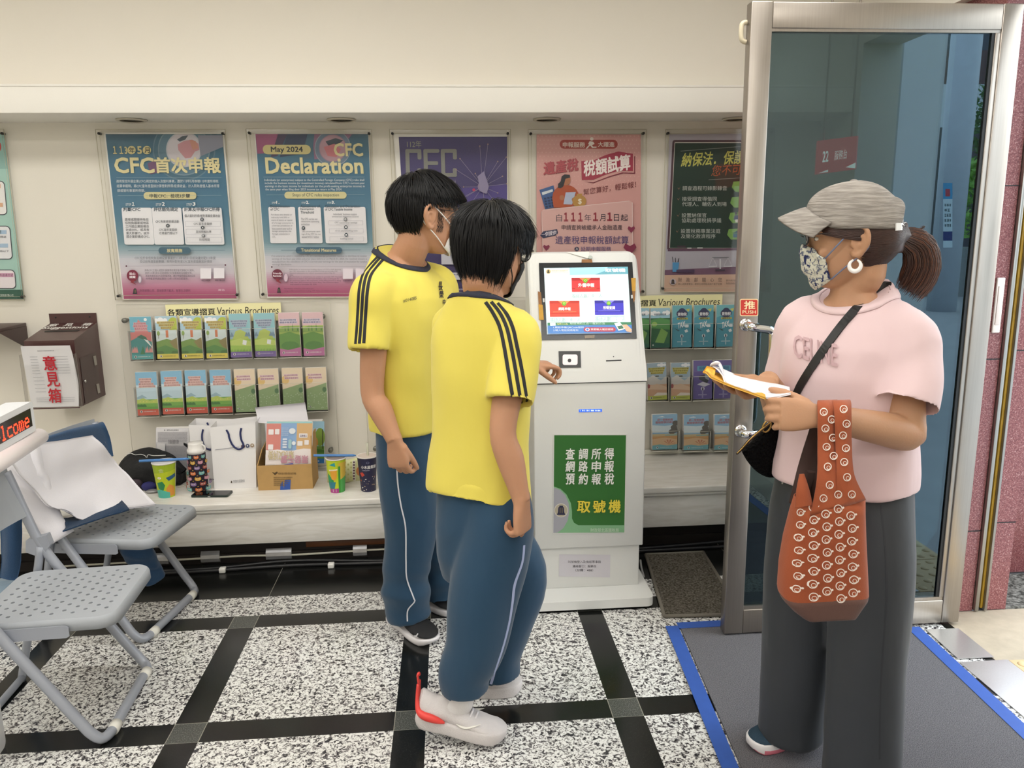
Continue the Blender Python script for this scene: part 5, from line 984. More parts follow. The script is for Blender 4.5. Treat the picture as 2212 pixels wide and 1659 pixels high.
T, A, B_, C, D, H = carrier('white paper carrier bag in front with navy cord handle and three round badges', 762, 1112, 797, 1118, (226, 187), (707, 672), 3.62, .08, False)
f = lambda x, y, Y=3.617: P_(x, y, Y)
b = MB(); b.tube([f(888, 245), f(905, 275), f(912, 310), f(935, 360), f(972, 392), f(1005, 388), f(1020, 362), f(1003, 320), f(996, 270), f(1003, 232)], .0045, M_NAVYC, 8, sub=4); b.build('handle', T)
pr = Print(lambda x, y, h: f(x, y)+Vector((0, -h, 0))); pr.poly([(803, 396), (985, 374), (985, 379), (803, 401)], '#9a9aa2')
for x, c1 in ((1017, '#5a3a34'), (1052, '#3f4a6a'), (1088, '#a08a72')): pr.circ(x, 368-(x-1050)*.1, 15, c1); pr.circ(x, 366-(x-1050)*.1, 6, '#e6e3de')
bell(pr, 929, 645, 14, 17); pr.text('財政部北區國稅局', 944, 630, 1030, 652, '#55555f', 0, rise=-6); pr.mb.build('bag_print', T)
# phone
q = [onb(620, 768), onb(905, 766), onb(935, 722), onb(655, 728)]
T = thing('mobile_phone', 'black smartphone lying flat on the ledge in front of the white bags', 'phone', (q[0]+q[2])/2)
b = MB(); C0 = sum(q, Vector())/4; ux = (q[1]-q[0]).normalized(); L = (q[1]-q[0]).length*.5; uy = Vector((-ux.y, ux.x, 0)); Wd = .036
pb = lambda u, v, h: C0+ux*u+uy*v+Vector((0, 0, h))
b.prism(rrect(-L, -Wd, L, Wd, .009, 5), pb, .0005, .009, mat('phone_case', '#20302c', .4)); b.build('case', T)
b = MB(); b.prism(rrect(-L+.004, -Wd+.004, L-.004, Wd-.004, .006, 5), pb, .009, .0096, mat('phone_screen', '#0c0d10', .05)); b.build('screen', T)
b = MB(); b.prism(rrect(-.006, -Wd-.0006, .006, -Wd, .0003, 2), pb, .003, .006, ink('#c9c8c4')); b.build('charging_port', T)
# cardboard box with leaflets and a sheet
x0, x1 = P_(1127, 640, 3.56).x, P_(1552, 640, 3.56).x; zt = P_(1330, 515, 3.56).z; dp = .16
bx = onb(1135, 758); y0 = 3.575
T = thing('cardboard_box', 'open brown cardboard box on the ledge with torn blue tape', 'box', ((x0+x1)/2, y0, ZB))
b = MB(); t = .004; x0 = P_(1130, 640, y0).x; x1 = P_(1553, 640, y0).x; zt = P_(1340, 516, y0).z
b.box(x0, y0, ZB, x1, y0+t, zt, M_CARD); b.box(x0, y0+dp-t, ZB, x1, y0+dp, zt, M_CARD); b.box(x0, y0+t, ZB, x0+t, y0+dp-t, zt, M_CARD); b.box(x1-t, y0+t, ZB, x1, y0+dp-t, zt, M_CARD); b.box(x0+t, y0+t, ZB, x1-t, y0+dp-t, ZB+t, M_CARD); b.build('box_body', T)
b = MB(); b.hexa([Vector((x0, y0+.01, zt)), Vector((x0+.004, y0+.01, zt)), Vector((x0+.004, y0+dp, zt)), Vector((x0, y0+dp, zt)), Vector((x0+.02, y0+.03, zt+.07)), Vector((x0+.024, y0+.03, zt+.07)), Vector((x0+.024, y0+dp-.02, zt+.085)), Vector((x0+.02, y0+dp-.02, zt+.085))], M_CARD); b.build('flap', T)
b = MB(); b.hexa([Vector((x1-.004, y0+.01, zt)), Vector((x1, y0+.01, zt)), Vector((x1, y0+dp, zt)), Vector((x1-.004, y0+dp, zt)), Vector((x1-.004, y0+.04, zt+.125)), Vector((x1, y0+.04, zt+.125)), Vector((x1+.004, y0+dp-.02, zt+.135)), Vector((x1, y0+dp-.02, zt+.135))], M_CARD); b.build('flap', T)
f = lambda x, y, h: P_(x, y, y0-.0004)+Vector((0, -h, 0))
pr = Print(f); pr.poly([(1240, 570), (1262, 575), (1280, 565), (1285, 578), (1262, 594)], '#5a4528'); pr.text('綠能環保紙箱', 1288, 572, 1426, 590, '#6a5330', .01)
for k in range(5): pr.words(1254, 606+k*15, 1400-k*12, 615+k*15, '#7a6340', k+60)
pr.mb.build('box_print', T)
b = MB(); fb = [f(1300, 748, .0003), f(1306, 660, .0003), f(1322, 640, .0003), f(1332, 700, .0003), f(1338, 632, .0003), f(1384, 628, .0003), f(1380, 742, .0003)]; b.add(fb+[p+Vector((0, -.0006, 0)) for p in fb], [tuple(range(7)), tuple(range(7, 14))]+[(j, (j+1) % 7, 7+(j+1) % 7, 7+j) for j in range(7)], M_TAPE); b.build('blue_tape', T)
T = thing('leaflet_card', 'colourful printed leaflet card upside down in the cardboard box', 'leaflet', (P_(1370, 500, 3.63).x, 3.63, ZB+.03))
YL = 3.60; f = lambda x, y, h: P_(x, y, YL)+Vector((0, -h+(1-(y-190)/330)*.03, 0))
b = MB(); b.prism([(x, y) for x, y in rrect(1188, 190, 1545, 660, 18)], lambda x, y, h: f(x, y, -.001-h), 0, .012, M_PAPER); b.build('card_stack', T)
pr = Print(f); pr.rect(1188, 190, 1545, 515, '#e6dcd6', 14); pr.rect(1190, 208, 1302, 405, '#d98a80'); pr.rect(1302, 200, 1424, 408, '#8fb0d9'); pr.rect(1424, 196, 1543, 400, '#d9b27f'); pr.rect(1190, 192, 1543, 205, '#9fd0d3')
pr.poly([(1190, 410), (1280, 400), (1380, 412), (1480, 392), (1543, 396), (1543, 500), (1520, 510), (1190, 514)], '#efe6e4')
for x, y, w, h in ((1205, 250, 40, 40), (1256, 248, 34, 40), (1206, 362, 40, 40), (1443, 280, 66, 32), (1432, 336, 40, 36), (1486, 330, 34, 34)): pr.rect(x, y, x+w, y+h, '#efe9e8', 4)
pr.words(1452, 290, 1502, 304, '#7f6f88', 2); pr.circ(1390, 262, 26, '#e6ebf0', 22); pr.circ(1404, 352, 15, '#e9eef3')
for k in range(4): pr.rect(1318, 316+k*19, 1352, 330+k*19, '#dbe3ef', 5); pr.circ(1376, 336+k*14, 13, '#a3c9cf')
for k in range(5): pr.words(1308, 235+k*13, 1362, 243+k*13, '#c3d3e8', k)
pr.text('便利又好康', 1210, 475, 1408, 408, '#c9b98f', .02); pr.text('電子發票', 1310, 500, 1520, 440, '#c58f9f', .03); pr.poly([(1335, 508), (1400, 496), (1412, 512), (1340, 514)], '#5f5fa8'); pr.mb.build('card_front', T)
T = MB(); rows = []
for t in range(7):
    u = t/6; rows.append([P_(1108+80*u*.35+(1495-1108)*s_ + (0 if s_ else 0), 72-38*s_*(1-u)+120*u+6*math.sin(PI*s_)*u, 3.70+.035*math.sin(PI*u)*.6-.05*u) for s_ in (0, .25, .5, .75, 1)])
n = 5; V = [p for r_ in rows for p in r_]; V2 = [p+Vector((0, .0012, 0)) for p in V]
F = [(i*n+j, i*n+j+1, (i+1)*n+j+1, (i+1)*n+j) for i in range(6) for j in range(4)]
T.add(V+V2, F+[tuple(len(V)+k for k in q[::-1]) for q in F]+[(j, j+1, len(V)+j+1, len(V)+j) for j in range(4)], mat('grey_white_sheet', '#d5d3d8', .6), True)
q = [P_(1188, 190, 3.662), P_(1502, 185, 3.662)]; T.hexa([Vector((q[0].x, 3.66, ZB+.01)), Vector((q[1].x, 3.66, ZB+.01)), Vector((q[1].x, 3.663, ZB+.01)), Vector((q[0].x, 3.663, ZB+.01))]+[Vector((q[0].x, 3.652, q[0].z)), Vector((q[1].x, 3.652, q[1].z)), Vector((q[1].x, 3.655, q[1].z)), Vector((q[0].x, 3.655, q[0].z))], MATS['grey_white_sheet'])
tag(T.build('paper_sheet', None, False), 'curling pale grey sheet sticking up out of the cardboard box', 'paper')
# picture booklet standing behind the box
T = thing('booklet', 'sky blue picture booklet with trees standing behind the cardboard box', 'booklet', (P_(1600, 500, 3.86).x, 3.86, ZB+.02))
f = lambda x, y, h: P_(x, y, 3.855)+Vector((0, -h, 0)); a = f(1480, 180, 0); c = f(1643, 502, 0)
b = MB(); b.box(a.x, 3.857, c.z, c.x, 3.895, a.z, M_PAPER); b.build('pages', T)
pr = Print(f, h0=-.0012); pr.rect(1480, 180, 1643, 502, '#a9d3ea'); pr.rect(1553, 235, 1610, 258, '#e0eef5'); pr.text('OUNIC', 1558, 238, 1600, 254, '#5f86b4', .01); pr.circ(1610, 300, 38, '#8aa84a', 70); pr.circ(1570, 340, 26, '#c99552', 40); pr.rect(1480, 370, 1643, 470, '#6f9a48'); pr.poly([(1480, 400), (1560, 385), (1643, 400), (1643, 420), (1480, 420)], '#4a7a3a'); pr.rect(1628, 240, 1634, 390, '#3a3a2f'); pr.rect(1568, 320, 1573, 390, '#4a3a2f'); pr.rect(1480, 466, 1643, 502, '#2f78bd'); pr.words(1560, 478, 1610, 490, '#d5e3ef', 9)
pr.mb.build('cover', T)
b = MB(); b.box(c.x-.02, 3.845, ZB, c.x+.012, 3.847, P_(1650, 280, 3.846).z, M_RACK); b.box(c.x-.06, 3.845, ZB, c.x+.012, 3.9, ZB+.002, M_RACK); b.build('stand', T)
# snack packet
T = thing('snack_packet', 'pale yellow snack packet lying between the two cups', 'packet', onb(1790, 632))
Y0 = 3.62; rings = []; xa, xb = P_(1655, 560, Y0).x, P_(1930, 560, Y0).x; zt = P_(1790, 478, Y0).z
M_PKT = mat('packet_foil', '#d6d6a2', .3, var=.15, vs=25, bump=.3, bs=18)
for i in range(15):
    t = i/14; e = math.sin(PI*min(max(t, .03), .97))**.45; zc = (ZB+zt)/2+.004*math.sin(9*t)
    rings.append([Vector((xa+(xb-xa)*t, Y0+.03+.026*e*math.cos(2*PI*k/20), zc+(zt-ZB)*.5*(.96+.02*math.sin(7*t))*math.sin(2*PI*k/20))) for k in range(20)])
b = MB(); b.loft(rings, M_PKT); o = b.build('packet_body', T)
pr = Print(lambda x, y, h: P_(x, y, Y0+.0005)+Vector((0, -h, 0)))
for k in range(3):
    for j in range(4): pr.circ(1806+k*22, 495+j*38+(k % 2)*16, 6, '#bdbd72', 8, 8)
pr.poly([(1862, 478), (1884, 480), (1880, 560), (1886, 632), (1868, 634), (1860, 560)], '#e6e2d6')
for k in range(7): pr.rect(1865, 486+k*21, 1880, 499+k*21, '#6b4f55')
pr.circ(1918, 560, 28, '#c07a3f', 36); pr.mb.build('packet_print', T)
# =================================================================== queue ticket kiosk
M_KIO = mat('kiosk_white', '#e3e4e2', .38, spec=.4, var=.015, vs=3); M_SEAM = mat('dark_seam', '#3a3c3e', .6)
K = thing('ticket_kiosk', 'white self-service ticket kiosk with a lit touch screen and green sign', 'kiosk', (.532, 3.1, 0))
KY = 2.965; KX0, KX1 = .312, .755
b = MB(); b.prism(rrect(.258, 2.855, .779, 3.26, .03, 6), lambda x, y, h: Vector((x, y, h)), .012, .048, M_KIO)
b.box(.29, 2.89, 0, .75, 3.23, .013, M_DKBLK)
b.build('base_plate', K)
b = MB(); b.box(KX0+.006, KY+.012, .047, KX1-.012, 3.24, .232, M_KIO, .004); b.build('plinth', K)
zs = at(1275, 826, KY).z; zm = at(1270, 1183, KY).z
b = MB(); b.box(KX0, KY, zm, KX1, 3.25, zs-.002, M_KIO, .005); b.build('cabinet', K)
# sloping head: profile in y-z lofted across x, rounded upper corners
YT = 3.165; ztop = at(1270, 546, YT).z; zc = at(1270, 801, KY+.012).z
prof = [(KY-.004, zs+.001), (KY+.012, zc), (YT, ztop), (YT+.035, ztop+.004), (YT+.075, ztop-.015), (YT+.085, ztop-.08), (3.25, zs+.12), (3.25, zs+.001)]
def head(x, inset):
    c = Vector((0, 3.1, (zs+ztop)/2)); return [Vector((x, p[0], p[1]-(max(0, p[1]-ztop+.09)/.09*inset if p[1] > ztop-.09 else 0))) for p in prof]
xs = [(KX0-.001, .045), (KX0+.002, .028), (KX0+.008, .014), (KX0+.02, .004), (KX0+.034, 0), (KX1-.034, 0), (KX1-.02, .004), (KX1-.008, .014), (KX1-.002, .028), (KX1+.001, .045)]
b = MB(); b.loft([head(x, i) for x, i in xs], M_KIO, smooth=False); b.build('head', K)
# plane of the sloping face
A0 = Vector((0, KY+.012, zc)); n_up = (Vector((0, YT, ztop))-A0).normalized(); n_out = Vector((0, -n_up.z, n_up.y))
def kp(px, py, h):        # photo pixel onto the sloping face, lifted by h
    d = ray(px, py); t = (A0-EYE).dot(n_out)/d.dot(n_out); return EYE+d*t+n_out*h
zk = lambda x, y: (1120+x/5.183, 540+y/5.183)
kz = lambda x, y, h: kp(*zk(x, y), h)
def kslab(name, poly, h0, h1, m):
    b = MB(); b.prism(poly, kz, h0, h1, m); return b.build(name, K)
kslab('screen_bezel', [(228, 150), (1272, 138), (1322, 992), (260, 1010)], -.004, .004, mat('bezel_black', '#1d1f23', .22))
pr = Print(kz, lift=.0002, h0=.0046)
def scr(c, e=.55): return mat('screen_'+c.lstrip('#'), c, .25, emit=e)
def sp(pts, c): pr.poly(pts, scr(c))
sp([(283, 207), (1220, 192), (1262, 934), (318, 950)], '#dff0f4')
sp([(283, 207), (1220, 192), (1226, 272), (288, 290)], '#a9dcea'); sp([(285, 209), (568, 205), (572, 284), (289, 288)], '#eaf3f2'); sp([(850, 280), (960, 240), (1000, 196), (1221, 193), (1226, 272)], '#6fb0c0')
pr.circ(333, 246, 26, scr('#c9b577')); bell(pr, 333, 246, 30, 34, '#2b2a30')
def stx(t, x0, y0, x1, y1, c, bold=0): pr.text(t, x0, y0, x1, y1, scr(c), bold)
stx('財政部北區國稅局', 366, 228, 552, 246, '#c9b07f', .004); stx('National Taxation Bureau', 366, 251, 556, 262, '#c9b99a', 0); stx('取號機', 965, 212, 1194, 254, '#f4fbff', .03)
def btn(x0, y0, x1, y1, c, cd, cl, t, tx):
    sp([(x0-6, y0-4), (x1+8, y0-6), (x1+14, y1+8), (x0, y1+10)], '#f3f6f8')
    sp([(x0, y0), (x1, y0-2), (x1+5, y1), (x0+5, y1+2)], c); sp([(x0, y0), (x1, y0-2), (x1+1, y0+26), (x0+1, y0+30)], cd); sp([((x0+x1)/2-70, y0+2), ((x0+x1)/2+60, y0), ((x0+x1)/2+20, y0+34), ((x0+x1)/2-30, y0+34)], cl)
    cx = (x0+x1)/2; pr.circ(cx-3, y0+30, 25, scr('#5fae2f')); pr.circ(cx-3, y0+27, 14, scr('#b9e35a')); pr.circ(cx-3, y0+27, 5, scr('#4f8f2a'))
    stx(t, tx[0], tx[1], tx[2], tx[3], '#fbf6f4', .03); sp([(x0+40, tx[3]+14), (x1-36, tx[3]+12), (x1-36, tx[3]+17), (x0+40, tx[3]+19)], cl); sp([(x0+4, y1-40), (x1+3, y1-42), (x1+3, y1-37), (x0+4, y1-35)], cd)
btn(590, 320, 908, 474, '#e23a3c', '#b02a2c', '#f08a5a', '外僑申報', (664, 378, 846, 424)); btn(344, 578, 678, 754, '#e6432f', '#bf3526', '#f29a62', '網路申報', (444, 650, 580, 686)); btn(846, 576, 1168, 734, '#3d35c9', '#2a249a', '#8a86ee', '所得查調', (940, 638, 1074, 676))
for x, y, w, nn in ((592, 502, 340, '0'), (350, 772, 340, '0'), (852, 760, 340, '1')):
    stx('等待人數：', x, y, x+190, y+44, '#a9b8b6', .004); stx(nn, x+226 if nn == '0' else x+232, y+6, x+246, y+36, '#8fa09f', .004); stx('人', x+300, y, x+w, y+42, '#a9b8b6', .004)
sp([(320, 826), (1256, 818), (1258, 850), (322, 858)], '#2f7f55'); sp([(322, 858), (1258, 850), (1262, 934), (326, 948)], '#3f7fc9'); sp([(348, 828), (410, 828), (412, 858), (350, 860)], '#e6efe9')
stx('QRCode', 426, 832, 550, 850, '#f3e9a0', .01); stx('驗證預約三合一報到方法', 570, 822, 960, 846, '#cfe6da', .006); stx('1.開啟手機QRCode報到', 384, 868, 722, 890, '#dbe9f6', .004); stx('2.輸入電話號碼報到', 384, 900, 662, 922, '#dbe9f6', .004)
pr.poly([(x, y) for x, y in rrect(722, 878, 1080, 926, 24)], scr('#b02f4f')); pr.circ(765, 903, 24, scr('#e6ecf5'), 18); pr.circ(765, 903, 13, scr('#3a6fd0')); stx('我要輸入電話號碼', 800, 890, 1052, 912, '#f2e2e6', .012)
sp([(1150, 850), (1200, 846), (1256, 900), (1258, 934), (1200, 925)], '#d8b394'); sp([(1062, 834), (1126, 820), (1182, 898), (1112, 918)], '#e9eee9'); sp([(1094, 868), (1148, 856), (1170, 890), (1116, 902)], '#2f6a4a')
pr.mb.build('touch_screen', K)
M_YT = mat('yellowed_tape', '#c7962f', .5, var=.3, vs=40); M_BT = mat('brown_tape', '#93622d', .5, var=.4, vs=60)
for poly, m in (([(1258, 320), (1310, 320), (1306, 466), (1268, 464)], M_YT), ([(1270, 464), (1306, 466), (1300, 560), (1288, 594), (1276, 540)], M_BT), ([(222, 612), (270, 620), (282, 788), (230, 786)], M_YT), ([(216, 468), (250, 478), (262, 620), (224, 612)], M_BT), ([(706, 110), (820, 112), (826, 146), (704, 148)], M_BT)):
    kslab('tape_patch', poly, .0042, .0056, m)
kslab('tape_patch', [(736, 960), (850, 954), (846, 992), (742, 994)], .005, .006, mat('clear_brown_tape', '#7d6a4a', .2, var=.5, vs=60))
kslab('camera_bump', circ(800, 88, 24, 18), .0, .008, mat('greyish_disc', '#b7c0bb', .3))
b = MB(); P = [kz(535, 28, .001), kz(795, 22, .001), kz(775, 100, .004)]; b.add(P+[p+n_out*.0015 for p in P], [(0, 1, 2), (3, 5, 4), (0, 3, 4, 1), (1, 4, 5, 2), (2, 5, 3, 0)], M_PAPER); b.build('folded_paper', K)
for x in (1262, 270): kslab('white_clip', [(x-6, 510), (x+14, 508), (x+16, 545), (x-4, 548)] if x > 1000 else [(x, 546), (x+20, 545), (x+22, 588), (x+2, 590)], .0044, .0062, ink('#cfd0d0'))
kslab('scanner_frame', [(448, 1135), (694, 1133), (700, 1316), (456, 1320)], 0, .003, mat('scanner_black', '#17181a', .3))
kslab('scanner_window', [(x, y) for x, y in rrect(493, 1172, 660, 1290, 22)], .003, .0036, mat('scanner_glow', '#f3e9ee', .3, emit=.25))
kslab('scanner_lens', circ(569, 1240, 20), .0036, .0046, ink('#3a3a3c'))
kslab('card_slot', [(980, 1234), (1152, 1228), (1153, 1242), (981, 1248)], 0, .0012, ink('#1d1f22'))
kslab('slot_light', circ(1064, 1194, 7), 0, .0012, ink('#5a5c5e'))
# front panel: blue ticket lamp, green sign, notice
zf = lambda x, y: (1120+x/3.19, 820+y/3.19)
kf = lambda x, y, h: at(*zf(x, y), KY-.0005)+Vector((0, -h, 0))
b = MB(); b.prism([(416, 205), (575, 202), (575, 221), (416, 224)], kf, 0, .001, mat('ticket_lamp', '#2f66e6', .3, emit=1.6))
for k, w in enumerate((3, 8, 5, 10, 4, 14, 6, 9, 12, 4)): b.prism([(424+k*15, 209), (424+k*15+w, 209), (424+k*15+w, 217), (424+k*15, 217)], kf, .001, .0013, mat('ticket_lamp_dot', '#cfe2ff', .3, emit=2))
b.build('ticket_slot_lamp', K)
b = MB(); b.prism([(240, 375), (748, 376), (737, 1058), (234, 1062)], kf, 0, .002, mat('sign_laminate', '#dfe0dd', .3)); b.build('sign_board', K)
pr = Print(kf, lift=.0002, h0=.0023)
pr.poly([(246, 382), (740, 382), (728, 1052), (240, 1054)], '#33702f'); 
pr.poly([(243, 735), (290, 752), (330, 790), (360, 850), (368, 905), (368, 955), (382, 985), (412, 1002), (728, 1002), (727, 1052), (240, 1054)], '#86b98c')
pr.poly([(243, 742), (285, 758), (322, 795), (345, 850), (350, 910), (338, 970), (310, 1020), (270, 1052), (240, 1054)], '#a9a9b3')
pr.circ(293, 899, 48, '#d9d5c9'); pr.circ(293, 899, 43, '#b9b09a'); bell(pr, 293, 899, 60, 64, '#2a2b4a')
for k, t in enumerate(('查調所得', '網路申報', '預約報稅')):
    for j, ch in enumerate(t): pr.text(ch, 322+89*j, 472+86*k-(8 if j == 3 else 0)*.4, 384+93*j-j*3, 548+86*k, '#f2f3ee', .024, shear=.06)
for j, ch in enumerate('取號機'): pr.text(ch, 400+108*j, 832-j*4, 492+104*j, 914, '#ecd94a', .026, shear=.06)
pr.text('財政部北區國稅局', 494, 1020, 688, 1046, '#d5e3d2', .006); pr.mb.build('sign_print', K)
b = MB(); kf2 = lambda x, y, h: at(*zf(x, y), KY+.0115)+Vector((0, -h, 0)); b.prism([(281, 1203), (633, 1207), (630, 1363), (278, 1355)], kf2, 0, .001, mat('notice_paper', '#d5d2da', .6)); b.build('notice_sheet', K)
pr = Print(kf2, h0=.0012); pr.text('叫號機登入及換紙等事務', 342, 1246, 568, 1264, '#3a3742', .01); pr.text('連絡窗口：服務台', 372, 1276, 536, 1294, '#3a3742', .01); pr.text('（分機：488）', 392, 1302, 514, 1322, '#3a3742', .01); pr.mb.build('notice_print', K)
b = MB(); b.box(KX0+.0005, KY+.0005, zs-.0035, KX1-.0005, 3.25, zs+.0025, M_SEAM); b.build('seam', K)
# =================================================================== suggestion box, wall shelf, LED sign
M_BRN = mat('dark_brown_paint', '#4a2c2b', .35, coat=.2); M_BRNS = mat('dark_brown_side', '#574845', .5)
zs7 = lambda x, y: (x/6.381, 640+y/6.381)
T = thing('suggestion_box', 'dark brown suggestion box with red brush characters on the wall', 'box', (-1.85, 3.9, .67))
YF = 3.70
def sa(x, y, Y): return at(*zs7(x, y), Y)
xl, xr = sa(330, 650, YF).x, sa(1020, 620, YF).x; zt = sa(660, 612, YF).z; zbk = sa(960, 362, YW).z; zbot = at(176, 878, YF).z
xlb, xrb = xl+.005, xr+.005
b = MB(); b.hexa([Vector((xl, YF, zbot)), Vector((xr, YF, zbot)), Vector((xr, YW-.001, zbot)), Vector((xl, YW-.001, zbot)), Vector((xl, YF, zt)), Vector((xr, YF, zt)), Vector((xr, YW-.001, zbk)), Vector((xl, YW-.001, zbk))], M_BRN)
b.build('box_body', T)
b = MB(); b.box(xl, YW-.006, zbk-.01, xr, YW-.001, zbk+.045, M_BRN)
for x in (xl+.03, xr-.03): b.lathe([(.0001, .003), (.004, .0025), (.004, 0)], (x, YW-.006, zbk+.027), M_SCREW, 10, ax=(0, -1, 0))
b.build('back_flange', T)
tp = lambda u, v, h: Vector((xl+(xr-xl)*u, YF+(YW-.006-YF)*(1-v), zt+(zbk-zt)*(1-v)))+Vector((0, -.55, .83))*h    # sloping lid, v down towards the front
b = MB(); b.prism([(x, y) for x, y in rrect(.14, .44, .86, .52, .04)], tp, .0004, .0008, ink('#0a0808')); b.build('slot', T)
pr = Print(tp, h0=.0006); pr.text('意', .05, .05, .24, .21, '#e9e6e2', .02); pr.text('見', .37, .05, .56, .21, '#e9e6e2', .02); pr.text('箱', .76, .05, .95, .21, '#e9e6e2', .02); pr.text('Suggestions', .02, .23, .96, .4, '#e9e6e2', .02); pr.mb.build('lid_lettering', T)
sd = lambda x, y, h: (lambda d: EYE+d*((xr+h)/d.x))(ray(*zs7(x, y)))
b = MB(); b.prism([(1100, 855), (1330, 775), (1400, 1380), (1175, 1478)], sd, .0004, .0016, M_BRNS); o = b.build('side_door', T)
for y0 in (825, 1210):
    b = MB(); xx = 1283+(y0-825)*.115; b.prism([(xx, y0), (xx+38, y0-8), (xx+56, y0+118), (xx+24, y0+130)], sd, .0016, .004, mat('hinge_steel', '#a7a39d', .3, metal=.7)); b.build('hinge', o)
b = MB(); b.lathe([(.0001, .01), (.006, .009), (.007, .005), (.007, 0)], sd(1160, 1170, .0016), M_CHROME, 16, ax=(1, 0, 0)); b.build('lock', o)
b = MB(); YA = YF-.03
a0, a1 = sa(325, 800, YA), sa(1030, 780, YA); b.box(xl-.012, YA, zbot, xr+.004, YA+.002, a1.z-.005, M_RACK)
for x in (xl-.012, xr+.004): b.box(x-.001, YA, zbot, x+.001, YF, a1.z-.005, M_RACK)
b.tube([(xl-.012, YA, zbot+.002), (xr+.004, YA, zbot+.002)], .003, M_BRN, 6); b.build('form_holder', T)
F = MB(); rows = []
for i in range(9):
    t = i/8; yy = YF-.006-.03*(1-t)**2.4*1.6-.012*t
    L = sa(282+(440-282)*t if t > .12 else 282+160*t*.9, 690+(1530-690)*t, yy); Rr = sa(960+(1085-960)*min(1, t*1.5)**.8, 678+(1518-678)*t, yy); rows.append([L+(Rr-L)*k/4 for k in range(5)])
V = [p for r_ in rows for p in r_]; n = len(V); FF = [(i*5+j, i*5+j+1, (i+1)*5+j+1, (i+1)*5+j) for i in range(8) for j in range(4)]
F.add(V+[p+Vector((0, .003, 0)) for p in V], FF+[tuple(n+k for k in q[::-1]) for q in FF], mat('form_paper', '#e4e2e4', .6), True); o = F.build('form_pad', T, False)
def padf(u, v, h):
    i = min(7, int(v*8)); f = v*8-i; j = min(3, int(u*4)); g = u*4-j
    a = rows[i][j]*(1-g)+rows[i][j+1]*g; c = rows[i+1][j]*(1-g)+rows[i+1][j+1]*g; return a*(1-f)+c*f+Vector((0, -h, 0))
pr = Print(padf, h0=.0008); pr.text('財政部北區國稅局意見表', .32, .07, .66, .09, '#8a8a90', .002)
for k in range(7): pr.words(.15, .17+k*.045, .3, .182+k*.045, '#a9a9ae', k); pr.words(.6, .17+k*.045, .9, .182+k*.045, '#b4b4b9', k+9)
for k in range(5): pr.words(.15, .5+k*.06, .36, .512+k*.06, '#a9a9ae', k+20)
for k in range(3): pr.words(.14, .84+k*.03, .93, .852+k*.03, '#b0b0b5', k+40)
for j, ch in enumerate('意見箱'): pr.text(ch, .4, .16+.265*j, .66, .40+.265*j, '#c0182c', .022)
pr.mb.build('form_print', o)
# small wall shelf at the left edge
T = thing('wall_shelf', 'small dark brown wall shelf at the left edge beside the suggestion box', 'shelf', (-2.2, 3.86, 1.0))
xs = at(57, 700, YW).x; zc_ = at(57, 697, YW).z; b = MB()
b.box(xs-.5, 3.72, zc_-.016, xs, YW-.001, zc_, M_BRNS, .002); b.build('shelf_board', T)
b = MB(); b.hexa([Vector((xs-.004, 3.94, zc_-.12)), Vector((xs, 3.94, zc_-.12)), Vector((xs, YW-.001, zc_-.12)), Vector((xs-.004, YW-.001, zc_-.12)), Vector((xs-.004, 3.72, zc_-.016)), Vector((xs, 3.72, zc_-.016)), Vector((xs, YW-.001, zc_-.016)), Vector((xs-.004, YW-.001, zc_-.016))], M_BRNS); b.build('side_bracket', T)
b = MB(); b.box(xs-.30, 3.75, zc_+.0005, xs-.09, 3.90, zc_+.006, mat('cream_paper', '#e3ddc9', .6)); tag(b.build('paper_pad'), 'cream paper pad lying on the small wall shelf', 'paper')
# LED welcome sign on its white stand
zl7 = lambda x, y: (x/4.146, 860+y/4.146)
T = thing('led_sign', 'white LED display showing red Welcome letters at the left edge', 'sign', (-1.62, 2.6, .6))
M_LEDW = mat('sign_white', '#e4e5e8', .35)
Pa = at(*zl7(285, 180), 2.62); Pb = Pa+Vector((.085, -.996, 0))*.52       # far and near ends of the display face, mid height
ux = (Pb-Pa).normalized(); nn = Vector((ux.y, -ux.x, 0))
if nn.x < 0: nn = -nn
up = Vector((0, 0, 1)); L = (Pb-Pa).length
lf = lambda u, v, h: Pa+ux*u+up*v+nn*h       # u to the left, v up, h outwards
tz = at(*zl7(272, 25), 2.64).z-Pa.z; bz = at(*zl7(320, 315), 2.60).z-Pa.z
b = MB(); b.prism(rrect(-.02, bz, L, tz, .012), lf, -.075, 0, M_LEDW); b.build('housing', T)
wt, wb = at(*zl7(272, 100), 2.6).z-Pa.z, at(*zl7(292, 258), 2.6).z-Pa.z
b = MB(); b.prism([(.004, wb), (L-.03, wb), (L-.03, wt), (.004, wt)], lf, .0002, .0012, mat('led_window', '#241312', .12)); b.build('display_window', T)
DOT = {'W': '10001 10001 10001 10101 10101 11011 10001', 'e': '00000 00000 01110 10001 11111 10000 01110', 'l': '01100 00100 00100 00100 00100 00100 01110', 'c': '00000 00000 01111 10000 10000 10000 01111', 'o': '00000 00000 01110 10001 10001 10001 01110', 'm': '00000 00000 11010 10101 10101 10101 10101'}
M_LED = mat('led_red', '#ff3a1e', .3, emit=7); b = MB(); dp = .0068; dv = (wt-wb)*.80/7
word = 'Welcome'; tot = len(word)*6*dp; u0 = .014+tot
for i, ch in enumerate(word):
    for r_, row in enumerate(DOT[ch].split()):
        for c_, v in enumerate(row):
            if v == '1':
                u = u0-(i*6+c_)*dp; w = wt-.012-r_*dv; b.prism([(u-.0027, w-dv*.4), (u+.0027, w-dv*.4), (u+.0027, w+dv*.4), (u-.0027, w+dv*.4)], lf, .0014, .0018, M_LED)
o = b.build('led_lettering', T); o['label'] = 'red lit dot-matrix letters'
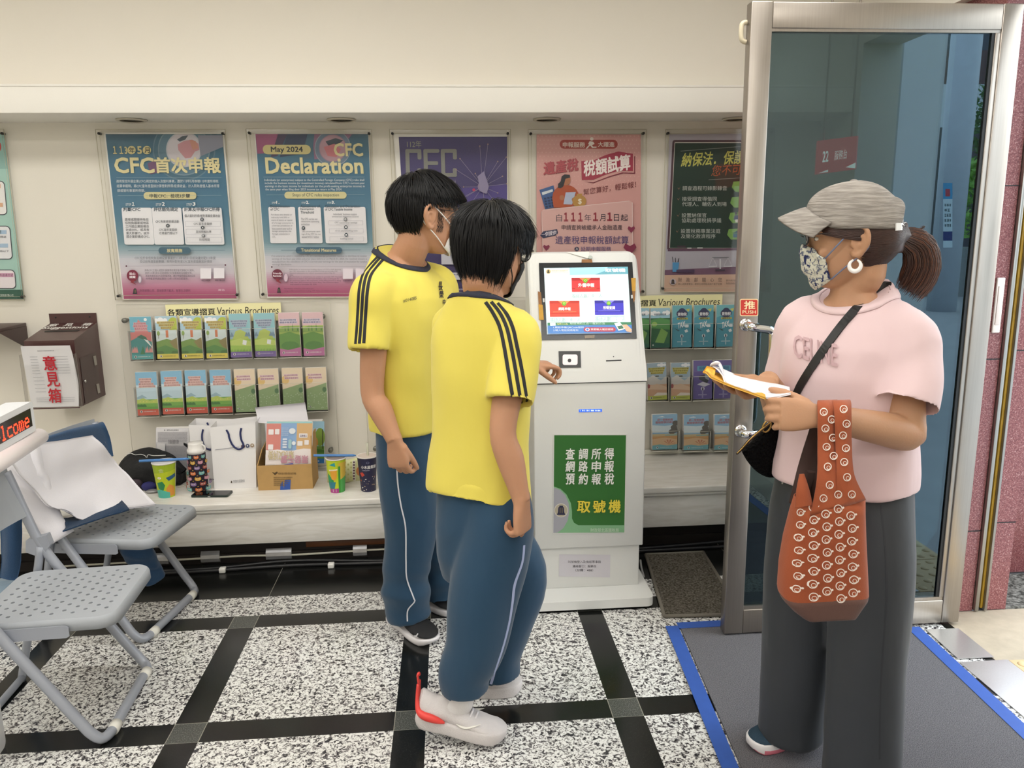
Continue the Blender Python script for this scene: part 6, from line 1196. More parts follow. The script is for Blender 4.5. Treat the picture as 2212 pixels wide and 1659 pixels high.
b = MB(); b.tube([lf(-.075, bz-.030, -.01), lf(-.06, bz-.030, -.01), lf(.2, bz-.03, -.01), lf(L, bz-.03, -.01)], [.012, .030, .034, .034], mat('sign_base', '#ece4e4', .3), 16, flat=.9); b.build('base_bar', T)
b = MB(); b.prism(rrect(L*.78, -Pa.z, L*1.1, bz-.05, .02), lf, -.06, -.02, M_LEDW); b.build('stand_post', T)
# =================================================================== folding chairs
M_CHP = mat('grey_plastic', '#a6abb2', .5, spec=.4, bump=.04, bs=400); M_CHT = mat('grey_tube', '#a0a5b0', .35, spec=.5, metal=.15); M_FOOTW = mat('white_rubber', '#e6e4dc', .6)
def chair(label, loc, yaw):
    T = thing('folding_chair', label, 'chair', (0, 0, 0), 'grey folding chairs')
    hw = .196; ZS = .40
    # seat: moulded plate with rows of holes, skirt at front and sides
    b = MB(); X0, X1 = -.345, .055
    def out(r, z, dx=0): return [Vector((x, y, z)) for x, y in rrect(X0-dx, -hw+.012-dx, X1+dx, hw-.012+dx, r, 6)]
    NX, NY = 12, 8; holes = {}
    bm = bmesh.new(); P = rrect(X0, -hw+.012, X1, hw-.012, .05, 6)
    vs = [bm.verts.new((x, y, ZS)) for x, y in P]; ed = [bm.edges.new((vs[i], vs[(i+1) % len(vs)])) for i in range(len(vs))]
    for i in range(NX):
        for j in range(NY):
            x = X0+.04+(X1-X0-.075)*i/(NX-1); y = -hw+.05+(2*hw-.1)*(j+.5*(i % 2)*.9)/(NY-.55)
            if abs(y) > hw-.045: continue
            hv = [bm.verts.new((x+.0062*math.cos(2*PI*k/8), y+.0062*math.sin(2*PI*k/8), ZS)) for k in range(8)]
            for k in range(8): ed.append(bm.edges.new((hv[k], hv[(k+1) % 8])))
            holes[(i, j)] = hv
    bmesh.ops.triangle_fill(bm, use_beauty=True, use_dissolve=False, edges=ed)
    # triangle_fill also fills holes with face inside: remove faces whose verts all belong to one hole
    hs = {v: k for k, hv in holes.items() for v in hv}
    bad = [f for f in bm.faces if all(v in hs for v in f.verts) and len({hs[v] for v in f.verts}) == 1]
    bmesh.ops.delete(bm, geom=bad, context='FACES_ONLY')
    for hv in holes.values():      # hole walls
        lo = [bm.verts.new((v.co.x, v.co.y, ZS-.012)) for v in hv]
        for k in range(8): bm.faces.new((hv[k], hv[(k+1) % 8], lo[(k+1) % 8], lo[k]))
    b.bm(bm, M_CHP)
    b.loft([out(.05, ZS), out(.052, ZS-.004, .004), out(.054, ZS-.012, .007), out(.054, ZS-.036, .008), out(.05, ZS-.036, .004), out(.05, ZS-.014, .003)], M_CHP, False, False)
    b.add([Vector((x, y, ZS-.0125)) for x, y in P], [tuple(range(len(P)))], mat('seat_underside', '#3c3f44', .7))
    b.build('seat', T, False)
    for s in (1, -1):
        y = s*(hw+.004)
        b = MB(); b.prism([(-.33, ZS-.052), (-.07, ZS-.052), (-.062, ZS-.047), (-.062, ZS-.02), (-.07, ZS-.014), (-.33, ZS-.014)], lambda u, v, h: Vector((u, y-.002*s+h*s, v)), 0, .003, M_CHT)
        for x in (-.235, -.27): b.lathe([(.0001, .006), (.005, .005), (.006, .0)], (x, y, ZS-.034), M_CHT, 10, ax=(0, s, 0))
        b.build('seat_bracket', T)
        yb = s*(hw+.02)
        b = MB(); b.tube([(-.295, yb-.008*s, .475), (-.32, yb-.01*s, .36), (-.40, yb-.02*s, .03), (-.405, yb-.02*s, .013)], .013, M_CHT, 10, sub=3); b.build('rear_leg', T)
        b = MB(); b.prism([(-.335, .50), (-.27, .515), (-.262, .48), (-.28, .455), (-.31, .445), (-.34, .46)], lambda u, v, h: Vector((u, yb+(-.014+h)*s, v)), 0, .031, M_CHT)
        for q in ((-.325, .47), (-.29, .472)): b.lathe([(.0001, .004), (.005, .003), (.006, 0)], (q[0], yb+.017*s, q[1]), M_CHT, 10, ax=(0, s, 0))
        b.build('pivot_plate', T)
    yb = hw+.02; side = [(-.372, .735), (-.352, .665), (-.33, .585), (-.30, .49), (-.245, .385), (-.14, .218), (-.055, .082), (-.03, .045)]
    path = [(x, -yb, z) for x, z in side]+[(-.008, -yb+.010, .020), (.006, -yb+.04, .0165), (.008, -.1, .0165), (.008, .1, .0165), (.006, yb-.04, .0165), (-.008, yb-.010, .020)]+[(x, yb, z) for x, z in side[::-1]]
    b = MB(); b.tube(path, .0155, M_CHT, 12, sub=5); b.build('bent_tube_frame', T)
    for s in (1, -1):
        b = MB(); b.tube([(.01, s*(yb-.05), .0165), (.01, s*(yb-.085), .0165)], .0172, M_FOOTW, 14); b.build('foot_cap', T)
    b = MB(); b.tube([(-.40, -yb+.03, .016), (-.402, 0, .016), (-.40, yb-.03, .016)], .012, M_CHT, 10, sub=3); b.build('rear_bar', T)
    # curved back panel
    rings = []
    for i in range(9):
        y = -yb+2*yb*i/8; bw = .03*(1-(y/yb)**2)
        rings.append([Vector((x-bw, y, z)) for x, z in ((-.318, .585), (-.33, .582), (-.378, .73), (-.38, .748), (-.368, .751), (-.366, .73))])
    b = MB(); b.loft(rings, M_CHP, smooth=False); b.build('back_panel', T)
    T.location = loc; T.rotation_euler = (0, 0, yaw); return T
chair('grey folding chair in front with a bare perforated seat, nearest the camera', (-1.075, 2.396, 0), R(3.4))
chair('grey folding chair behind with white and navy jerseys over its back', (-1.135, 2.985, 0), R(-9.4))
# =================================================================== jerseys on the rear chair
M_JW = mat('white_jersey', '#dcdae0', .8, sheen=.2, bump=.15, bs=500); M_JN = mat('navy_jersey', '#24486e', .8, sheen=.2, bump=.2, bs=300, var=.12, vs=12)
za = lambda x, y: (x/4.146, 860+y/4.146)
CA, YAWA = Vector((-1.135, 2.985, 0)), R(-9.4); FA = Vector((math.cos(YAWA), math.sin(YAWA), 0)); LA = Vector((-FA.y, FA.x, 0))
def g(x, y, xl):              # the point seen at a crop pixel, at distance xl in front of the chair's floor bar
    d = ray(*za(x, y)); return EYE+d*((CA+FA*xl-EYE).dot(FA)/d.dot(FA))
ch = lambda x, y, z: CA+FA*x+LA*y+Vector((0, 0, z))
J = thing('jersey', 'white jersey draped over the back and seat of the rear folding chair', 'jersey', (-1.4, 2.85, .42))
b = MB()
cloth(b, [[g(85, 545, -.33), g(225, 440, -.335), g(375, 402, -.34), g(600, 375, -.34), g(825, 333, -.33)],
          [g(170, 690, -.30), g(330, 620, -.305), g(500, 580, -.305), g(700, 510, -.305), g(925, 440, -.295)],
          [g(300, 830, -.285), g(420, 790, -.285), g(620, 740, -.285), g(860, 660, -.28), g(1040, 580, -.275)],
          [g(440, 960, -.245), g(580, 940, -.235), g(760, 880, -.225), g(1000, 820, -.2), g(1180, 740, -.19)],
          [g(590, 1010, -.225), g(720, 1085, -.20), g(880, 1095, -.17), g(1080, 1000, -.12), g(1395, 955, -.055)]], M_JW, .006, 5, .008, 3)
b.build('jersey_body', J, False)
b = MB()
def sleeve(b, pts, rads, m, flat, seed, ref=None):
    Q = [tuple(p)+(r,) for p, r in zip(pts, rads)]; N = 26; rings = []
    S = [cr(Q, i/N) for i in range(N+1)]; P = [Vector(q[:3]) for q in S]
    for i, p in enumerate(P):
        d = (P[min(i+1, N)]-P[max(i-1, 0)]).normalized(); u = Vector((.4, -1, .1)); u = (u-d*u.dot(d)).normalized(); w = d.cross(u)
        rings.append([p+w*math.cos(a)*S[i][3]*(1+.10*noise.noise(Vector((a*1.5, i*.28, seed))))+u*math.sin(a)*S[i][3]*flat*(1+.35*noise.noise(Vector((math.cos(a)*1.3+i*.33, math.sin(a)*2, seed+4)))) for a in [2*PI*k/28 for k in range(28)]])
    b.loft(rings+[shr_(rings[-1], .86), shr_(rings[-4], .8)], m, True, True)
def shr_(r, k): c = sum(r, Vector())/len(r); return [c+(p-c)*k for p in r]
sleeve(b, [ch(-.36, -.20, .745), ch(-.348, -.232, .68), ch(-.332, -.236, .615), ch(-.295, -.236, .49), ch(-.255, -.236, .415)], [.045, .056, .058, .05, .056], M_JW, .75, 1); b.build('sleeve', J)
b = MB(); gy = lambda x, y, Y: at(*za(x, y), Y)
cloth(b, [[gy(40, 620, 2.84), gy(85, 540, 2.82), gy(110, 560, 2.80)], [gy(50, 760, 2.83), gy(85, 740, 2.81), gy(125, 740, 2.80)], [gy(45, 885, 2.82), gy(90, 885, 2.81), gy(142, 885, 2.80)]], M_JW, .005, 4, .004, 7); b.build('far_sleeve', J, False)
N_ = thing('jersey', 'navy jersey hung behind the white one on the rear folding chair', 'jersey', (-1.45, 2.98, .42))
b = MB()
cloth(b, [[g(310, 410, -.44), g(600, 316, -.46), g(905, 244, -.44)], [g(300, 392, -.352), g(600, 292, -.352), g(925, 225, -.352)], [g(300, 430, -.342), g(640, 350, -.342), g(985, 370, -.338)], [g(300, 520, -.325), g(660, 470, -.325), g(1015, 520, -.315)]], M_JN, .006, 5, .004, 1); b.build('jersey_body', N_, False)
b = MB(); cloth(b, [[gy(60, 880, 2.86), gy(140, 880, 2.86), gy(215, 900, 2.86)], [gy(20, 1090, 2.86), gy(110, 1090, 2.84), gy(190, 1120, 2.86)], [gy(15, 1440, 2.86), gy(100, 1450, 2.84), gy(180, 1450, 2.86)], [gy(20, 1600, 2.86), gy(80, 1610, 2.85), gy(150, 1620, 2.86)]], M_JN, .012, 4, .012, 2); b.build('sleeve', N_, False)
b = MB(); cloth(b, [[g(560, 1080, -.26), g(700, 1060, -.25), g(1080, 905, -.16)], [g(590, 1150, -.215), g(730, 1110, -.19), g(1130, 960, -.10)], [g(560, 1190, -.19), g(760, 1125, -.16), g(1160, 1000, -.075)]], M_JN, .005, 4, .003, 5); b.build('hem', N_, False)
z0 = at(300, 1180, 3.05); sleeve(b, [at(280, 1165, 3.02), at(300, 1195, 3.06), at(318, 1225, 3.10), at(335, 1252, 3.12)], [.05, .055, .048, .045], M_JN, .7, 6); b.build('trailing_sleeve', N_)
b = MB(); q = fl(95, 1250, 0); rd = random.Random(4)
b.ell((q.x+.05, 3.0, .09), (.16, 0, 0), (0, .1, 0), (0, 0, .088), mat('pale_blue_plastic', '#7f95a8', .3, bump=.5, bs=25), 24, 14); b.build('plastic_bag')
bb = bpy.data.objects['plastic_bag']; tag(bb, 'pale blue plastic bag on the floor under the rear chair', 'bag')
# =================================================================== people: shared builders
def V(*a): return Vector(a)
def solid(b, name, parent, vox, smooth=6, disp=None, label=None):
    """fuse the closed pieces of b into one continuous skin, smooth it, add folds"""
    me = b.mesh('tmp'); o = bpy.data.objects.new('tmp', me); COL.objects.link(o)
    bm = bmesh.new(); bm.from_mesh(me); bmesh.ops.recalc_face_normals(bm, faces=bm.faces[:]); bm.to_mesh(me); bm.free()
    r = o.modifiers.new('r', 'REMESH'); r.mode = 'VOXEL'; r.voxel_size = vox
    if smooth: s = o.modifiers.new('s', 'SMOOTH'); s.factor = .5; s.iterations = smooth
    dg = bpy.context.evaluated_depsgraph_get(); m2 = bpy.data.meshes.new_from_object(o.evaluated_get(dg)); bpy.data.objects.remove(o); bpy.data.meshes.remove(me)
    m2.materials.clear(); m2.materials.append(b.mats[0])
    m2.polygons.foreach_set('use_smooth', [True]*len(m2.polygons)); m2.polygons.foreach_set('material_index', [0]*len(m2.polygons))
    if disp:
        N = [v.normal.copy() for v in m2.vertices]
        for v, n in zip(m2.vertices, N): v.co += n*disp(v.co, n)
        m2.update()
    m2.name = name; o = bpy.data.objects.new(name, m2); COL.objects.link(o)
    if parent: adopt(o, parent)
    if label: o['label'] = label
    return o
def bvh(o):
    me = o.data; return BVHTree.FromPolygons([v.co.copy() for v in me.vertices], [tuple(p.vertices) for p in me.polygons])
def rings_tube(pts, rad, n=28, sub=5, flat=1, ref=None):
    Q = [tuple(p)+(r,) for p, r in zip(pts, rad)]; N = (len(Q)-1)*sub; S = [cr(Q, i/N) for i in range(N+1)]; P = [Vector(q[:3]) for q in S]; out = []; pu = None
    for i, p in enumerate(P):
        d = (P[min(i+1, N)]-P[max(i-1, 0)]).normalized(); u = Vector(ref) if (ref and pu is None) else (pu or (V(0, 0, 1) if abs(d.z) < .9 else V(1, 0, 0)))
        u = (u-d*u.dot(d)).normalized(); pu = u; w = d.cross(u)
        out.append([p+(w*math.cos(2*PI*k/n)+u*math.sin(2*PI*k/n)*flat)*S[i][3] for k in range(n)])
    return out
def ctr(r): return sum(r, Vector())/len(r)
def shr(r, k, off=Vector()): c = ctr(r); return [c+(p-c)*k+off for p in r]
def limb(b, pts, rad, m, n=20, flat=1, ref=None): b.loft(rings_tube(pts, rad, n, 4, flat, ref), m)
def sleeve_open(b, pts, rad, m, depth=3, k=.78, **kw):
    r = rings_tube(pts, rad, **kw); b.loft(r+[shr(r[-1], (1+k)/2), shr(r[-1-depth], k*.97)], m)
def torso(b, secs, C, f, m, n=44, e=2.4, hollow=0):
    l = V(-f.y, f.x, 0); R_ = []
    for sec in secs:
        (z, ox, oy, a, bf, bb), dz = sec[:6], (sec[6] if len(sec) > 6 else 0)
        c = C(z)+f*ox+l*oy; ring = []
        for k in range(n):
            c_, s_ = sup(2*PI*k/n, e); ring.append(V(c.x, c.y, z-dz*s_)+l*a*c_+f*((bf if s_ > 0 else bb)*s_))
        R_.append(ring)
    if hollow: R_ = [shr(R_[0], .9, V(0, 0, hollow)), shr(R_[0], .955)]+R_
    b.loft(R_, m)
HEADSEC = [(-.114, .060, .020, .020), (-.108, .074, .004, .032), (-.092, .083, -.02, .046), (-.068, .087, -.052, .058), (-.04, .0885, -.076, .066), (-.012, .089, -.09, .0715), (.012, .0905, -.099, .0745), (.04, .095, -.104, .0765), (.066, .091, -.102, .073), (.088, .077, -.093, .0635), (.104, .056, -.076, .049), (.114, .03, -.052, .03), (.118, .005, -.03, .012)]
class Head:
    def __init__(s, c, yaw, pitch, roll, k):
        s.c = Vector(c); s.k = k; s.M = Matrix.Rotation(yaw, 3, 'Z') @ Matrix.Rotation(pitch, 3, 'Y') @ Matrix.Rotation(roll, 3, 'X')   # x forward, y left, z up; pitch>0 looks down
    def __call__(s, x, y, z): return s.c+s.M @ V(x, y, z)*s.k
    def d(s, x, y, z): return s.M @ V(x, y, z)
    def build(s, b, m, ears=(1, -1)):
        R_ = []
        for z, xf, xb, w in HEADSEC:
            ring = []
            for k in range(32):
                c_, s_ = sup(2*PI*k/32, 2.25); ring.append(s((xf+xb)/2+(xf-xb)/2*c_, w*s_*(1-.10*max(0, c_)), z))
            R_.append(ring)
        b.loft(R_, m)
        b.loft([[s(.082+dx, w*math.cos(a), z+h*math.sin(a)) for a in [2*PI*k/10 for k in range(10)]] for dx, w, z, h in ((0, .012, .012, .01), (.012, .012, -.006, .014), (.024, .015, -.026, .012), (.028, .013, -.032, .008), (.024, .006, -.036, .004))], m)   # nose
        for sd in (1, -1):
            b.ell(s(.083, .018*sd, .026), s.d(.012*s.k, 0, 0), s.d(0, .022*s.k, 0), s.d(0, 0, .008*s.k), m, 12, 8)      # brow ridge
            b.ell(s(.064, .044*sd, -.03), s.d(.010*s.k, 0, 0), s.d(0, .016*s.k, 0), s.d(0, 0, .018*s.k), m, 12, 8)       # cheek
        b.ell(s(.086, 0, -.066), s.d(.010*s.k, 0, 0), s.d(0, .024*s.k, 0), s.d(0, 0, .012*s.k), m, 12, 8)
        for sd in ears:
            E = lambda x, z, o: s(-.012+x, sd*(.0705+o), -.006+z)
            limb(b, [E(.016, .004, .0), E(.014, .022, .006), E(.002, .033, .011), E(-.014, .031, .016), E(-.022, .015, .019), E(-.021, -.004, .017), E(-.013, -.02, .011), E(-.002, -.031, .006), E(.007, -.030, .003), E(.011, -.02, .002)], [.0048*s.k, .0058*s.k, .006*s.k, .006*s.k, .006*s.k, .006*s.k, .0058*s.k, .0075*s.k, .007*s.k, .0048*s.k], m, 10)
            b.ell(E(-.003, 0, .005), s.d(.018*s.k, sd*.006*s.k, 0), s.d(0, .0045*s.k, 0), s.d(0, 0, .027*s.k), m, 14, 10)
            b.ell(E(.012, -.006, .006), s.d(.005*s.k, 0, 0), s.d(0, .004*s.k, 0), s.d(0, 0, .007*s.k), m, 8, 6)
            limb(b, [E(.004, .012, .008), E(-.008, .014, .014), E(-.012, .002, .014), E(-.006, -.012, .011)], [.0042*s.k]*4, m, 8)
def hand(b, wr, d, nrm, side, m, k=1.0, curl=(35, 45, 30), spread=4, thumb=(.75, .55, .35, 25), vary=(0, 5, 10, 16)):
    """palm and five separate fingers; d towards the fingers, nrm out of the palm, side towards the thumb"""
    d = Vector(d).normalized(); nrm = Vector(nrm); nrm = (nrm-d*nrm.dot(d)).normalized(); s0 = d.cross(nrm)
    if s0.dot(Vector(side)) < 0: s0 = -s0
    wr = Vector(wr); R_ = []
    for t, w, h, o in ((-.012, .026, .020, 0), (.01, .028, .019, 0), (.03, .034, .017, .001), (.055, .039, .0155, .001), (.078, .0405, .0135, .0), (.09, .038, .010, -.001)):
        R_.append([wr+d*t*k+nrm*o*k+(s0*sup(2*PI*j/20, 2.6)[0]*w+nrm*sup(2*PI*j/20, 2.6)[1]*h)*k for j in range(20)])
    b.loft(R_, m)
    b.ell(wr+(d*.038+s0*.024+nrm*.008)*k, d*.03*k, s0*.016*k, nrm*.015*k, m, 14, 10)
    for i, (off, L, r0) in enumerate(((.0295, .070, .0088), (.010, .079, .0091), (-.0095, .073, .0087), (-.028, .057, .0077))):
        base = wr+(d*(.082-(.006 if i == 3 else 0))+s0*off)*k; a = R(curl[0]+vary[i]); sp = R(spread*(1.5-i)); q = base; pts = [base-d*.012*k, base]; ang = a
        for j, fr in enumerate((.44, .31, .25)):
            v = (d*math.cos(ang)+nrm*math.sin(ang))*math.cos(sp)+s0*math.sin(sp); q = q+v*L*fr*k; pts.append(q)
            if j < 2: ang += R(curl[j+1])
        limb(b, pts, [r0*k*1.02, r0*k*1.04, r0*k*.97, r0*k*.86, r0*k*.66], m, 12)
        b.ell(pts[-1], s0*r0*.64*k, nrm*r0*.62*k, (pts[-1]-pts[-2]).normalized()*r0*.75*k, m, 10, 8)
    ts, td, tn, tb = thumb; q = wr+(d*.024+s0*.026+nrm*.004)*k; v = (s0*ts+d*td+nrm*tn).normalized(); pts = [q]
    for j, L in enumerate((.036, .031, .025)):
        q = q+v*L*k; pts.append(q); ax = d.cross(s0); v = (v+(d*.5+nrm*.35-s0*.25)*math.radians(tb)).normalized()
    limb(b, pts, [.0125*k, .0118*k, .0105*k, .0078*k], m, 12); b.ell(pts[-1], s0*.0078*k, nrm*.0074*k, v*.008*k, m, 10, 8)
    return pts
def folds(seed, amp=.006, f=(9, 9, 4), amp2=.002, f2=22, zlo=None, zamp=0, zf=26):
    def g(p, n):
        q = Vector((p.x*f[0]+seed, p.y*f[1]+noise.noise(p*3)*1.2, p.z*f[2])); v = noise.noise(q); v = v*1.3+.5*max(0, .35-abs(v-.1))
        r = amp*v+amp2*noise.noise(Vector((p.x*f2, p.y*f2+seed, p.z*f2*.6)))
        if zlo is not None: t = max(0, 1-abs(p.z-zlo)/.13); r += zamp*t*math.sin(p.z*zf*2*PI/4+3*noise.noise(p*6))
        return r
    return g
def camhit(T, px, py):
    d = ray(px, py).normalized(); h = T.ray_cast(EYE, d); return (h[0], h[1]) if h[0] else None
def seg(P, n):
    return [cr(P, i/n) for i in range(n+1)]
def ribbon(name, parent, T, path, w, m, off=.0012, n=60, th=.0012, straight=False):
    """strip lying on a surface: the path is traced on it from where the photograph shows it"""
    pts = []
    for (x, y) in seg(path, n):
        h = camhit(T, x, y)
        if h: pts.append((h[0], h[1] if h[1].dot(h[0]-EYE) < 0 else -h[1]))
    b = MB(); rr = []
    for i, (p, nn) in enumerate(pts):
        t = (pts[min(i+1, len(pts)-1)][0]-pts[max(i-1, 0)][0]).normalized(); u = t.cross(nn).normalized(); nn2 = nn
        e = []
        for s_ in (-.5, 0, .5):
            q = p+u*w*s_; hh = T.find_nearest(q, .05); qq = hh[0] if hh[0] else q; e.append(qq+nn*off)
        rr.append([e[0], e[1], e[2], e[2]-nn*(off+.0008), e[0]-nn*(off+.0008)])
    if len(rr) < 2: return None
    b.loft(rr, m, smooth=False); o = b.build(name, parent); return o
def decal(name, parent, T, pr_draw, off=.0022, mbin=None):
    """printing on cloth, laid on the surface where the photograph shows it"""
    last = [None]
    def fn(x, y, h):
        r = camhit(T, x, y)
        if r is None: return last[0] or at(x, y, 2.5)
        p, n = r; n = n if n.dot(p-EYE) < 0 else -n; last[0] = p+n*(off+h); return last[0]
    pr = Print(fn, lift=.0002, h0=.0002); pr_draw(pr); return pr.mb.build(name, parent)
def strands(name, parent, H, roots, m, seed=1, width=.0022, seg_n=7, rad=(.108, .084, .103), cen=(-.006, 0, .022), keep=1.12, jitter=.25, mb=None, tuck=0):
    """hair: roots = [(point, direction, length, gravity)] in head space; every lock is a tapering ribbon kept outside the skull"""
    rd = random.Random(seed); b = mb or MB(); c = Vector(cen)
    for (p, d, L, g) in roots:
        p = Vector(p); d = Vector(d).normalized(); st = L/seg_n; P = [p.copy()]; kk = keep+rd.uniform(-.03, .06)
        for j in range(seg_n):
            d = (d+Vector((0, 0, -g))*.16+Vector((rd.uniform(-1, 1), rd.uniform(-1, 1), rd.uniform(-1, 1)))*jitter*.12).normalized(); p = p+d*st
            q = Vector(((p.x-c.x)/rad[0], (p.y-c.y)/rad[1], (p.z-c.z)/rad[2])); ql = q.length
            ke = kk-max(0, .035-p.z)*tuck
            if ql < ke and p.z > -.10: q = q*(ke/max(ql, 1e-6)); p = Vector((c.x+q.x*rad[0], c.y+q.y*rad[1], c.z+q.z*rad[2]))
            elif tuck and p.z < .05 and ql > ke+.03: q = q*(1-.45*(1-(ke+.03)/ql)); p = Vector((c.x+q.x*rad[0], c.y+q.y*rad[1], p.z))
            P.append(p.copy())
        rr = []
        for j, q in enumerate(P):
            t = (P[min(j+1, seg_n)]-P[max(j-1, 0)]).normalized(); out = (q-c).normalized(); s_ = t.cross(out); s_ = s_.normalized() if s_.length > 1e-5 else Vector((0, 1, 0))
            w = width*(1-(j/seg_n)**2*.85)*(.6 if j == 0 else 1); rr += [H(*(q+s_*w)), H(*(q+out*w*.7)), H(*(q-s_*w))]
        F = []
        for j in range(seg_n):
            a = j*3; F += [(a, a+1, a+4, a+3), (a+1, a+2, a+5, a+4)]
        b.add(rr, F, m, True)
    return b if mb else b.build(name, parent, False)
def scalp(n, seed, test, rad=(.103, .079, .098), cen=(-.006, 0, .022)):
    rd = random.Random(seed); out = []
    for i in range(n*4):
        if len(out) >= n: break
        z = rd.uniform(-1, 1); a = rd.uniform(0, 2*PI); r = math.sqrt(1-z*z); u = Vector((r*math.cos(a), r*math.sin(a), z)); p = Vector((cen[0]+u.x*rad[0], cen[1]+u.y*rad[1], cen[2]+u.z*rad[2]))
        if test(p, u): out.append((p, u))
    return out
def mask(name, parent, H, T, m, zt, zb, a1, pleat=0, lift=.006, label=None, n=26, r_=12, cheek=0):
    """face mask: a patch wrapped round the lower face, standing a little off the skin"""
    g = []
    for i in range(r_+1):
        row = []
        for j in range(n+1):
            a = -a1+2*a1*j/n; v = i/r_; edge = abs(a)/a1
            k_ = 1-.42*edge**1.6; zm_ = (zt+zb)/2; zz = zm_+(zt+(zb-zt)*v-zm_)*k_; zz = zz+(.010 if v < .5 else 0)*(1-edge)*(1-2*v) + (cheek*edge**2*(.5-v)*-.03)
            o = H(-.0+.0, 0, zz*.9-.004); dr = H.d(math.cos(a), math.sin(a)*.92, 0); s0 = H(.01, 0, zz)+dr*.25
            h = T.ray_cast(s0, -dr, .3); p = h[0] if h[0] else s0-dr*.16
            row.append([p, dr, zz])
        g.append(row)
    # keep the cloth taut: no dip below the chin-nose line
    P = []
    for i in range(r_+1):
        row = []
        for j in range(n+1):
            p, dr, zz = g[i][j]; best = (p-H.c).dot(dr)
            for q in range(-4, 5):
                for w in range(-3, 4):
                    if 0 <= i+q <= r_ and 0 <= j+w <= n: best = max(best, (g[i+q][j+w][0]-H.c).dot(dr)-.0022*abs(q)-.0022*abs(w))
            ex = best-(p-H.c).dot(dr); v = i/r_
            row.append(p+dr*(ex+lift+(pleat*math.sin(v*PI*5) if pleat else 0)+.004*math.sin(PI*v)*(1 if pleat else .6)))
        P.append(row)
    b = MB(); N = n+1; A = [p for r in P for p in r]; B_ = [p-g[i][j][1]*.003 for i, r in enumerate(P) for j, p in enumerate(r)]; L = len(A)
    F = [(i*N+j, i*N+j+1, (i+1)*N+j+1, (i+1)*N+j) for i in range(r_) for j in range(n)]
    rim = [j for j in range(N)]+[i*N+n for i in range(1, r_+1)]+[r_*N+j for j in range(n-1, -1, -1)]+[i*N for i in range(r_-1, 0, -1)]
    b.add(A+B_, F+[tuple(L+i for i in f[::-1]) for f in F]+[(rim[i], rim[(i+1) % len(rim)], L+rim[(i+1) % len(rim)], L+rim[i]) for i in range(len(rim))], m, True)
    o = b.build(name, parent)
    return o, P
def loops(parent, H, P, m, r=.0018):
    for j, sd in ((0, -1), (-1, 1)):
        a, c = P[0][j], P[-1][j]; b = MB()
        e = lambda x, z, o=0: H(-.012+x, sd*(.0705+.010+o), -.006+z)
        b.tube([a, a*.5+e(.012, .028)*.5+H.d(0, sd*.006, 0), e(.008, .030, .004), e(-.012, .036, .0), e(-.028, .015, -.004), e(-.024, -.012, -.004), e(-.008, -.03, -.002), c*.5+e(-.004, -.03)*.5+H.d(0, sd*.004, 0), c], r, m, 6, sub=3); b.build('ear_loop', parent)
def shoe(parent, heel, toe, m, msole, k=1.0, name='shoe', solef=None, lift=.028, sole_th=.03, label=None, lace=None, extra=None, sockm=None, ankle=None, pitch=None, side=1):
    """trainer between heel and toe points (underside); returns builders' frame"""
    heel, toe = Vector(heel), Vector(toe); f = (toe-heel); L = f.length; f = f/L; l = V(0, 0, 1).cross(f).normalized(); u = f.cross(l)
    S = lambda x, y, z: heel+f*x*L+l*y+u*z
    prof = [(0.0, .014, .03, .100), (.03, .028, .022, .106), (.1, .034, .02, .098), (.2, .0345, .02, .09), (.33, .034, .02, .098), (.45, .037, .02, .082), (.6, .0435, .02, .062), (.75, .0465, .02, .05), (.88, .041, .021, .043), (.96, .028, .024, .036), (1.0, .01, .027, .031)]
    R_ = []
    for t, w, z0, z1 in prof:
        w *= k; z0 *= k; z1 *= k; R_.append([S(t, w*sup(2*PI*j/24, 2.2)[0]*(1-.42*max(0, sup(2*PI*j/24, 2.2)[1])*(1 if t < .6 else .5)), (z0+z1)/2+(z1-z0)/2*sup(2*PI*j/24, 2.2)[1]) for j in range(24)])
    b = MB(); b.loft(R_, m)
    o = solid(b, name, parent, .0045, 4)
    if label: o['label'] = label
    def out(ex, n=40):
        P = []
        for j in range(n):
            a = 2*PI*j/n; t = .5-.5*math.cos(a); w = cr([(p[1],) for p in prof], t)[0] if 0 else None
            P.append(a)
        return P
    def wid(t):
        for (a, p), (c, q) in zip([(x[0], x[1]) for x in prof], [(x[0], x[1]) for x in prof][1:]):
            if t <= c: return p+(q-p)*(t-a)/(c-a)
        return prof[-1][1]
    ts = [0, .02, .06, .12, .2, .3, .4, .5, .6, .7, .8, .88, .94, .98, 1.0]
    edge = [(t, wid(t)*k) for t in ts]; loop = [(t, w) for t, w in edge]+[(t, -w) for t, w in edge[::-1]]
    b = MB(); rr = []
    for z, g in ((0.0, 1.0), (.004, 1.03), (sole_th*.5, 1.06), (sole_th*.85, 1.05), (sole_th, 1.0)):
        rr.append([S(.5+(t-.5)*(1+(g-1)*.35), w*g, z*k+(.012*k*max(0, (t-.86)/.14)**2 if z < .01 else .004*k*max(0, (t-.8)/.2))+(.008*k*max(0, (.06-t)/.06) if z < .006 else 0)) for t, w in loop])
    b.loft(rr, msole); so = b.build('sole', o)
    if lace:
        b = MB()
        for i in range(5):
            t = .42+.055*i; zt = cr([(p[3],) for p in prof], (5+i*.55)/10)[0]
            zt = [p[3] for p in prof][5]*k+(.062-.082)*k*((t-.45)/.15 if t > .45 else 0)
            b.tube([S(t, -.02*k, zt-.008*k), S(t+.015, -.008*k, zt+.003*k), S(t+.02, .008*k, zt+.003*k), S(t+.005, .02*k, zt-.008*k)], .003*k, lace, 6, sub=3)
        b.build('laces', o)
    return o, S
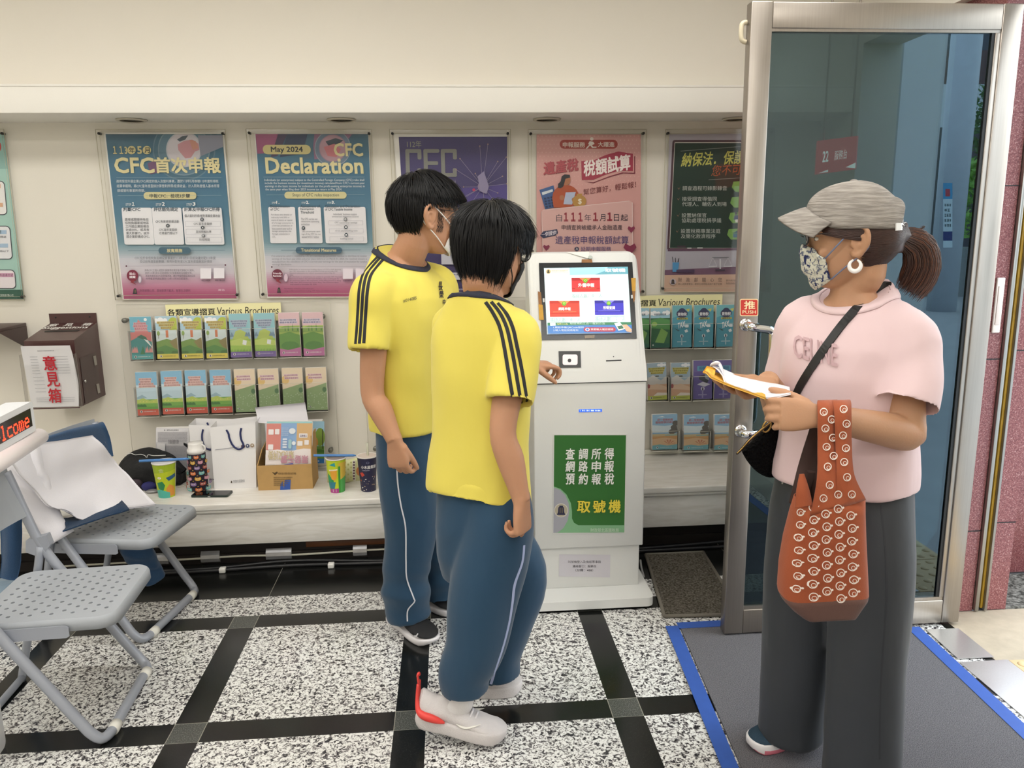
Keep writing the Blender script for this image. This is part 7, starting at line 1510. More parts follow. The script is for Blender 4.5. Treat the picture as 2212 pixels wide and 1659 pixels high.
M_SKIN = mat('skin', '#bb8d70', .5, spec=.3, sss=.1, var=.06, vs=18, bump=.06, bs=260); M_SKINW = mat('skin_tan', '#b58a6b', .5, spec=.3, sss=.1, var=.06, vs=18, bump=.06, bs=260)
M_SKINB = mat('skin_boy', '#b98a6c', .5, spec=.3, sss=.1, var=.06, vs=18, bump=.06, bs=260)
M_HAIR = mat('black_hair', '#0a090a', .45, spec=.28); M_HAIRB = mat('brown_hair', '#382019', .4, spec=.5, var=.5, vs=60); M_HAIRT = mat('brown_hair_tips', '#5a3320', .4, spec=.5, var=.4, vs=60)
M_YEL = mat('yellow_jersey', '#dfcf58', .75, sheen=.15, bump=.55, bs=9, var=.03, vs=5, aniso=(1, 1, .5)); M_STRIPE = mat('black_stripe', '#15161c', .7); M_COLLAR = mat('navy_collar', '#2a2c3c', .8, bump=.2, bs=500)
M_TRK = mat('track_trousers_blue', '#123c58', .75, sheen=.2, bump=.6, bs=8, var=.06, vs=7, aniso=(1, 1, .5)); M_PIPE = mat('white_piping', '#dcdce2', .6); M_PIPEL = mat('lilac_piping', '#a9b3d6', .6)
M_WMASK = mat('white_mask', '#e6e3e0', .8, bump=.1, bs=300); M_BMASK = mat('black_mask', '#1a1a1c', .75, bump=.1, bs=300); M_SPEC = mat('spectacle_metal', '#3a3536', .3, metal=.7)
M_LENS = clear('spectacle_lens', (.97, .98, .98), .02, .02, .8)
M_SHOEB = mat('black_mesh_shoe', '#17171a', .7, bump=.3, bs=350); M_SOLEW = mat('white_sole', '#e3e0e2', .5); M_SHOEW = mat('white_knit_shoe', '#cfcaca', .75, bump=.3, bs=300, var=.1, vs=25); M_SOCK = mat('white_sock', '#dcd9d9', .9, bump=.3, bs=400); M_REDT = mat('red_heel_trim', '#e2453f', .5)
M_SHOEN = mat('navy_mesh_shoe', '#1f3a4d', .75, bump=.4, bs=300, var=.3, vs=40); M_PINK = mat('pink_outsole', '#d9788a', .5)

def hairmass(H, m, z0, z1, rx, ry, cx, cz, rz, low, lims, n=36, K=18, cxs=0):
    """close mass of hair under the locks; lims = how far forward it reaches at each height"""
    R_ = []
    for i in range(K+1):
        z = z0+(z1-z0)*i/K; rr = math.sqrt(max(0.0004, 1-((z-cz)/rz)**2)) if z > cz else 1-low*((cz-z)/(cz-z0))**1.7
        cs = cx+cxs*max(0, (cz-z)/(cz-z0))**1.3
        for (a, p), (c, q) in zip(lims, lims[1:]):
            if z <= c: t = min(1, max(0, (z-a)/(c-a))); t = t*t*(3-2*t); lim = p+(q-p)*t; break
        else: lim = lims[-1][1]
        R_.append([H(min(cs+rx*rr*math.cos(2*PI*k/n), lim), ry*rr*math.sin(2*PI*k/n), z) for k in range(n)])
    b = MB(); b.loft(R_, m); return b
def collar(parent, T, C, f, zf, zb, ax, bf, bb, name, m, w=.02, n=56, oz=0):
    """flat knitted neckband lying on the shirt round the neck opening"""
    l = V(-f.y, f.x, 0); rr = []
    for k in range(n):
        a = 2*PI*k/n; s_ = math.sin(a); u = (l*math.cos(a)*ax+f*(bf if s_ > 0 else bb)*s_); z = zb+(zf-zb)*(.5+.5*s_)
        p0 = V(C.x, C.y, z)+u*.97; o = u.normalized()
        p1 = p0+o*w*.72+V(0, 0, -w*.62); pts = []
        for p in (p0, p0*.5+p1*.5, p1):
            h = T.find_nearest(p, .06); q = h[0] if h[0] else p; nn = (q-V(C.x, C.y, q.z-.08)).normalized(); pts.append(q+nn*.0042)
        rr.append(pts+[pts[2]-(pts[2]-V(C.x, C.y, pts[2].z-.08)).normalized()*.004, pts[0]-(pts[0]-V(C.x, C.y, pts[0].z-.08)).normalized()*.004])
    b = MB(); b.loft(rr, m, closed=True); return b.build(name, parent)
# =================================================================== taller boy by the ledge (facing right, body turned a little to the camera)
def frame(a): a = R(a); return V(math.cos(a), math.sin(a), 0), V(-math.sin(a), math.cos(a), 0)
B1 = thing('person', 'person in yellow sports shirt, blue trousers and white face mask standing beside the ledge', 'person', (-.15, 2.80, 0))
f, l = frame(-35); H1 = Head((-.073, 2.81, 1.542), R(20), R(6), R(0), 1.12)
neck = V(-.158, 2.83, 1.375); pel = V(-.135, 2.83, .86)
Cz = lambda z: pel+(neck-pel)*((z-.86)/(1.40-.86))
b = MB(); H1.build(b, M_SKINB)
limb(b, [H1(-.03, 0, -.03), H1(-.036, 0, -.085), neck+V(0, 0, .0), neck+V(0, 0, -.06)], [.060, .058, .066, .085], M_SKINB, 24)
torso(b, [(.80, 0, 0, .13, .09, .10), (1.0, 0, 0, .125, .09, .09), (1.2, 0, 0, .15, .095, .1), (1.32, 0, 0, .16, .08, .09), (1.375, 0, 0, .10, .06, .07), (1.42, 0, 0, .05, .045, .05)], Cz, f, M_SKINB, 28)
shR = neck-l*.16+V(0, 0, -.085); shL = neck+l*.16+V(0, 0, -.085)
elR = V(-.272, 2.655, .955); wrR = V(-.198, 2.585, .80)
limb(b, [shR+l*.05, shR, shR*.5+elR*.5, elR, elR*.62+wrR*.38, elR*.2+wrR*.8, wrR], [.05, .055, .047, .04, .041, .031, .0275], M_SKINB, 22)
hand(b, wrR, (.12, -.06, -1), l+f*-.15, f, M_SKINB, 1.02, (28, 55, 45), 3, (.25, .85, .35, 12))
elL = shL+V(.03, .06, -.29); wrL = elL+V(.14, -.02, -.2)
limb(b, [shL-l*.05, shL, shL*.5+elL*.5, elL, elL*.5+wrL*.5, wrL], [.05, .055, .047, .04, .038, .028], M_SKINB, 18)
hand(b, wrL, (.2, 0, -1), -l, f, M_SKINB, 1.0, (28, 50, 40), 3, (.3, .8, .35, 12))
hpR, hpL = pel-l*.085+V(0, 0, -.02), pel+l*.085+V(0, 0, -.02); anR, anL = V(-.185, 2.79, .075), V(-.065, 2.955, .075); knR = hpR*.45+anR*.55+f*.02; knL = hpL*.45+anL*.55+f*.02
for h_, k_, a_ in ((hpR, knR, anR), (hpL, knL, anL)): limb(b, [h_+V(0, 0, .03), h_*.5+k_*.5, k_, k_*.5+a_*.5, a_+V(0, 0, .04), a_+V(0, 0, -.03)], [.075, .06, .048, .045, .032, .034], M_SKINB, 18)
body1 = solid(b, 'body', B1, .0037, 3); TB1 = bvh(body1)
# shirt
b = MB(); hem = .79
torso(b, [(hem, .0, 0, .192, .125, .135), (.84, 0, 0, .192, .125, .132), (.95, 0, 0, .182, .122, .122), (1.08, 0, 0, .178, .122, .118), (1.2, .0, 0, .19, .13, .125), (1.26, 0, 0, .196, .124, .125), (1.31, -.003, 0, .186, .108, .118), (1.345, -.006, 0, .158, .096, .105, .006), (1.372, -.008, 0, .124, .088, .094, .016), (1.395, -.01, 0, .1, .082, .086, .028), (1.408, -.01, 0, .088, .077, .08, .036), (1.396, -.01, 0, .072, .062, .066, .034)], Cz, f, M_YEL, 48, 2.5, .06)
e0 = V(-.276, 2.65, 1.10)
sleeve_open(b, [shR+l*.08+V(0, 0, .012), shR-l*.005+V(0, 0, .0), shR*.55+e0*.45+V(-.006, 0, 0), e0], [.07, .076, .07, .068], M_YEL, flat=.95)
e1 = elL*.62+shL*.38; sleeve_open(b, [shL-l*.08+V(0, 0, .012), shL, shL*.5+e1*.5, e1], [.078, .088, .082, .078], M_YEL)
shirt1 = solid(b, 'shirt', B1, .0065, 9, folds(2, .010, (8, 8, 3.2), .0022, 20)); T1 = bvh(shirt1)
zz = lambda x, y: (740+x/2.592, 340+y/2.592)
for p in (((204, 548), (150, 605), (112, 660), (93, 740), (86, 850), (80, 950), (72, 1045)), ((218, 553), (172, 605), (134, 660), (116, 740), (108, 850), (102, 950), (94, 1043)), ((236, 562), (196, 608), (158, 662), (140, 740), (131, 850), (125, 950), (119, 1040))):
    ribbon('stripe', shirt1, T1, [zz(*q) for q in p], .0105, M_STRIPE)
def sh1(P):
    P.text('#014085', 870.5, 647, 899, 654.5, '#3a3826', .008, rise=-7)
    P.text('長', 946, 609, 955, 628, '#23232b', .02); P.text('榮', 948, 628, 957, 644, '#23232b', .02); P.text('中', 955, 646, 961, 660, '#23232b', .02)
decal('shirt_print', shirt1, T1, sh1)
collar(shirt1, T1, neck+V(0, 0, 0)-f*.004, f, 1.370, 1.442, .088, .083, .086, 'collar', M_COLLAR, .024)
# track trousers
b = MB()
torso(b, [(.60, 0, 0, .10, .08, .09), (.70, 0, 0, .155, .105, .12), (.80, 0, 0, .162, .11, .125), (.86, 0, 0, .16, .105, .115), (.90, 0, 0, .155, .1, .11)], Cz, f, M_TRK, 36)
for h_, k_, a_ in ((hpR, knR, anR), (hpL, knL, anL)):
    sleeve_open(b, [h_+V(0, 0, .02), h_*.6+k_*.4, k_, k_*.5+a_*.5+V(-.012, 0, 0), a_+V(-.008, .0, .05), a_+V(.0, .0, -.022)], [.095, .103, .093, .09, .088, .082], M_TRK, n=32)
tr1 = solid(b, 'trousers', B1, .0065, 9, folds(5, .007, (7, 7, 3), .002, 16, .17, .007, 34)); TT1 = bvh(tr1)
ribbon('piping', tr1, TT1, [(856, 975), (859, 1040), (866, 1090), (876, 1140), (877, 1210), (879, 1250), (893, 1290), (895, 1300), (881, 1318), (880, 1342)], .0048, M_PIPE, n=80)
# shoes
o, S = shoe(B1, (-.262, 2.885, .001), (-.092, 2.66, .001), M_SHOEB, M_SOLEW, 1.12, lace=M_SHOEB, sole_th=.021)
pr = Print(lambda x, y, h: S(.83+.06*x, -.042+.012*abs(x)+.0*y, .034+.02*y)+V(0, -.008, .0)-V(0, 0, 0)+(S(0, -1, .35)-S(0, 0, 0)).normalized()*h, h0=.012)
pr.poly([(-.8, .1), (-.2, .25), (.3, .35), (.7, .9), (.8, .7), (.5, .2), (.9, -.1), (.5, 0), (.1, .1), (-.5, -.3), (-.4, .05)], '#e6e6e8'); pr.mb.build('cat_logo', o)
shoe(B1, (-.17, 3.04, .001), (.0, 2.885, .001), M_SHOEB, M_SOLEW, 1.12, lace=M_SHOEB, sole_th=.021)
# hair, glasses, mask
def t1(p, u):
    if p.x > .055 and p.z < .058: return False
    if p.x > .02 and p.z < .03: return False
    if p.x > -.035 and p.z < .028: return False
    return p.z > (-.058 if p.x < -.05 else -.03)
rd = random.Random(11); roots = []
for p, u in scalp(6500, 3, t1):
    cw = Vector((-.05, .01, .12)); d = (p-cw); d = (d-u*d.dot(u)).normalized()
    if p.x > .0 and p.z > .03: d = (d*.6+Vector((.8, -.12, -.25))).normalized()
    up_ = .42 if p.z > .05 else .18
    L = rd.uniform(.045, .072) if p.z > .02 else rd.uniform(.022, .04)
    if p.x > .04: L = min(L, max(.02, p.z-.028)*1.25)
    if -.045 < p.x <= .04 and abs(p.y) > .045: L = min(L, max(.012, p.z-.028)*1.05)
    if p.x <= -.045: L = min(L, max(.012, p.z+.072)*1.1)
    roots.append((p+u*.004, d+u*up_*rd.uniform(.5, 1.3), L, 1.1 if p.z > 0 else .5))
hb = hairmass(H1, M_HAIR, -.058, .126, .1005, .079, -.006, .022, .104, .5, [(-.058, .0), (-.03, -.03), (0, -.03), (.03, -.005), (.045, .055), (.06, .2)], cxs=-.04)
strands('hair', B1, H1, roots, M_HAIR, 5, .0013, keep=1.06, mb=hb, tuck=.7); hair1 = hb.build('hair', B1, False)
hb = MB(); sb = []
for i in range(260):
    x = rd.uniform(.012, .034); z = rd.uniform(-.045, .02); h = TB1.ray_cast(H1(x, -.2, z), H1.d(0, 1, 0), .3)
    if h[0]: sb.append((h[0], i))
for p, i in sb:
    e = p+H1.d(rd.uniform(-.2, .4), -.25, -1).normalized()*.009; s_ = H1.d(.0005, 0, 0); hb.add([p+H1.d(0, -.0006, 0)-s_, p+H1.d(0, -.0006, 0)+s_, e+H1.d(0, -.001, 0)], [(0, 1, 2)], M_HAIR)
hb.build('sideburn', B1, False)
mk, P = mask('face_mask', B1, H1, TB1, M_WMASK, -.004, -.118, R(52), .0011, .005); loops(mk, H1, P, M_WMASK, .0020)
def glasses(parent, H, m, sd, z=.012):
    G = thing('x', 'x', 'x'); bpy.data.objects.remove(G)
    b = MB(); rim = lambda s_: [H(.106-.012*abs(math.cos(a)), s_*.034+.026*math.cos(a), z-.004+.019*math.sin(a)) for a in [2*PI*k/24 for k in range(24)]]
    for s_ in (1, -1): b.tube(rim(s_), .0013, m, 6, closed=True)
    b.tube([H(.106, .009, z), H(.112, 0, z+.003), H(.106, -.009, z)], .0013, m, 6, sub=3)
    for s_ in (1, -1): b.tube([H(.094, s_*.060, z+.004), H(.085, s_*.073, z+.005), H(.03, s_*.079, z+.006), H(-.012, s_*.081, z+.008)], .0013, m, 6, sub=3)
    g = b.build('glasses', parent)
    for s_ in (1, -1):
        b = MB(); R2 = rim(s_); b.add(R2+[p+H.d(.0012, 0, 0) for p in R2], [tuple(range(24))[::-1], tuple(range(24, 48))]+[(j, (j+1) % 24, 24+(j+1) % 24, 24+j) for j in range(24)], M_LENS); b.build('lens', g)
    return g
def eyes(parent, H, T):
    for s_ in (1, -1):
        b = MB(); c = H(.080, s_*.033, .006); h = T.ray_cast(H(.2, s_*.033, .006), H.d(-1, 0, 0), .3); c = h[0] if h[0] else c
        b.ell(c-H.d(.0062, 0, 0), H.d(.0065, 0, 0), H.d(0, .014, 0), H.d(0, 0, .0055), ink('#e3ddd6'), 14, 10); b.ell(c-H.d(.0022, 0, 0), H.d(.0035, 0, 0), H.d(0, .0055, 0), H.d(0, 0, .0055), ink('#1c1410'), 12, 8); b.build('eye', parent)
        b = MB(); b.tube([H(.096, s_*.014, .027), H(.095, s_*.032, .033), H(.084, s_*.05, .028)], [.003, .0035, .0018], M_HAIR, 6, sub=3); b.build('eyebrow', parent)
glasses(B1, H1, M_SPEC, -1); eyes(B1, H1, TB1)
# =================================================================== shorter boy in front (seen from behind, stepping towards the kiosk, left hand at its scanner)
B2 = thing('person', 'person in yellow striped shirt and black mask mid-stride, one hand reaching to the kiosk', 'person', (.06, 2.2, 0))
f, l = frame(50); H2 = Head((.122, 2.215, 1.437), R(49), R(12), R(2), 1.03)
neck = V(.088, 2.205, 1.285); pel = V(.07, 2.20, .80)
Cz2 = lambda z: pel+(neck-pel)*((z-.80)/(1.285-.80))
b = MB(); H2.build(b, M_SKINB)
limb(b, [H2(-.03, 0, -.03), H2(-.038, 0, -.085), neck+V(.008, .005, .01), neck+V(0, 0, -.06)], [.054, .050, .056, .078], M_SKINB, 24)
torso(b, [(.74, 0, 0, .12, .085, .09), (.92, 0, 0, .115, .08, .085), (1.1, 0, 0, .135, .085, .09), (1.2, 0, 0, .14, .07, .08), (1.26, 0, 0, .09, .055, .065), (1.30, 0, 0, .05, .045, .05)], Cz2, f, M_SKINB, 28)
shR = neck-l*.118+V(.0, -.01, -.07); shL = neck+l*.125+f*.03+V(0, 0, -.07)
elR = at(1086, 932, 2.035); wrR = at(1127, 1082, 2.0)
limb(b, [shR+l*.05, shR, shR*.5+elR*.5, elR, elR*.6+wrR*.4, elR*.2+wrR*.8, wrR], [.045, .05, .043, .036, .0375, .028, .0245], M_SKINB, 22)
hand(b, wrR, (.03, -.02, -1), l+f*-.1, f, M_SKINB, .98, (48, 68, 55), 2, (.1, .95, .2, 5))
elL = V(.17, 2.56, 1.0); wrL = V(.272, 2.79, 1.012)
limb(b, [shL-l*.05, shL, shL*.5+elL*.5, elL, elL*.6+wrL*.4, elL*.2+wrL*.8, wrL], [.045, .05, .043, .036, .036, .027, .025], M_SKINB, 20)
hand(b, wrL, (.93, .25, -.08), (.1, .1, -1), (.3, -.9, 0), M_SKINB, .98, (12, 62, 45), 5, (.45, .8, .55, 10))
hpR, hpL = pel-l*.08+V(0, 0, -.02), pel+l*.08+V(0, 0, -.02)
anR, anL = V(.012, 2.105, .165), V(.125, 2.325, .085); knR = V(.072, 2.12, .45); knL = V(.19, 2.31, .44)
for h_, k_, a_, e_ in ((hpR, knR, anR, V(-.03, .01, -.09)), (hpL, knL, anL, V(0, 0, -.05))): limb(b, [h_+V(0, 0, .03), h_*.5+k_*.5, k_, k_*.5+a_*.5, a_+V(0, 0, .03), a_+e_*.5], [.07, .056, .045, .043, .031, .033], M_SKINB, 18)
body2 = solid(b, 'body', B2, .0037, 3); TB2 = bvh(body2)
b = MB(); hem = .725
torso(b, [(hem, .0, 0, .16, .118, .115, .03), (.78, 0, 0, .158, .115, .112, .02), (.90, 0, 0, .15, .106, .108), (1.0, 0, 0, .148, .102, .106), (1.1, .0, 0, .15, .104, .108), (1.18, 0, 0, .152, .102, .106), (1.222, -.003, 0, .144, .09, .1), (1.252, -.006, 0, .126, .082, .092, .004), (1.278, -.008, 0, .112, .078, .085, .010), (1.298, -.01, 0, .09, .072, .078, .020), (1.308, -.01, 0, .079, .066, .072, .026), (1.296, -.01, 0, .064, .052, .058, .026)], Cz2, f, M_YEL, 48, 2.5, .06)
e0 = at(1101, 868, 2.045)
sleeve_open(b, [shR+l*.075+V(0, 0, .014), shR+V(.0, 0, .0), shR*.5+e0*.5+V(.004, 0, 0), e0], [.06, .066, .066, .066], M_YEL, flat=.95)
e1 = elL*.6+shL*.4; sleeve_open(b, [shL-l*.075+V(0, 0, .014), shL, shL*.5+e1*.5, e1], [.06, .066, .064, .062], M_YEL)
shirt2 = solid(b, 'shirt', B2, .0062, 9, folds(9, .009, (8, 8, 3.2), .002, 20)); T2 = bvh(shirt2)
zq = lambda x, y: (740+x/2.592, 340+y/2.592)
for p in (((800, 810), (838, 865), (880, 950), (905, 1060), (925, 1180), (945, 1300), (962, 1388)), ((832, 808), (880, 870), (918, 950), (942, 1050), (965, 1170), (985, 1290), (1000, 1378)), ((868, 815), (920, 880), (955, 960), (975, 1050), (998, 1160), (1018, 1270), (1034, 1368))):
    ribbon('stripe', shirt2, T2, [zq(*q) for q in p], .0098, M_STRIPE)
collar(shirt2, T2, neck-f*.01, f, 1.280, 1.334, .079, .072, .080, 'collar', M_COLLAR, .021)
b = MB()
torso(b, [(.47, 0, 0, .11, .07, .08), (.55, 0, 0, .125, .09, .1), (.64, 0, 0, .13, .095, .105), (.74, 0, 0, .126, .09, .094), (.80, 0, 0, .122, .085, .088), (.84, 0, 0, .12, .08, .085)], Cz2, f, M_TRK, 36)
sleeve_open(b, [hpR+V(0, 0, .02), hpR*.6+knR*.4+V(.01, 0, 0), knR, knR*.5+anR*.5+V(.004, 0, 0), anR+V(0, 0, .06), anR+V(-.0, 0, .0)], [.078, .104, .1, .088, .076, .070], M_TRK, n=32)
sleeve_open(b, [hpL+V(0, 0, .02), hpL*.6+knL*.4, knL, knL*.5+anL*.5, anL+V(0, 0, .06), anL+V(0, 0, -.01)], [.074, .094, .088, .08, .073, .07], M_TRK, n=32)
tr2 = solid(b, 'trousers', B2, .0062, 9, folds(15, .007, (7, 7, 3), .002, 16)); TT2 = bvh(tr2)
ribbon('piping', tr2, TT2, [(1132, 1178), (1128, 1215), (1112, 1262), (1107, 1300), (1100, 1345), (1086, 1400), (1066, 1460), (1050, 1512), (1046, 1522)], .0085, M_PIPEL, n=80)
# trainers: the near one pushes off its toes
o, S = shoe(B2, (-.135, 2.128, .058), (.125, 2.082, .012), M_SHOEW, M_SHOEW, 1.08, lace=M_SOLEW, sole_th=.034)
for w in (1, -1):
    b = MB(); b.tube([S(-.035, .010*w, .128), S(-.02, .016*w, .088), S(.02, .028*w, .058), S(.08, .037*w, .05), S(.17, .0385*w, .047), S(.26, .0385*w, .043), S(.33, .0385*w, .040)], [.005, .006, .010, .013, .014, .010, .003], M_REDT, 10, sub=4, flat=.9); b.build('heel_trim', o)
    b = MB(); b.tube([S(.46, .0415*w, .046), S(.52, .0425*w, .042), S(.58, .043*w, .044), S(.66, .0415*w, .052), S(.72, .038*w, .06)], [.001, .006, .007, .004, .001], mat('pale_swoosh', '#e9e7df', .4), 8, sub=4, flat=.4); b.build('swoosh', o)
b = MB(); b.tube([S(-.03, 0, .118), S(-.05, 0, .14), S(-.06, 0, .150), S(-.05, 0, .156), S(-.04, 0, .150)], [.007, .008, .0075, .007, .005], M_REDT, 8, sub=4, flat=.45); b.build('pull_tab', o)
b = MB(); sleeve_open(b, [anR+V(.0, 0, .02), anR+V(-.008, 0, -.02), anR+V(-.018, .002, -.05), S(.2, 0, .055)], [.037, .036, .034, .030], M_SOCK); solid(b, 'sock', B2, .004, 4)
shoe(B2, (-.055, 2.345, .002), (.20, 2.352, .001), M_SHOEW, M_SHOEW, 1.08, lace=M_SOLEW, sole_th=.034)
# hair: a smooth full crop that reaches the ears and the nape
def t2(p, u):
    if p.x > .055 and p.z < .05: return False
    if p.x > .03 and p.z < .0: return False
    if p.x > -.03 and p.z < .006: return False
    return p.z > -.085
rd = random.Random(21); roots = []
for p, u in scalp(7500, 8, t2):
    cw = Vector((-.035, .0, .125)); d = (p-cw); d = (d-u*d.dot(u)).normalized()
    L = rd.uniform(.07, .105) if p.z > .0 else rd.uniform(.04, .075)
    if p.x > .035: L = min(L, max(.03, p.z+.0)*1.1)
    if -.03 < p.x <= .035 and abs(p.y) > .045: L = min(L, max(.015, p.z-.008)*1.1)
    if p.x <= -.03: L = min(L*1.25, max(.03, p.z+.140)*1.1)
    roots.append((p+u*.006, d+u*rd.uniform(.12, .35), L*.92, .8))
hb = hairmass(H2, M_HAIR, -.066, .134, .100, .079, -.010, .022, .110, .40, [(-.105, .0), (-.085, -.02), (-.05, -.04), (-.015, -.035), (.012, .0), (.03, .055), (.05, .2)], 40, 20, cxs=-.03)
strands('hair', B2, H2, roots, M_HAIR, 6, .0013, keep=1.07, jitter=.12, mb=hb, tuck=.9); hair2 = hb.build('hair', B2, False)
mk, P = mask('face_mask', B2, H2, TB2, M_BMASK, -.004, -.118, R(60), 0, .005); loops(mk, H2, P, M_BMASK, .0018)
glasses(B2, H2, M_SPEC, -1); eyes(B2, H2, TB2)
# =================================================================== woman by the door (body three-quarter to the camera, head in profile to the left)
M_PINKS = mat('pale_pink_cotton', '#ddc3c6', .8, sheen=.15, bump=.4, bs=9, var=.02, aniso=(1, 1, .5)); M_DKTR = mat('charcoal_trousers', '#2f3339', .6, sheen=.1, bump=.45, bs=7, var=.06, vs=6, aniso=(1, 1, .4))
g_ = NG('terry_cap'); w_ = g_.noise(55, 3, g_.scale((.35, .35, 3.2))); g_.col(g_.ramp(w_, [(0, '#77716b'), (.45, '#8d8781'), (.6, '#9f9992'), (1, '#b3ada6')])); g_.bump(w_, .9, .006); g_.set(rough=.95, spec=.1); M_CAP = g_.m
g_ = NG('tweed_mask'); v_ = g_.scale((1, 1, 1.6)); n1_ = g_.noise(85, 2, v_, dist=.8); n2_ = g_.noise(60, 2, g_.scale((1.8, 1.8, .7)), dist=1)
g_.col(g_.mix(g_.math('GREATER_THAN', n2_, .6), g_.ramp(n1_, [(0, '#3e4560'), (.38, '#6a7080'), (.48, '#c9c8b9'), (1, '#dcdacb')]), '#2f365a')); g_.set(rough=.85, spec=.1); M_TWEED = g_.m
WM = thing('person', 'person in grey cap, patterned mask and pale pink shirt holding papers by the glass door', 'person', (1.03, 1.9, 0))
f, l = frame(221); HW = Head((.985, 1.895, 1.462), R(154), R(4), R(0), 1.03)
neck = V(1.005, 1.90, 1.315); pel = V(1.015, 1.905, .87)
CzW = lambda z: pel+(neck-pel)*((z-.87)/(1.315-.87))
b = MB(); HW.build(b, M_SKINW)
limb(b, [HW(-.026, 0, -.03), HW(-.032, 0, -.085), neck+V(-.004, 0, .02), neck+V(0, 0, -.06)], [.052, .046, .050, .075], M_SKINW, 24)
torso(b, [(.80, 0, 0, .13, .09, .1), (1.0, 0, 0, .13, .09, .09), (1.15, 0, 0, .14, .10, .09), (1.24, 0, 0, .135, .08, .08), (1.29, 0, 0, .09, .06, .065), (1.33, 0, 0, .05, .045, .05)], CzW, f, M_SKINW, 28)
shR = neck-l*.125+V(0, 0, -.075); shL = neck+l*.118+V(0, 0, -.078)
elL = V(1.072, 1.735, 1.008); wrL = V(.80, 1.625, 1.085)
limb(b, [shL-l*.05, shL, shL*.5+elL*.5, elL*.9+shL*.1, elL, elL*.72+wrL*.28, elL*.25+wrL*.75, wrL], [.046, .05, .047, .044, .042, .040, .0315, .027], M_SKINW, 22)
hand(b, wrL, (-1, .12, .06), (-.05, .9, -.25), (0, .25, .95), M_SKINW, .95, (32, 55, 35), 3, (.45, .75, .45, 14))
elR = shR+V(-.02, .05, -.25); wrR = V(.772, 1.845, 1.122)
limb(b, [shR+l*.05, shR, shR*.5+elR*.5, elR, elR*.6+wrR*.4, elR*.2+wrR*.8, wrR], [.05, .054, .046, .042, .041, .031, .027], M_SKINW, 20)
hand(b, wrR+V(0, 0, -.01), (-.93, -.2, -.10), (.0, -.35, .93), (0, .9, .3), M_SKINW, .95, (10, 20, 15), 3, (.12, .9, .22, 3))
hpR, hpL = pel-l*.085+V(0, 0, -.03), pel+l*.085+V(0, 0, -.03); anR, anL = V(.955, 1.985, .075), V(1.06, 1.785, .075)
knR = hpR*.45+anR*.55+f*.01; knL = hpL*.45+anL*.55+f*.01
for h_, k_, a_ in ((hpR, knR, anR), (hpL, knL, anL)): limb(b, [h_+V(0, 0, .03), h_*.5+k_*.5, k_, k_*.5+a_*.5, a_+V(0, 0, .03), a_+V(0, 0, -.03)], [.075, .06, .048, .045, .032, .034], M_SKINW, 18)
bodyw = solid(b, 'body', WM, .0037, 3); TBW = bvh(bodyw)
b = MB(); hem = .835
torso(b, [(hem, .0, 0, .178, .135, .135), (.88, 0, 0, .178, .136, .134), (.97, 0, 0, .168, .136, .124), (1.06, 0, 0, .163, .142, .118), (1.13, .0, 0, .162, .142, .116), (1.2, 0, 0, .158, .128, .112), (1.245, -.003, 0, .148, .106, .106), (1.275, -.006, 0, .13, .092, .097, .006), (1.30, -.008, 0, .116, .085, .088, .014), (1.322, -.01, 0, .094, .08, .08, .026), (1.334, -.01, 0, .082, .075, .074, .034), (1.322, -.01, 0, .066, .06, .06, .032)], CzW, f, M_PINKS, 48, 2.4, .06)
e0 = V(1.062, 1.735, 1.072)
sleeve_open(b, [shL-l*.08+V(0, 0, .014), shL+V(0, 0, .002), shL*.5+e0*.5+V(.016, -.004, 0), e0], [.066, .074, .078, .079], M_PINKS, flat=.95)
e1 = elR*.62+shR*.38; sleeve_open(b, [shR+l*.08+V(0, 0, .014), shR, shR*.5+e1*.5, e1], [.064, .072, .07, .068], M_PINKS)
shirtw = solid(b, 'shirt', WM, .0062, 9, folds(31, .009, (8, 8, 3.5), .002, 20)); TW = bvh(shirtw)
collar(shirtw, TW, neck-f*.004, f, 1.298, 1.350, .083, .078, .08, 'collar', M_PINKS, .024)
decal('shirt_lettering', shirtw, TW, lambda P: P.text('CELINE', 1716, 723, 1810, 771, mat('tone_on_tone_print', '#c3a3a8', .7), .014, rise=22), .0045)
b = MB()
torso(b, [(.62, 0, 0, .11, .09, .1), (.72, 0, 0, .165, .12, .126), (.80, 0, 0, .164, .12, .122), (.86, 0, 0, .15, .11, .108), (.90, 0, 0, .14, .1, .1)], CzW, f, M_DKTR, 40)
sleeve_open(b, [hpR+V(0, 0, .02), hpR*.6+knR*.4, knR+V(.0, 0, 0), knR*.5+anR*.5, anR+V(0, 0, .06), anR+V(0, 0, -.035)], [.085, .1, .095, .092, .09, .09], M_DKTR, n=32)
sleeve_open(b, [hpL+V(0, 0, .02), hpL*.6+knL*.4, knL+V(.0, 0, 0), knL*.5+anL*.5, anL+V(0, 0, .06), anL+V(0, 0, -.035)], [.085, .104, .1, .098, .096, .096], M_DKTR, n=32)
trw = solid(b, 'trousers', WM, .0065, 9, folds(41, .005, (7, 7, 2.2), .0015, 14)); TTW = bvh(trw)
ribbon('seam', trw, TTW, [(1902, 1090), (1912, 1180), (1915, 1290), (1908, 1400), (1902, 1500), (1900, 1640)], .004, mat('trouser_seam', '#2d3036', .7), off=.0006, n=60)
b = MB(); q = camhit(TTW, 1691, 1039); b.box(0, 0, 0, .009, .002, .015, ink('#d9d6cf'), M=Matrix.Translation((q[0] if q else V(.85, 1.9, .84))+V(-.004, -.004, -.007))); b.build('waist_tag', trw)
shoe(WM, (1.03, 2.02, .009), (.828, 1.975, .009), M_SHOEN, M_SOLEW, .98, lace=M_SHOEN)
o, S = shoe(WM, (1.17, 1.82, .009), (.99, 1.70, .009), M_SHOEN, M_SOLEW, .98, lace=M_SHOEN)
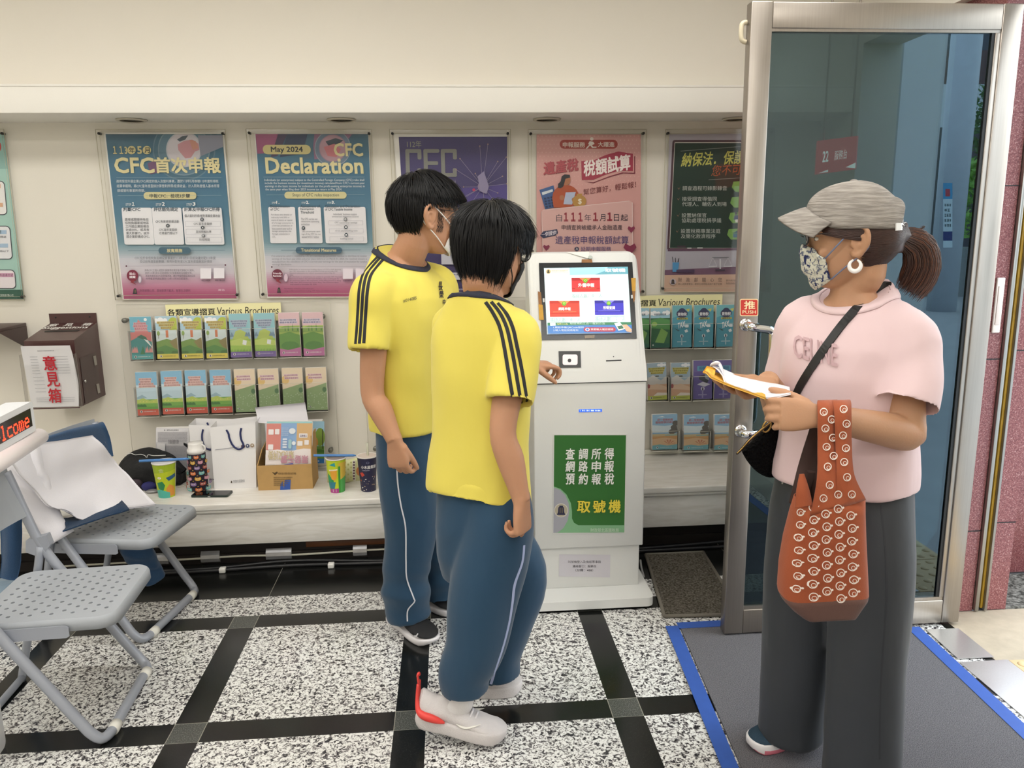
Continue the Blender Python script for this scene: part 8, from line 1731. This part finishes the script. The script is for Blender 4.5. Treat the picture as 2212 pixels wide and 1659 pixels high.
b = MB(); b.box(-.012, -.004, 0, .012, .004, .05, M_PINK, .003, M=Matrix.Translation(S(-.02, 0, .05))); b.build('heel_tab', o)
for k, ob in enumerate([c for c in WM.children if c.name.startswith('shoe')]):
    so = [c for c in ob.children if c.name.startswith('sole')][0]; me = so.data; me.materials.append(M_PINK)
    for p in me.polygons:
        if p.center.z < .020: p.material_index = 1
# hair, ponytail, cap
tieP = Vector((-.128, 0, -.002)); rd = random.Random(31)
hb = hairmass(HW, M_HAIRB, -.040, .075, .105, .079, -.008, .02, .13, .35, [(-.062, -.03), (0, -.03), (.016, .0), (.028, .06), (.045, .076)], cxs=-.035)
def tw(p, u):
    if p.x > .06 and p.z < .036: return False
    if p.x > -.018 and p.z < .016: return False
    return -.066 < p.z < .03
for p, u in scalp(4200, 9, tw):      # hair combed back towards the tie
    P = [p+u*.008]; n = 8
    for j in range(1, n+1):
        t = j/n; q = P[0]*(1-t)+tieP*t; e = Vector(((q.x+.006)/.103, q.y/.079, (q.z-.022)/.098)); L = e.length; kk = 1.115-.03*rd.random()
        if L < kk: e *= kk/L
        P.append(Vector((-.006+e.x*.103, e.y*.079, .022+e.z*.098)))
    vs = []
    for j, q in enumerate(P):
        t_ = (P[min(j+1, n)]-P[max(j-1, 0)]).normalized(); o_ = Vector((q.x, q.y*1.3, q.z-.02)).normalized(); s_ = t_.cross(o_).normalized()*.0012; vs += [HW(*(q+s_)), HW(*(q+o_*.0012)), HW(*(q-s_))]
    hb.add(vs, [(a, a+1, a+4, a+3) for a in range(0, n*3, 3)]+[(a+1, a+2, a+5, a+4) for a in range(0, n*3, 3)], M_HAIRB, True)
hairw = hb.build('hair', WM, False)
pt = MB()
wp = lambda x, y, Y=1.885: at(x, y, Y)
core = [wp(1938, 512), wp(1955, 515), wp(1983, 532), wp(1992, 570), wp(1980, 605), wp(1965, 628)]
pt.tube(core, [.014, .021, .026, .027, .022, .010], M_HAIRB, 16, sub=4)
for i in range(1500):
    a = rd.uniform(0, 2*PI); rr = math.sqrt(rd.random()); m = M_HAIRT if rd.random() < .35 else M_HAIRB; n = 9; P = []
    e = rd.uniform(.72, 1.06); ox, oz = math.cos(a)*rr, math.sin(a)*rr; fl_ = rd.uniform(-.4, .4)
    for j in range(n+1):
        t = j/n*e; c = Vector(cr([tuple(q) for q in core], min(t, 1))); wdt = cr([(.010,), (.028,), (.040,), (.045,), (.044,), (.038,)], min(t, 1))[0]
        T_ = (Vector(cr([tuple(q) for q in core], min(t+.03, 1)))-Vector(cr([tuple(q) for q in core], max(min(t, .99)-.03, 0)))).normalized(); s1 = T_.cross(V(0, 1, 0)).normalized()
        P.append(c+(s1*ox+V(0, 1, 0)*oz*.8)*wdt+T_*max(0, t-1)*.2+s1*fl_*.01*t)
    vs = []
    for j, q in enumerate(P):
        w = .0013*(1-.8*(j/n)**2); t_ = (P[min(j+1, n)]-P[max(j-1, 0)]).normalized(); s_ = t_.cross(V(.2, -1, .1)).normalized()*w; vs += [q+s_, q+V(0, -w*.7, 0), q-s_]
    pt.add(vs, [(x, x+1, x+4, x+3) for x in range(0, n*3, 3)]+[(x+1, x+2, x+5, x+4) for x in range(0, n*3, 3)], m, True)
for k in range(14):                       # loose wisps at the tie
    p0 = wp(1945, 508); p1 = wp(1968+k*2.2, 512-k*1.7); p2 = wp(1985+rd.uniform(-8, 16), 500-rd.uniform(0, 14)); pt.tube([p0, p1, p2], [.0012, .0011, .0004], M_HAIRB, 4, sub=4)
pt.build('ponytail', WM, False)
b = MB(); c = wp(1941, 512)
for k in range(5): b.tube([c+V(-.006+.003*k, .017*math.cos(a), .017*math.sin(a)) for a in [2*PI*j/16 for j in range(16)]], .0032, mat('black_hair_tie', '#16161a', .5), 6, closed=True)
b.build('hair_tie', WM)
# cap: crown shell open at the back, brim, button, strap
cp = MB(); NR, NC = 14, 48
def crown(i, k, off=0):
    t = i/NR; a = 2*PI*k/NC; ph = t*PI/2
    rx, ry, rz = .1075+off, .0945+off, .110+off; zb = .024+.050*max(0, math.cos(a))**3; rz -= zb-.024
    x = -.008+rx*math.cos(ph)**.9*math.cos(a); y = ry*math.cos(ph)**.9*math.sin(a); z = zb+rz*math.sin(ph)**1.0
    back = max(0, -math.cos(a)); 
    if t < .45 and back > .90: z += (.45-t)*.11*((back-.90)/.10)
    z -= .010*max(0, -math.cos(a))*(1-t)
    return HW(x, y, z)
rings = [[crown(i, k) for k in range(NC)] for i in range(NR)]+[[HW(-.006+.002*math.cos(2*PI*k/NC), .002*math.sin(2*PI*k/NC), .1325) for k in range(NC)]]
inn = [[crown(i, k, -.005) for k in range(NC)] for i in range(NR)][::-1]
CP = thing('cap_tmp', 'x', 'x'); bpy.data.objects.remove(CP)
cp.loft(rings[::-1]+[[crown(0, k, -.0025) for k in range(NC)]]+inn[::-1], M_CAP, True, True)
cap = cp.build('cap', WM)
b = MB(); G = []
for i in range(9):
    t = i/8; row = []
    for j in range(17):
        a = R(-62+124*j/16); ex = .064*t*math.cos(a*1.18)**.4 if math.cos(a*1.18) > 0 else 0
        x = -.006+.1065*math.cos(a)+ex; y = .097*math.sin(a)*(1+.05*t); z = .083-5.6*y*y*(1+.1*t)-.020*t**1.3
        row.append(HW(x, y, z))
    G.append(row)
n = 17; A = [p for r in G for p in r]; Bm = [p-HW.d(0, 0, .0045) for p in A]; L = len(A)
F = [(i*n+j, i*n+j+1, (i+1)*n+j+1, (i+1)*n+j) for i in range(8) for j in range(16)]; rim = [j for j in range(n)]+[i*n+n-1 for i in range(1, 9)]+[8*n+j for j in range(n-2, -1, -1)]+[i*n for i in range(7, 0, -1)]
b.add(A+Bm, F+[tuple(L+i for i in q[::-1]) for q in F]+[(rim[i], rim[(i+1) % len(rim)], L+rim[(i+1) % len(rim)], L+rim[i]) for i in range(len(rim))], M_CAP, True); b.build('brim', cap)
b = MB(); b.ell(HW(-.006, 0, .1335), HW.d(.009, 0, 0), HW.d(0, .009, 0), HW.d(0, 0, .004), M_CAP, 14, 8); b.build('top_button', cap)
b = MB(); q = []
for k in range(9):
    a = R(180-40+80*k/8); q.append(HW(-.008+.108*math.cos(a), .0945*math.sin(a), .02))
b.loft([[p+HW.d(0, 0, .0085), p+HW.d(0, 0, -.0085), p+HW.d(0, 0, -.0085)+(p-HW.c).normalized()*.0025, p+HW.d(0, 0, .0085)+(p-HW.c).normalized()*.0025] for p in q], mat('white_cap_strap', '#dcdad6', .35), smooth=False); b.build('back_strap', cap)
mk, P = mask('face_mask', WM, HW, TBW, M_TWEED, -.014, -.118, R(56), .0012, .006, cheek=.3); loops(mk, HW, P, mat('grey_blue_elastic', '#6f7892', .7), .002)
glasses(WM, HW, MATS['spectacle_metal'], 1); eyes(WM, HW, TBW)
b = MB(); c = HW(-.006, .083, -.058); N_ = 24
b.tube([c+HW.d(.0125*math.cos(a), 0, .0135*math.sin(a)-.002) for a in [PI*.62+2*PI*.9*k/N_ for k in range(N_+1)]], [.0022+.0035*math.sin(PI*k/N_) for k in range(N_+1)], mat('white_enamel', '#eceae8', .15, coat=.5), 10); b.build('earring', WM)
# ---- what she carries
PG = thing('document', 'white sheets over a yellow folder held in both of the woman’s hands', 'document', V(.75, 1.75, 1.1)); PG['label'] = 'white sheets over a yellow folder held in the hands of the woman'
zp = lambda x, y: (1500+x/4.608, 740+y/4.608); pp = lambda x, y, Y: at(*zp(x, y), Y)
b = MB()
cloth(b, [[pp(172, 232, 1.84), pp(262, 258, 1.86), pp(440, 330, 1.865), pp(690, 384, 1.85), pp(945, 447, 1.80)],
          [pp(225, 262, 1.80), pp(300, 310, 1.80), pp(470, 385, 1.785), pp(700, 440, 1.76), pp(950, 472, 1.72)],
          [pp(285, 330, 1.745), pp(325, 412, 1.72), pp(500, 470, 1.695), pp(720, 552, 1.66), pp(960, 512, 1.645)]], mat('held_paper', '#e9e7ee', .6), .003, 5); sh_ = b.build('paper_sheets', PG, False)
b = MB(); b.tube([pp(165, 240, 1.84), pp(190, 215, 1.835), pp(235, 207, 1.83), pp(262, 240, 1.82), pp(290, 320, 1.76)], [.004, .012, .014, .010, .003], MATS['held_paper'], 10, sub=4, flat=.35); b.build('curled_corner', PG)
b = MB()
cloth(b, [[pp(95, 285, 1.80), pp(200, 300, 1.845), pp(440, 362, 1.85), pp(680, 420, 1.83)], [pp(120, 300, 1.76), pp(220, 345, 1.78), pp(450, 420, 1.77), pp(690, 470, 1.74)], [pp(160, 345, 1.72), pp(330, 422, 1.705), pp(520, 490, 1.685), pp(710, 560, 1.652)]], mat('yellow_folder', '#d9a43a', .6), .004, 4); b.build('folder', PG, False)
b = MB(); P4 = [pp(85, 290, 1.79), pp(125, 232, 1.80), pp(215, 255, 1.83), pp(200, 330, 1.77)]; b.add(P4+[p+V(0, .002, -.003) for p in P4], [(0, 1, 2, 3), (7, 6, 5, 4)]+[(i, (i+1) % 4, 4+(i+1) % 4, 4+i) for i in range(4)], mat('yellow_folder_tab', '#e8b23f', .6)); b.build('folder_tab', PG)
# shoulder bag on her right hip with its strap across the shirt
SB = thing('shoulder_bag', 'small black crochet shoulder bag with gold trim at the woman’s hip', 'bag', V(.85, 2.02, .85)); SB['label'] = 'small black crochet shoulder bag with gold trim at the hip of the woman'
g_ = NG('black_crochet'); vv = g_.vor(120); g_.col('#0c0c0d'); g_.bump(vv.outputs['Distance'], 1.0, .012); g_.set(rough=.9, spec=.1); M_CRO = g_.m
YS = 1.99; b = MB(); pr_ = [(470, 1085), (545, 1010), (700, 860), (840, 735)]
rows = []
for i in range(12):
    t = i/11; a0 = cr([(475, 1090), (520, 1170), (600, 1265), (690, 1325), (770, 1345), (840, 1330)], t); a1 = cr([(478, 1078), (560, 995), (640, 915), (720, 840), (790, 775), (850, 720)], t)
    c0, c1 = pp(a0[0], a0[1], YS), pp(a1[0], a1[1], YS); m_ = (c0+c1)/2; h_ = (c1-c0)/2; th = .030*math.sin(PI*min(.97, max(.06, t)))**.5
    rows.append([m_+h_*sup(2*PI*k/20, 2.6)[0]+V(.3, .95, 0)*th*sup(2*PI*k/20, 2.6)[1] for k in range(20)])
b.loft(rows, M_CRO); b.build('bag_body', SB)
b = MB(); e = [pp(420, 1110, YS-.02), pp(470, 1060, YS-.024), pp(560, 960, YS-.03), pp(690, 850, YS-.03), pp(800, 760, YS-.028)]; b.tube(e, [.004, .007, .0075, .0075, .006], mat('dark_leather', '#2c1f1a', .35), 8, sub=4, flat=.6); b.build('flap_edge', SB)
b = MB(); b.tube([p+V(-.002, -.008, .004) for p in e], .002, mat('gold_trim', '#b8975a', .25, metal=.9), 6, sub=4); q = pp(720, 835, YS-.035); b.tube([q+V(.011*math.cos(a), -.002*math.sin(a), .015*math.sin(a)+.004*math.cos(a)) for a in [2*PI*k/18 for k in range(18)]], .0026, MATS['gold_trim'], 8, closed=True); b.build('clasp', SB)
pts = []
for (x, y) in seg([(1917, 614), (1895, 626), (1862, 655), (1822, 700), (1788, 745), (1757, 790), (1733, 828), (1722, 850)], 50):
    h = camhit(TW, x, y)
    if h: pts.append((h[0], h[1] if h[1].dot(h[0]-EYE) < 0 else -h[1]))
b = MB(); rr = []
ext = [(pts[-1][0]*(1-t)+pp(830, 740, YS-.01)*t, V(-.3, -.9, .1).normalized()) for t in (.25, .5, .75, 1)]
pts = [(HW(-.075, .0, -.15), V(.3, .3, .9).normalized())]+pts+ext
for i, (p, nn) in enumerate(pts):
    t = (pts[min(i+1, len(pts)-1)][0]-pts[max(i-1, 0)][0]).normalized(); u = t.cross(nn).normalized()*.0105; rr.append([p+u+nn*.005, p-u+nn*.005, p-u+nn*.001, p+u+nn*.001])
b.loft(rr, mat('black_strap', '#19191b', .5), smooth=False); b.build('strap', SB)
# orange printed tote hanging from her left forearm
TT = thing('tote_bag', 'orange tote bag with white round motifs and brown base hanging from the woman’s arm', 'bag', V(.85, 1.62, .6)); TT['label'] = 'orange tote bag with white round motifs and brown base hanging from a forearm'
M_ORG = mat('orange_cotton', '#9c4c28', .8, sheen=.1, var=.08, vs=9, bump=.1, bs=300); M_BRC = mat('brown_cotton', '#5c4038', .85, sheen=.1, var=.1, vs=12, bump=.1, bs=300); M_LIN = mat('dark_brown_lining', '#38241f', .85)
YT_ = 1.575; tq = lambda x, y, Y=YT_: at(x, y, Y)
def tring(y, xl, xr, d, sq=3.0, n=48):
    a, c = tq(xl+14, y), tq(xr+14, y); m_ = (a+c)/2; w = (c.x-a.x)/2; return [V(m_.x+w*sup(2*PI*k/n, sq)[0], YT_+d+d*sup(2*PI*k/n, sq)[1]*(1), m_.z+.003*math.sin(3*2*PI*k/n)) for k in range(n)]
lev = [(1085, 1720, 1868, .035), (1120, 1714, 1870, .042), (1180, 1704, 1874, .05), (1240, 1696, 1878, .054), (1290, 1691, 1880, .052), (1302, 1693, 1880, .052)]
b = MB(); R0 = [tring(*q) for q in lev]; b.loft(R0[:1]+R0, M_ORG, False, False)
b.loft([shr(r, .975) for r in R0[::-1]], M_LIN, True, False); b.loft([R0[0], shr(R0[0], .975)], M_ORG, False, False); body_t = b.build('bag_body', TT)
TTB = bvh(body_t)
b = MB(); b.loft([tring(1301, 1692.5, 1880.5, .0525), tring(1312, 1697, 1877, .05), tring(1328, 1712, 1862, .044), tring(1340, 1728, 1850, .036), tring(1343, 1735, 1845, .03)], M_BRC); b.build('base_panel', TT)
# shoulders of the bag rising into the handles
arm = wrL*.80+elL*.20; 
def band(name, path, ws, m, ydir=V(1, 0, 0)):
    N = 30; rr = []
    for i in range(N+1):
        q = cr([tuple(p)+(w,) for p, w in zip(path, ws)], i/N); p = Vector(q[:3]); q2 = cr([tuple(p_)+(0,) for p_ in path], min(1, i/N+.02)); q1 = cr([tuple(p_)+(0,) for p_ in path], max(0, i/N-.02)); t = (Vector(q2[:3])-Vector(q1[:3])).normalized()
        u = (ydir-t*ydir.dot(t)).normalized(); n_ = t.cross(u); rr.append([p+u*q[3]+n_*.0016, p+u*q[3]*.5+n_*.0028, p-u*q[3]*.5+n_*.0028, p-u*q[3]+n_*.0016, p-u*q[3]-n_*.0016, p+u*q[3]-n_*.0016])
    b = MB(); b.loft(rr, m); return b.build(name, TT)
rad_ = .045
ta = arm+V(-.012, 0, rad_*.9)
h1 = band('handle', [tq(1800, 1100, YT_+.002), tq(1790, 1030, YT_-.002), tq(1787, 960, arm.y-.055), tq(1786, 905, arm.y-.052), tq(1786, 876, arm.y-.036), tq(1788, 866, arm.y), tq(1790, 880, arm.y+.04)], [.052, .026, .0215, .020, .020, .020, .020], M_ORG)
h2 = band('handle', [tq(1836, 1090, YT_+.002), tq(1826, 1030, YT_-.004), tq(1822, 960, arm.y-.060), tq(1821, 905, arm.y-.057), tq(1819, 874, arm.y-.038), tq(1816, 866, arm.y), tq(1812, 880, arm.y+.04)], [.036, .020, .018, .0185, .019, .019, .019], M_ORG)
h3 = band('back_handle', [tq(1722, 1090, YT_+.06), tq(1738, 1030, YT_+.07), tq(1756, 960, arm.y+.05), tq(1772, 905, arm.y+.055), tq(1784, 876, arm.y+.045)], [.02, .02, .018, .018, .018], M_LIN)
h4 = band('back_handle', [tq(1762, 1100, YT_+.075), tq(1764, 1030, YT_+.07), tq(1768, 960, arm.y+.055), tq(1778, 905, arm.y+.055), tq(1790, 876, arm.y+.045)], [.03, .024, .018, .018, .018], M_LIN)
h5 = band('side_panel', [tq(1736, 1094, YT_+.004), tq(1734, 1058, YT_+.004), tq(1732, 1024, YT_+.01)], [.020, .014, .005], M_ORG)
def motifs(P):
    def put(x, y, r):
        for dx in (-1.25, 0, 1.6):
            for dy in (-1.1, 1.1):
                h = camhit(TTB, x+dx*r, y+dy*r)
                if not h or abs(h[1].dot((h[0]-EYE).normalized())) < .6: return
        P.frame(x-r, y-r, x+r, y+r, 2.0, '#e9dcd2', r); P.circ(x+.15*r, y+.25*r, r*.5, '#e9dcd2', n=12); P.circ(x+.15*r, y+.22*r, r*.36, '#9c4c28', n=12); P.circ(x+r*1.12, y-r*.3, r*.26, '#e9dcd2', n=8)
    for j in range(9):
        for i in range(8):
            x = 1703+i*26.5+(j % 2)*2-j*1.2; y = 1092+j*26+(i % 2)*13+i*1.5
            if 1700-(y-1090)*.05 < x < 1850+(y-1090)*.05 and y < 1288: put(x, y, 9.4 if i > 1 else 8.2)
decal('motif_print', TT, TTB, motifs, .0008)
for hh, xs_ in ((h1, ((1779, 890), (1796, 906), (1782, 925), (1798, 945), (1784, 965), (1799, 985), (1786, 1008), (1790, 1046), (1808, 1066), (1776, 1074))), (h2, ((1822, 884), (1828, 915), (1820, 940), (1826, 968), (1822, 998), (1828, 1030), (1838, 1066)))):
    TH = bvh(hh)
    def hm(P):
        for x, y in xs_:
            r = 8.6; P.frame(x-r, y-r, x+r, y+r, 1.9, '#e9dcd2', r); P.circ(x+.15*r, y+.25*r, r*.5, '#e9dcd2', n=12); P.circ(x+.15*r, y+.22*r, r*.36, '#9c4c28', n=12)
    decal('motif_print', hh, TH, hm, .0008)
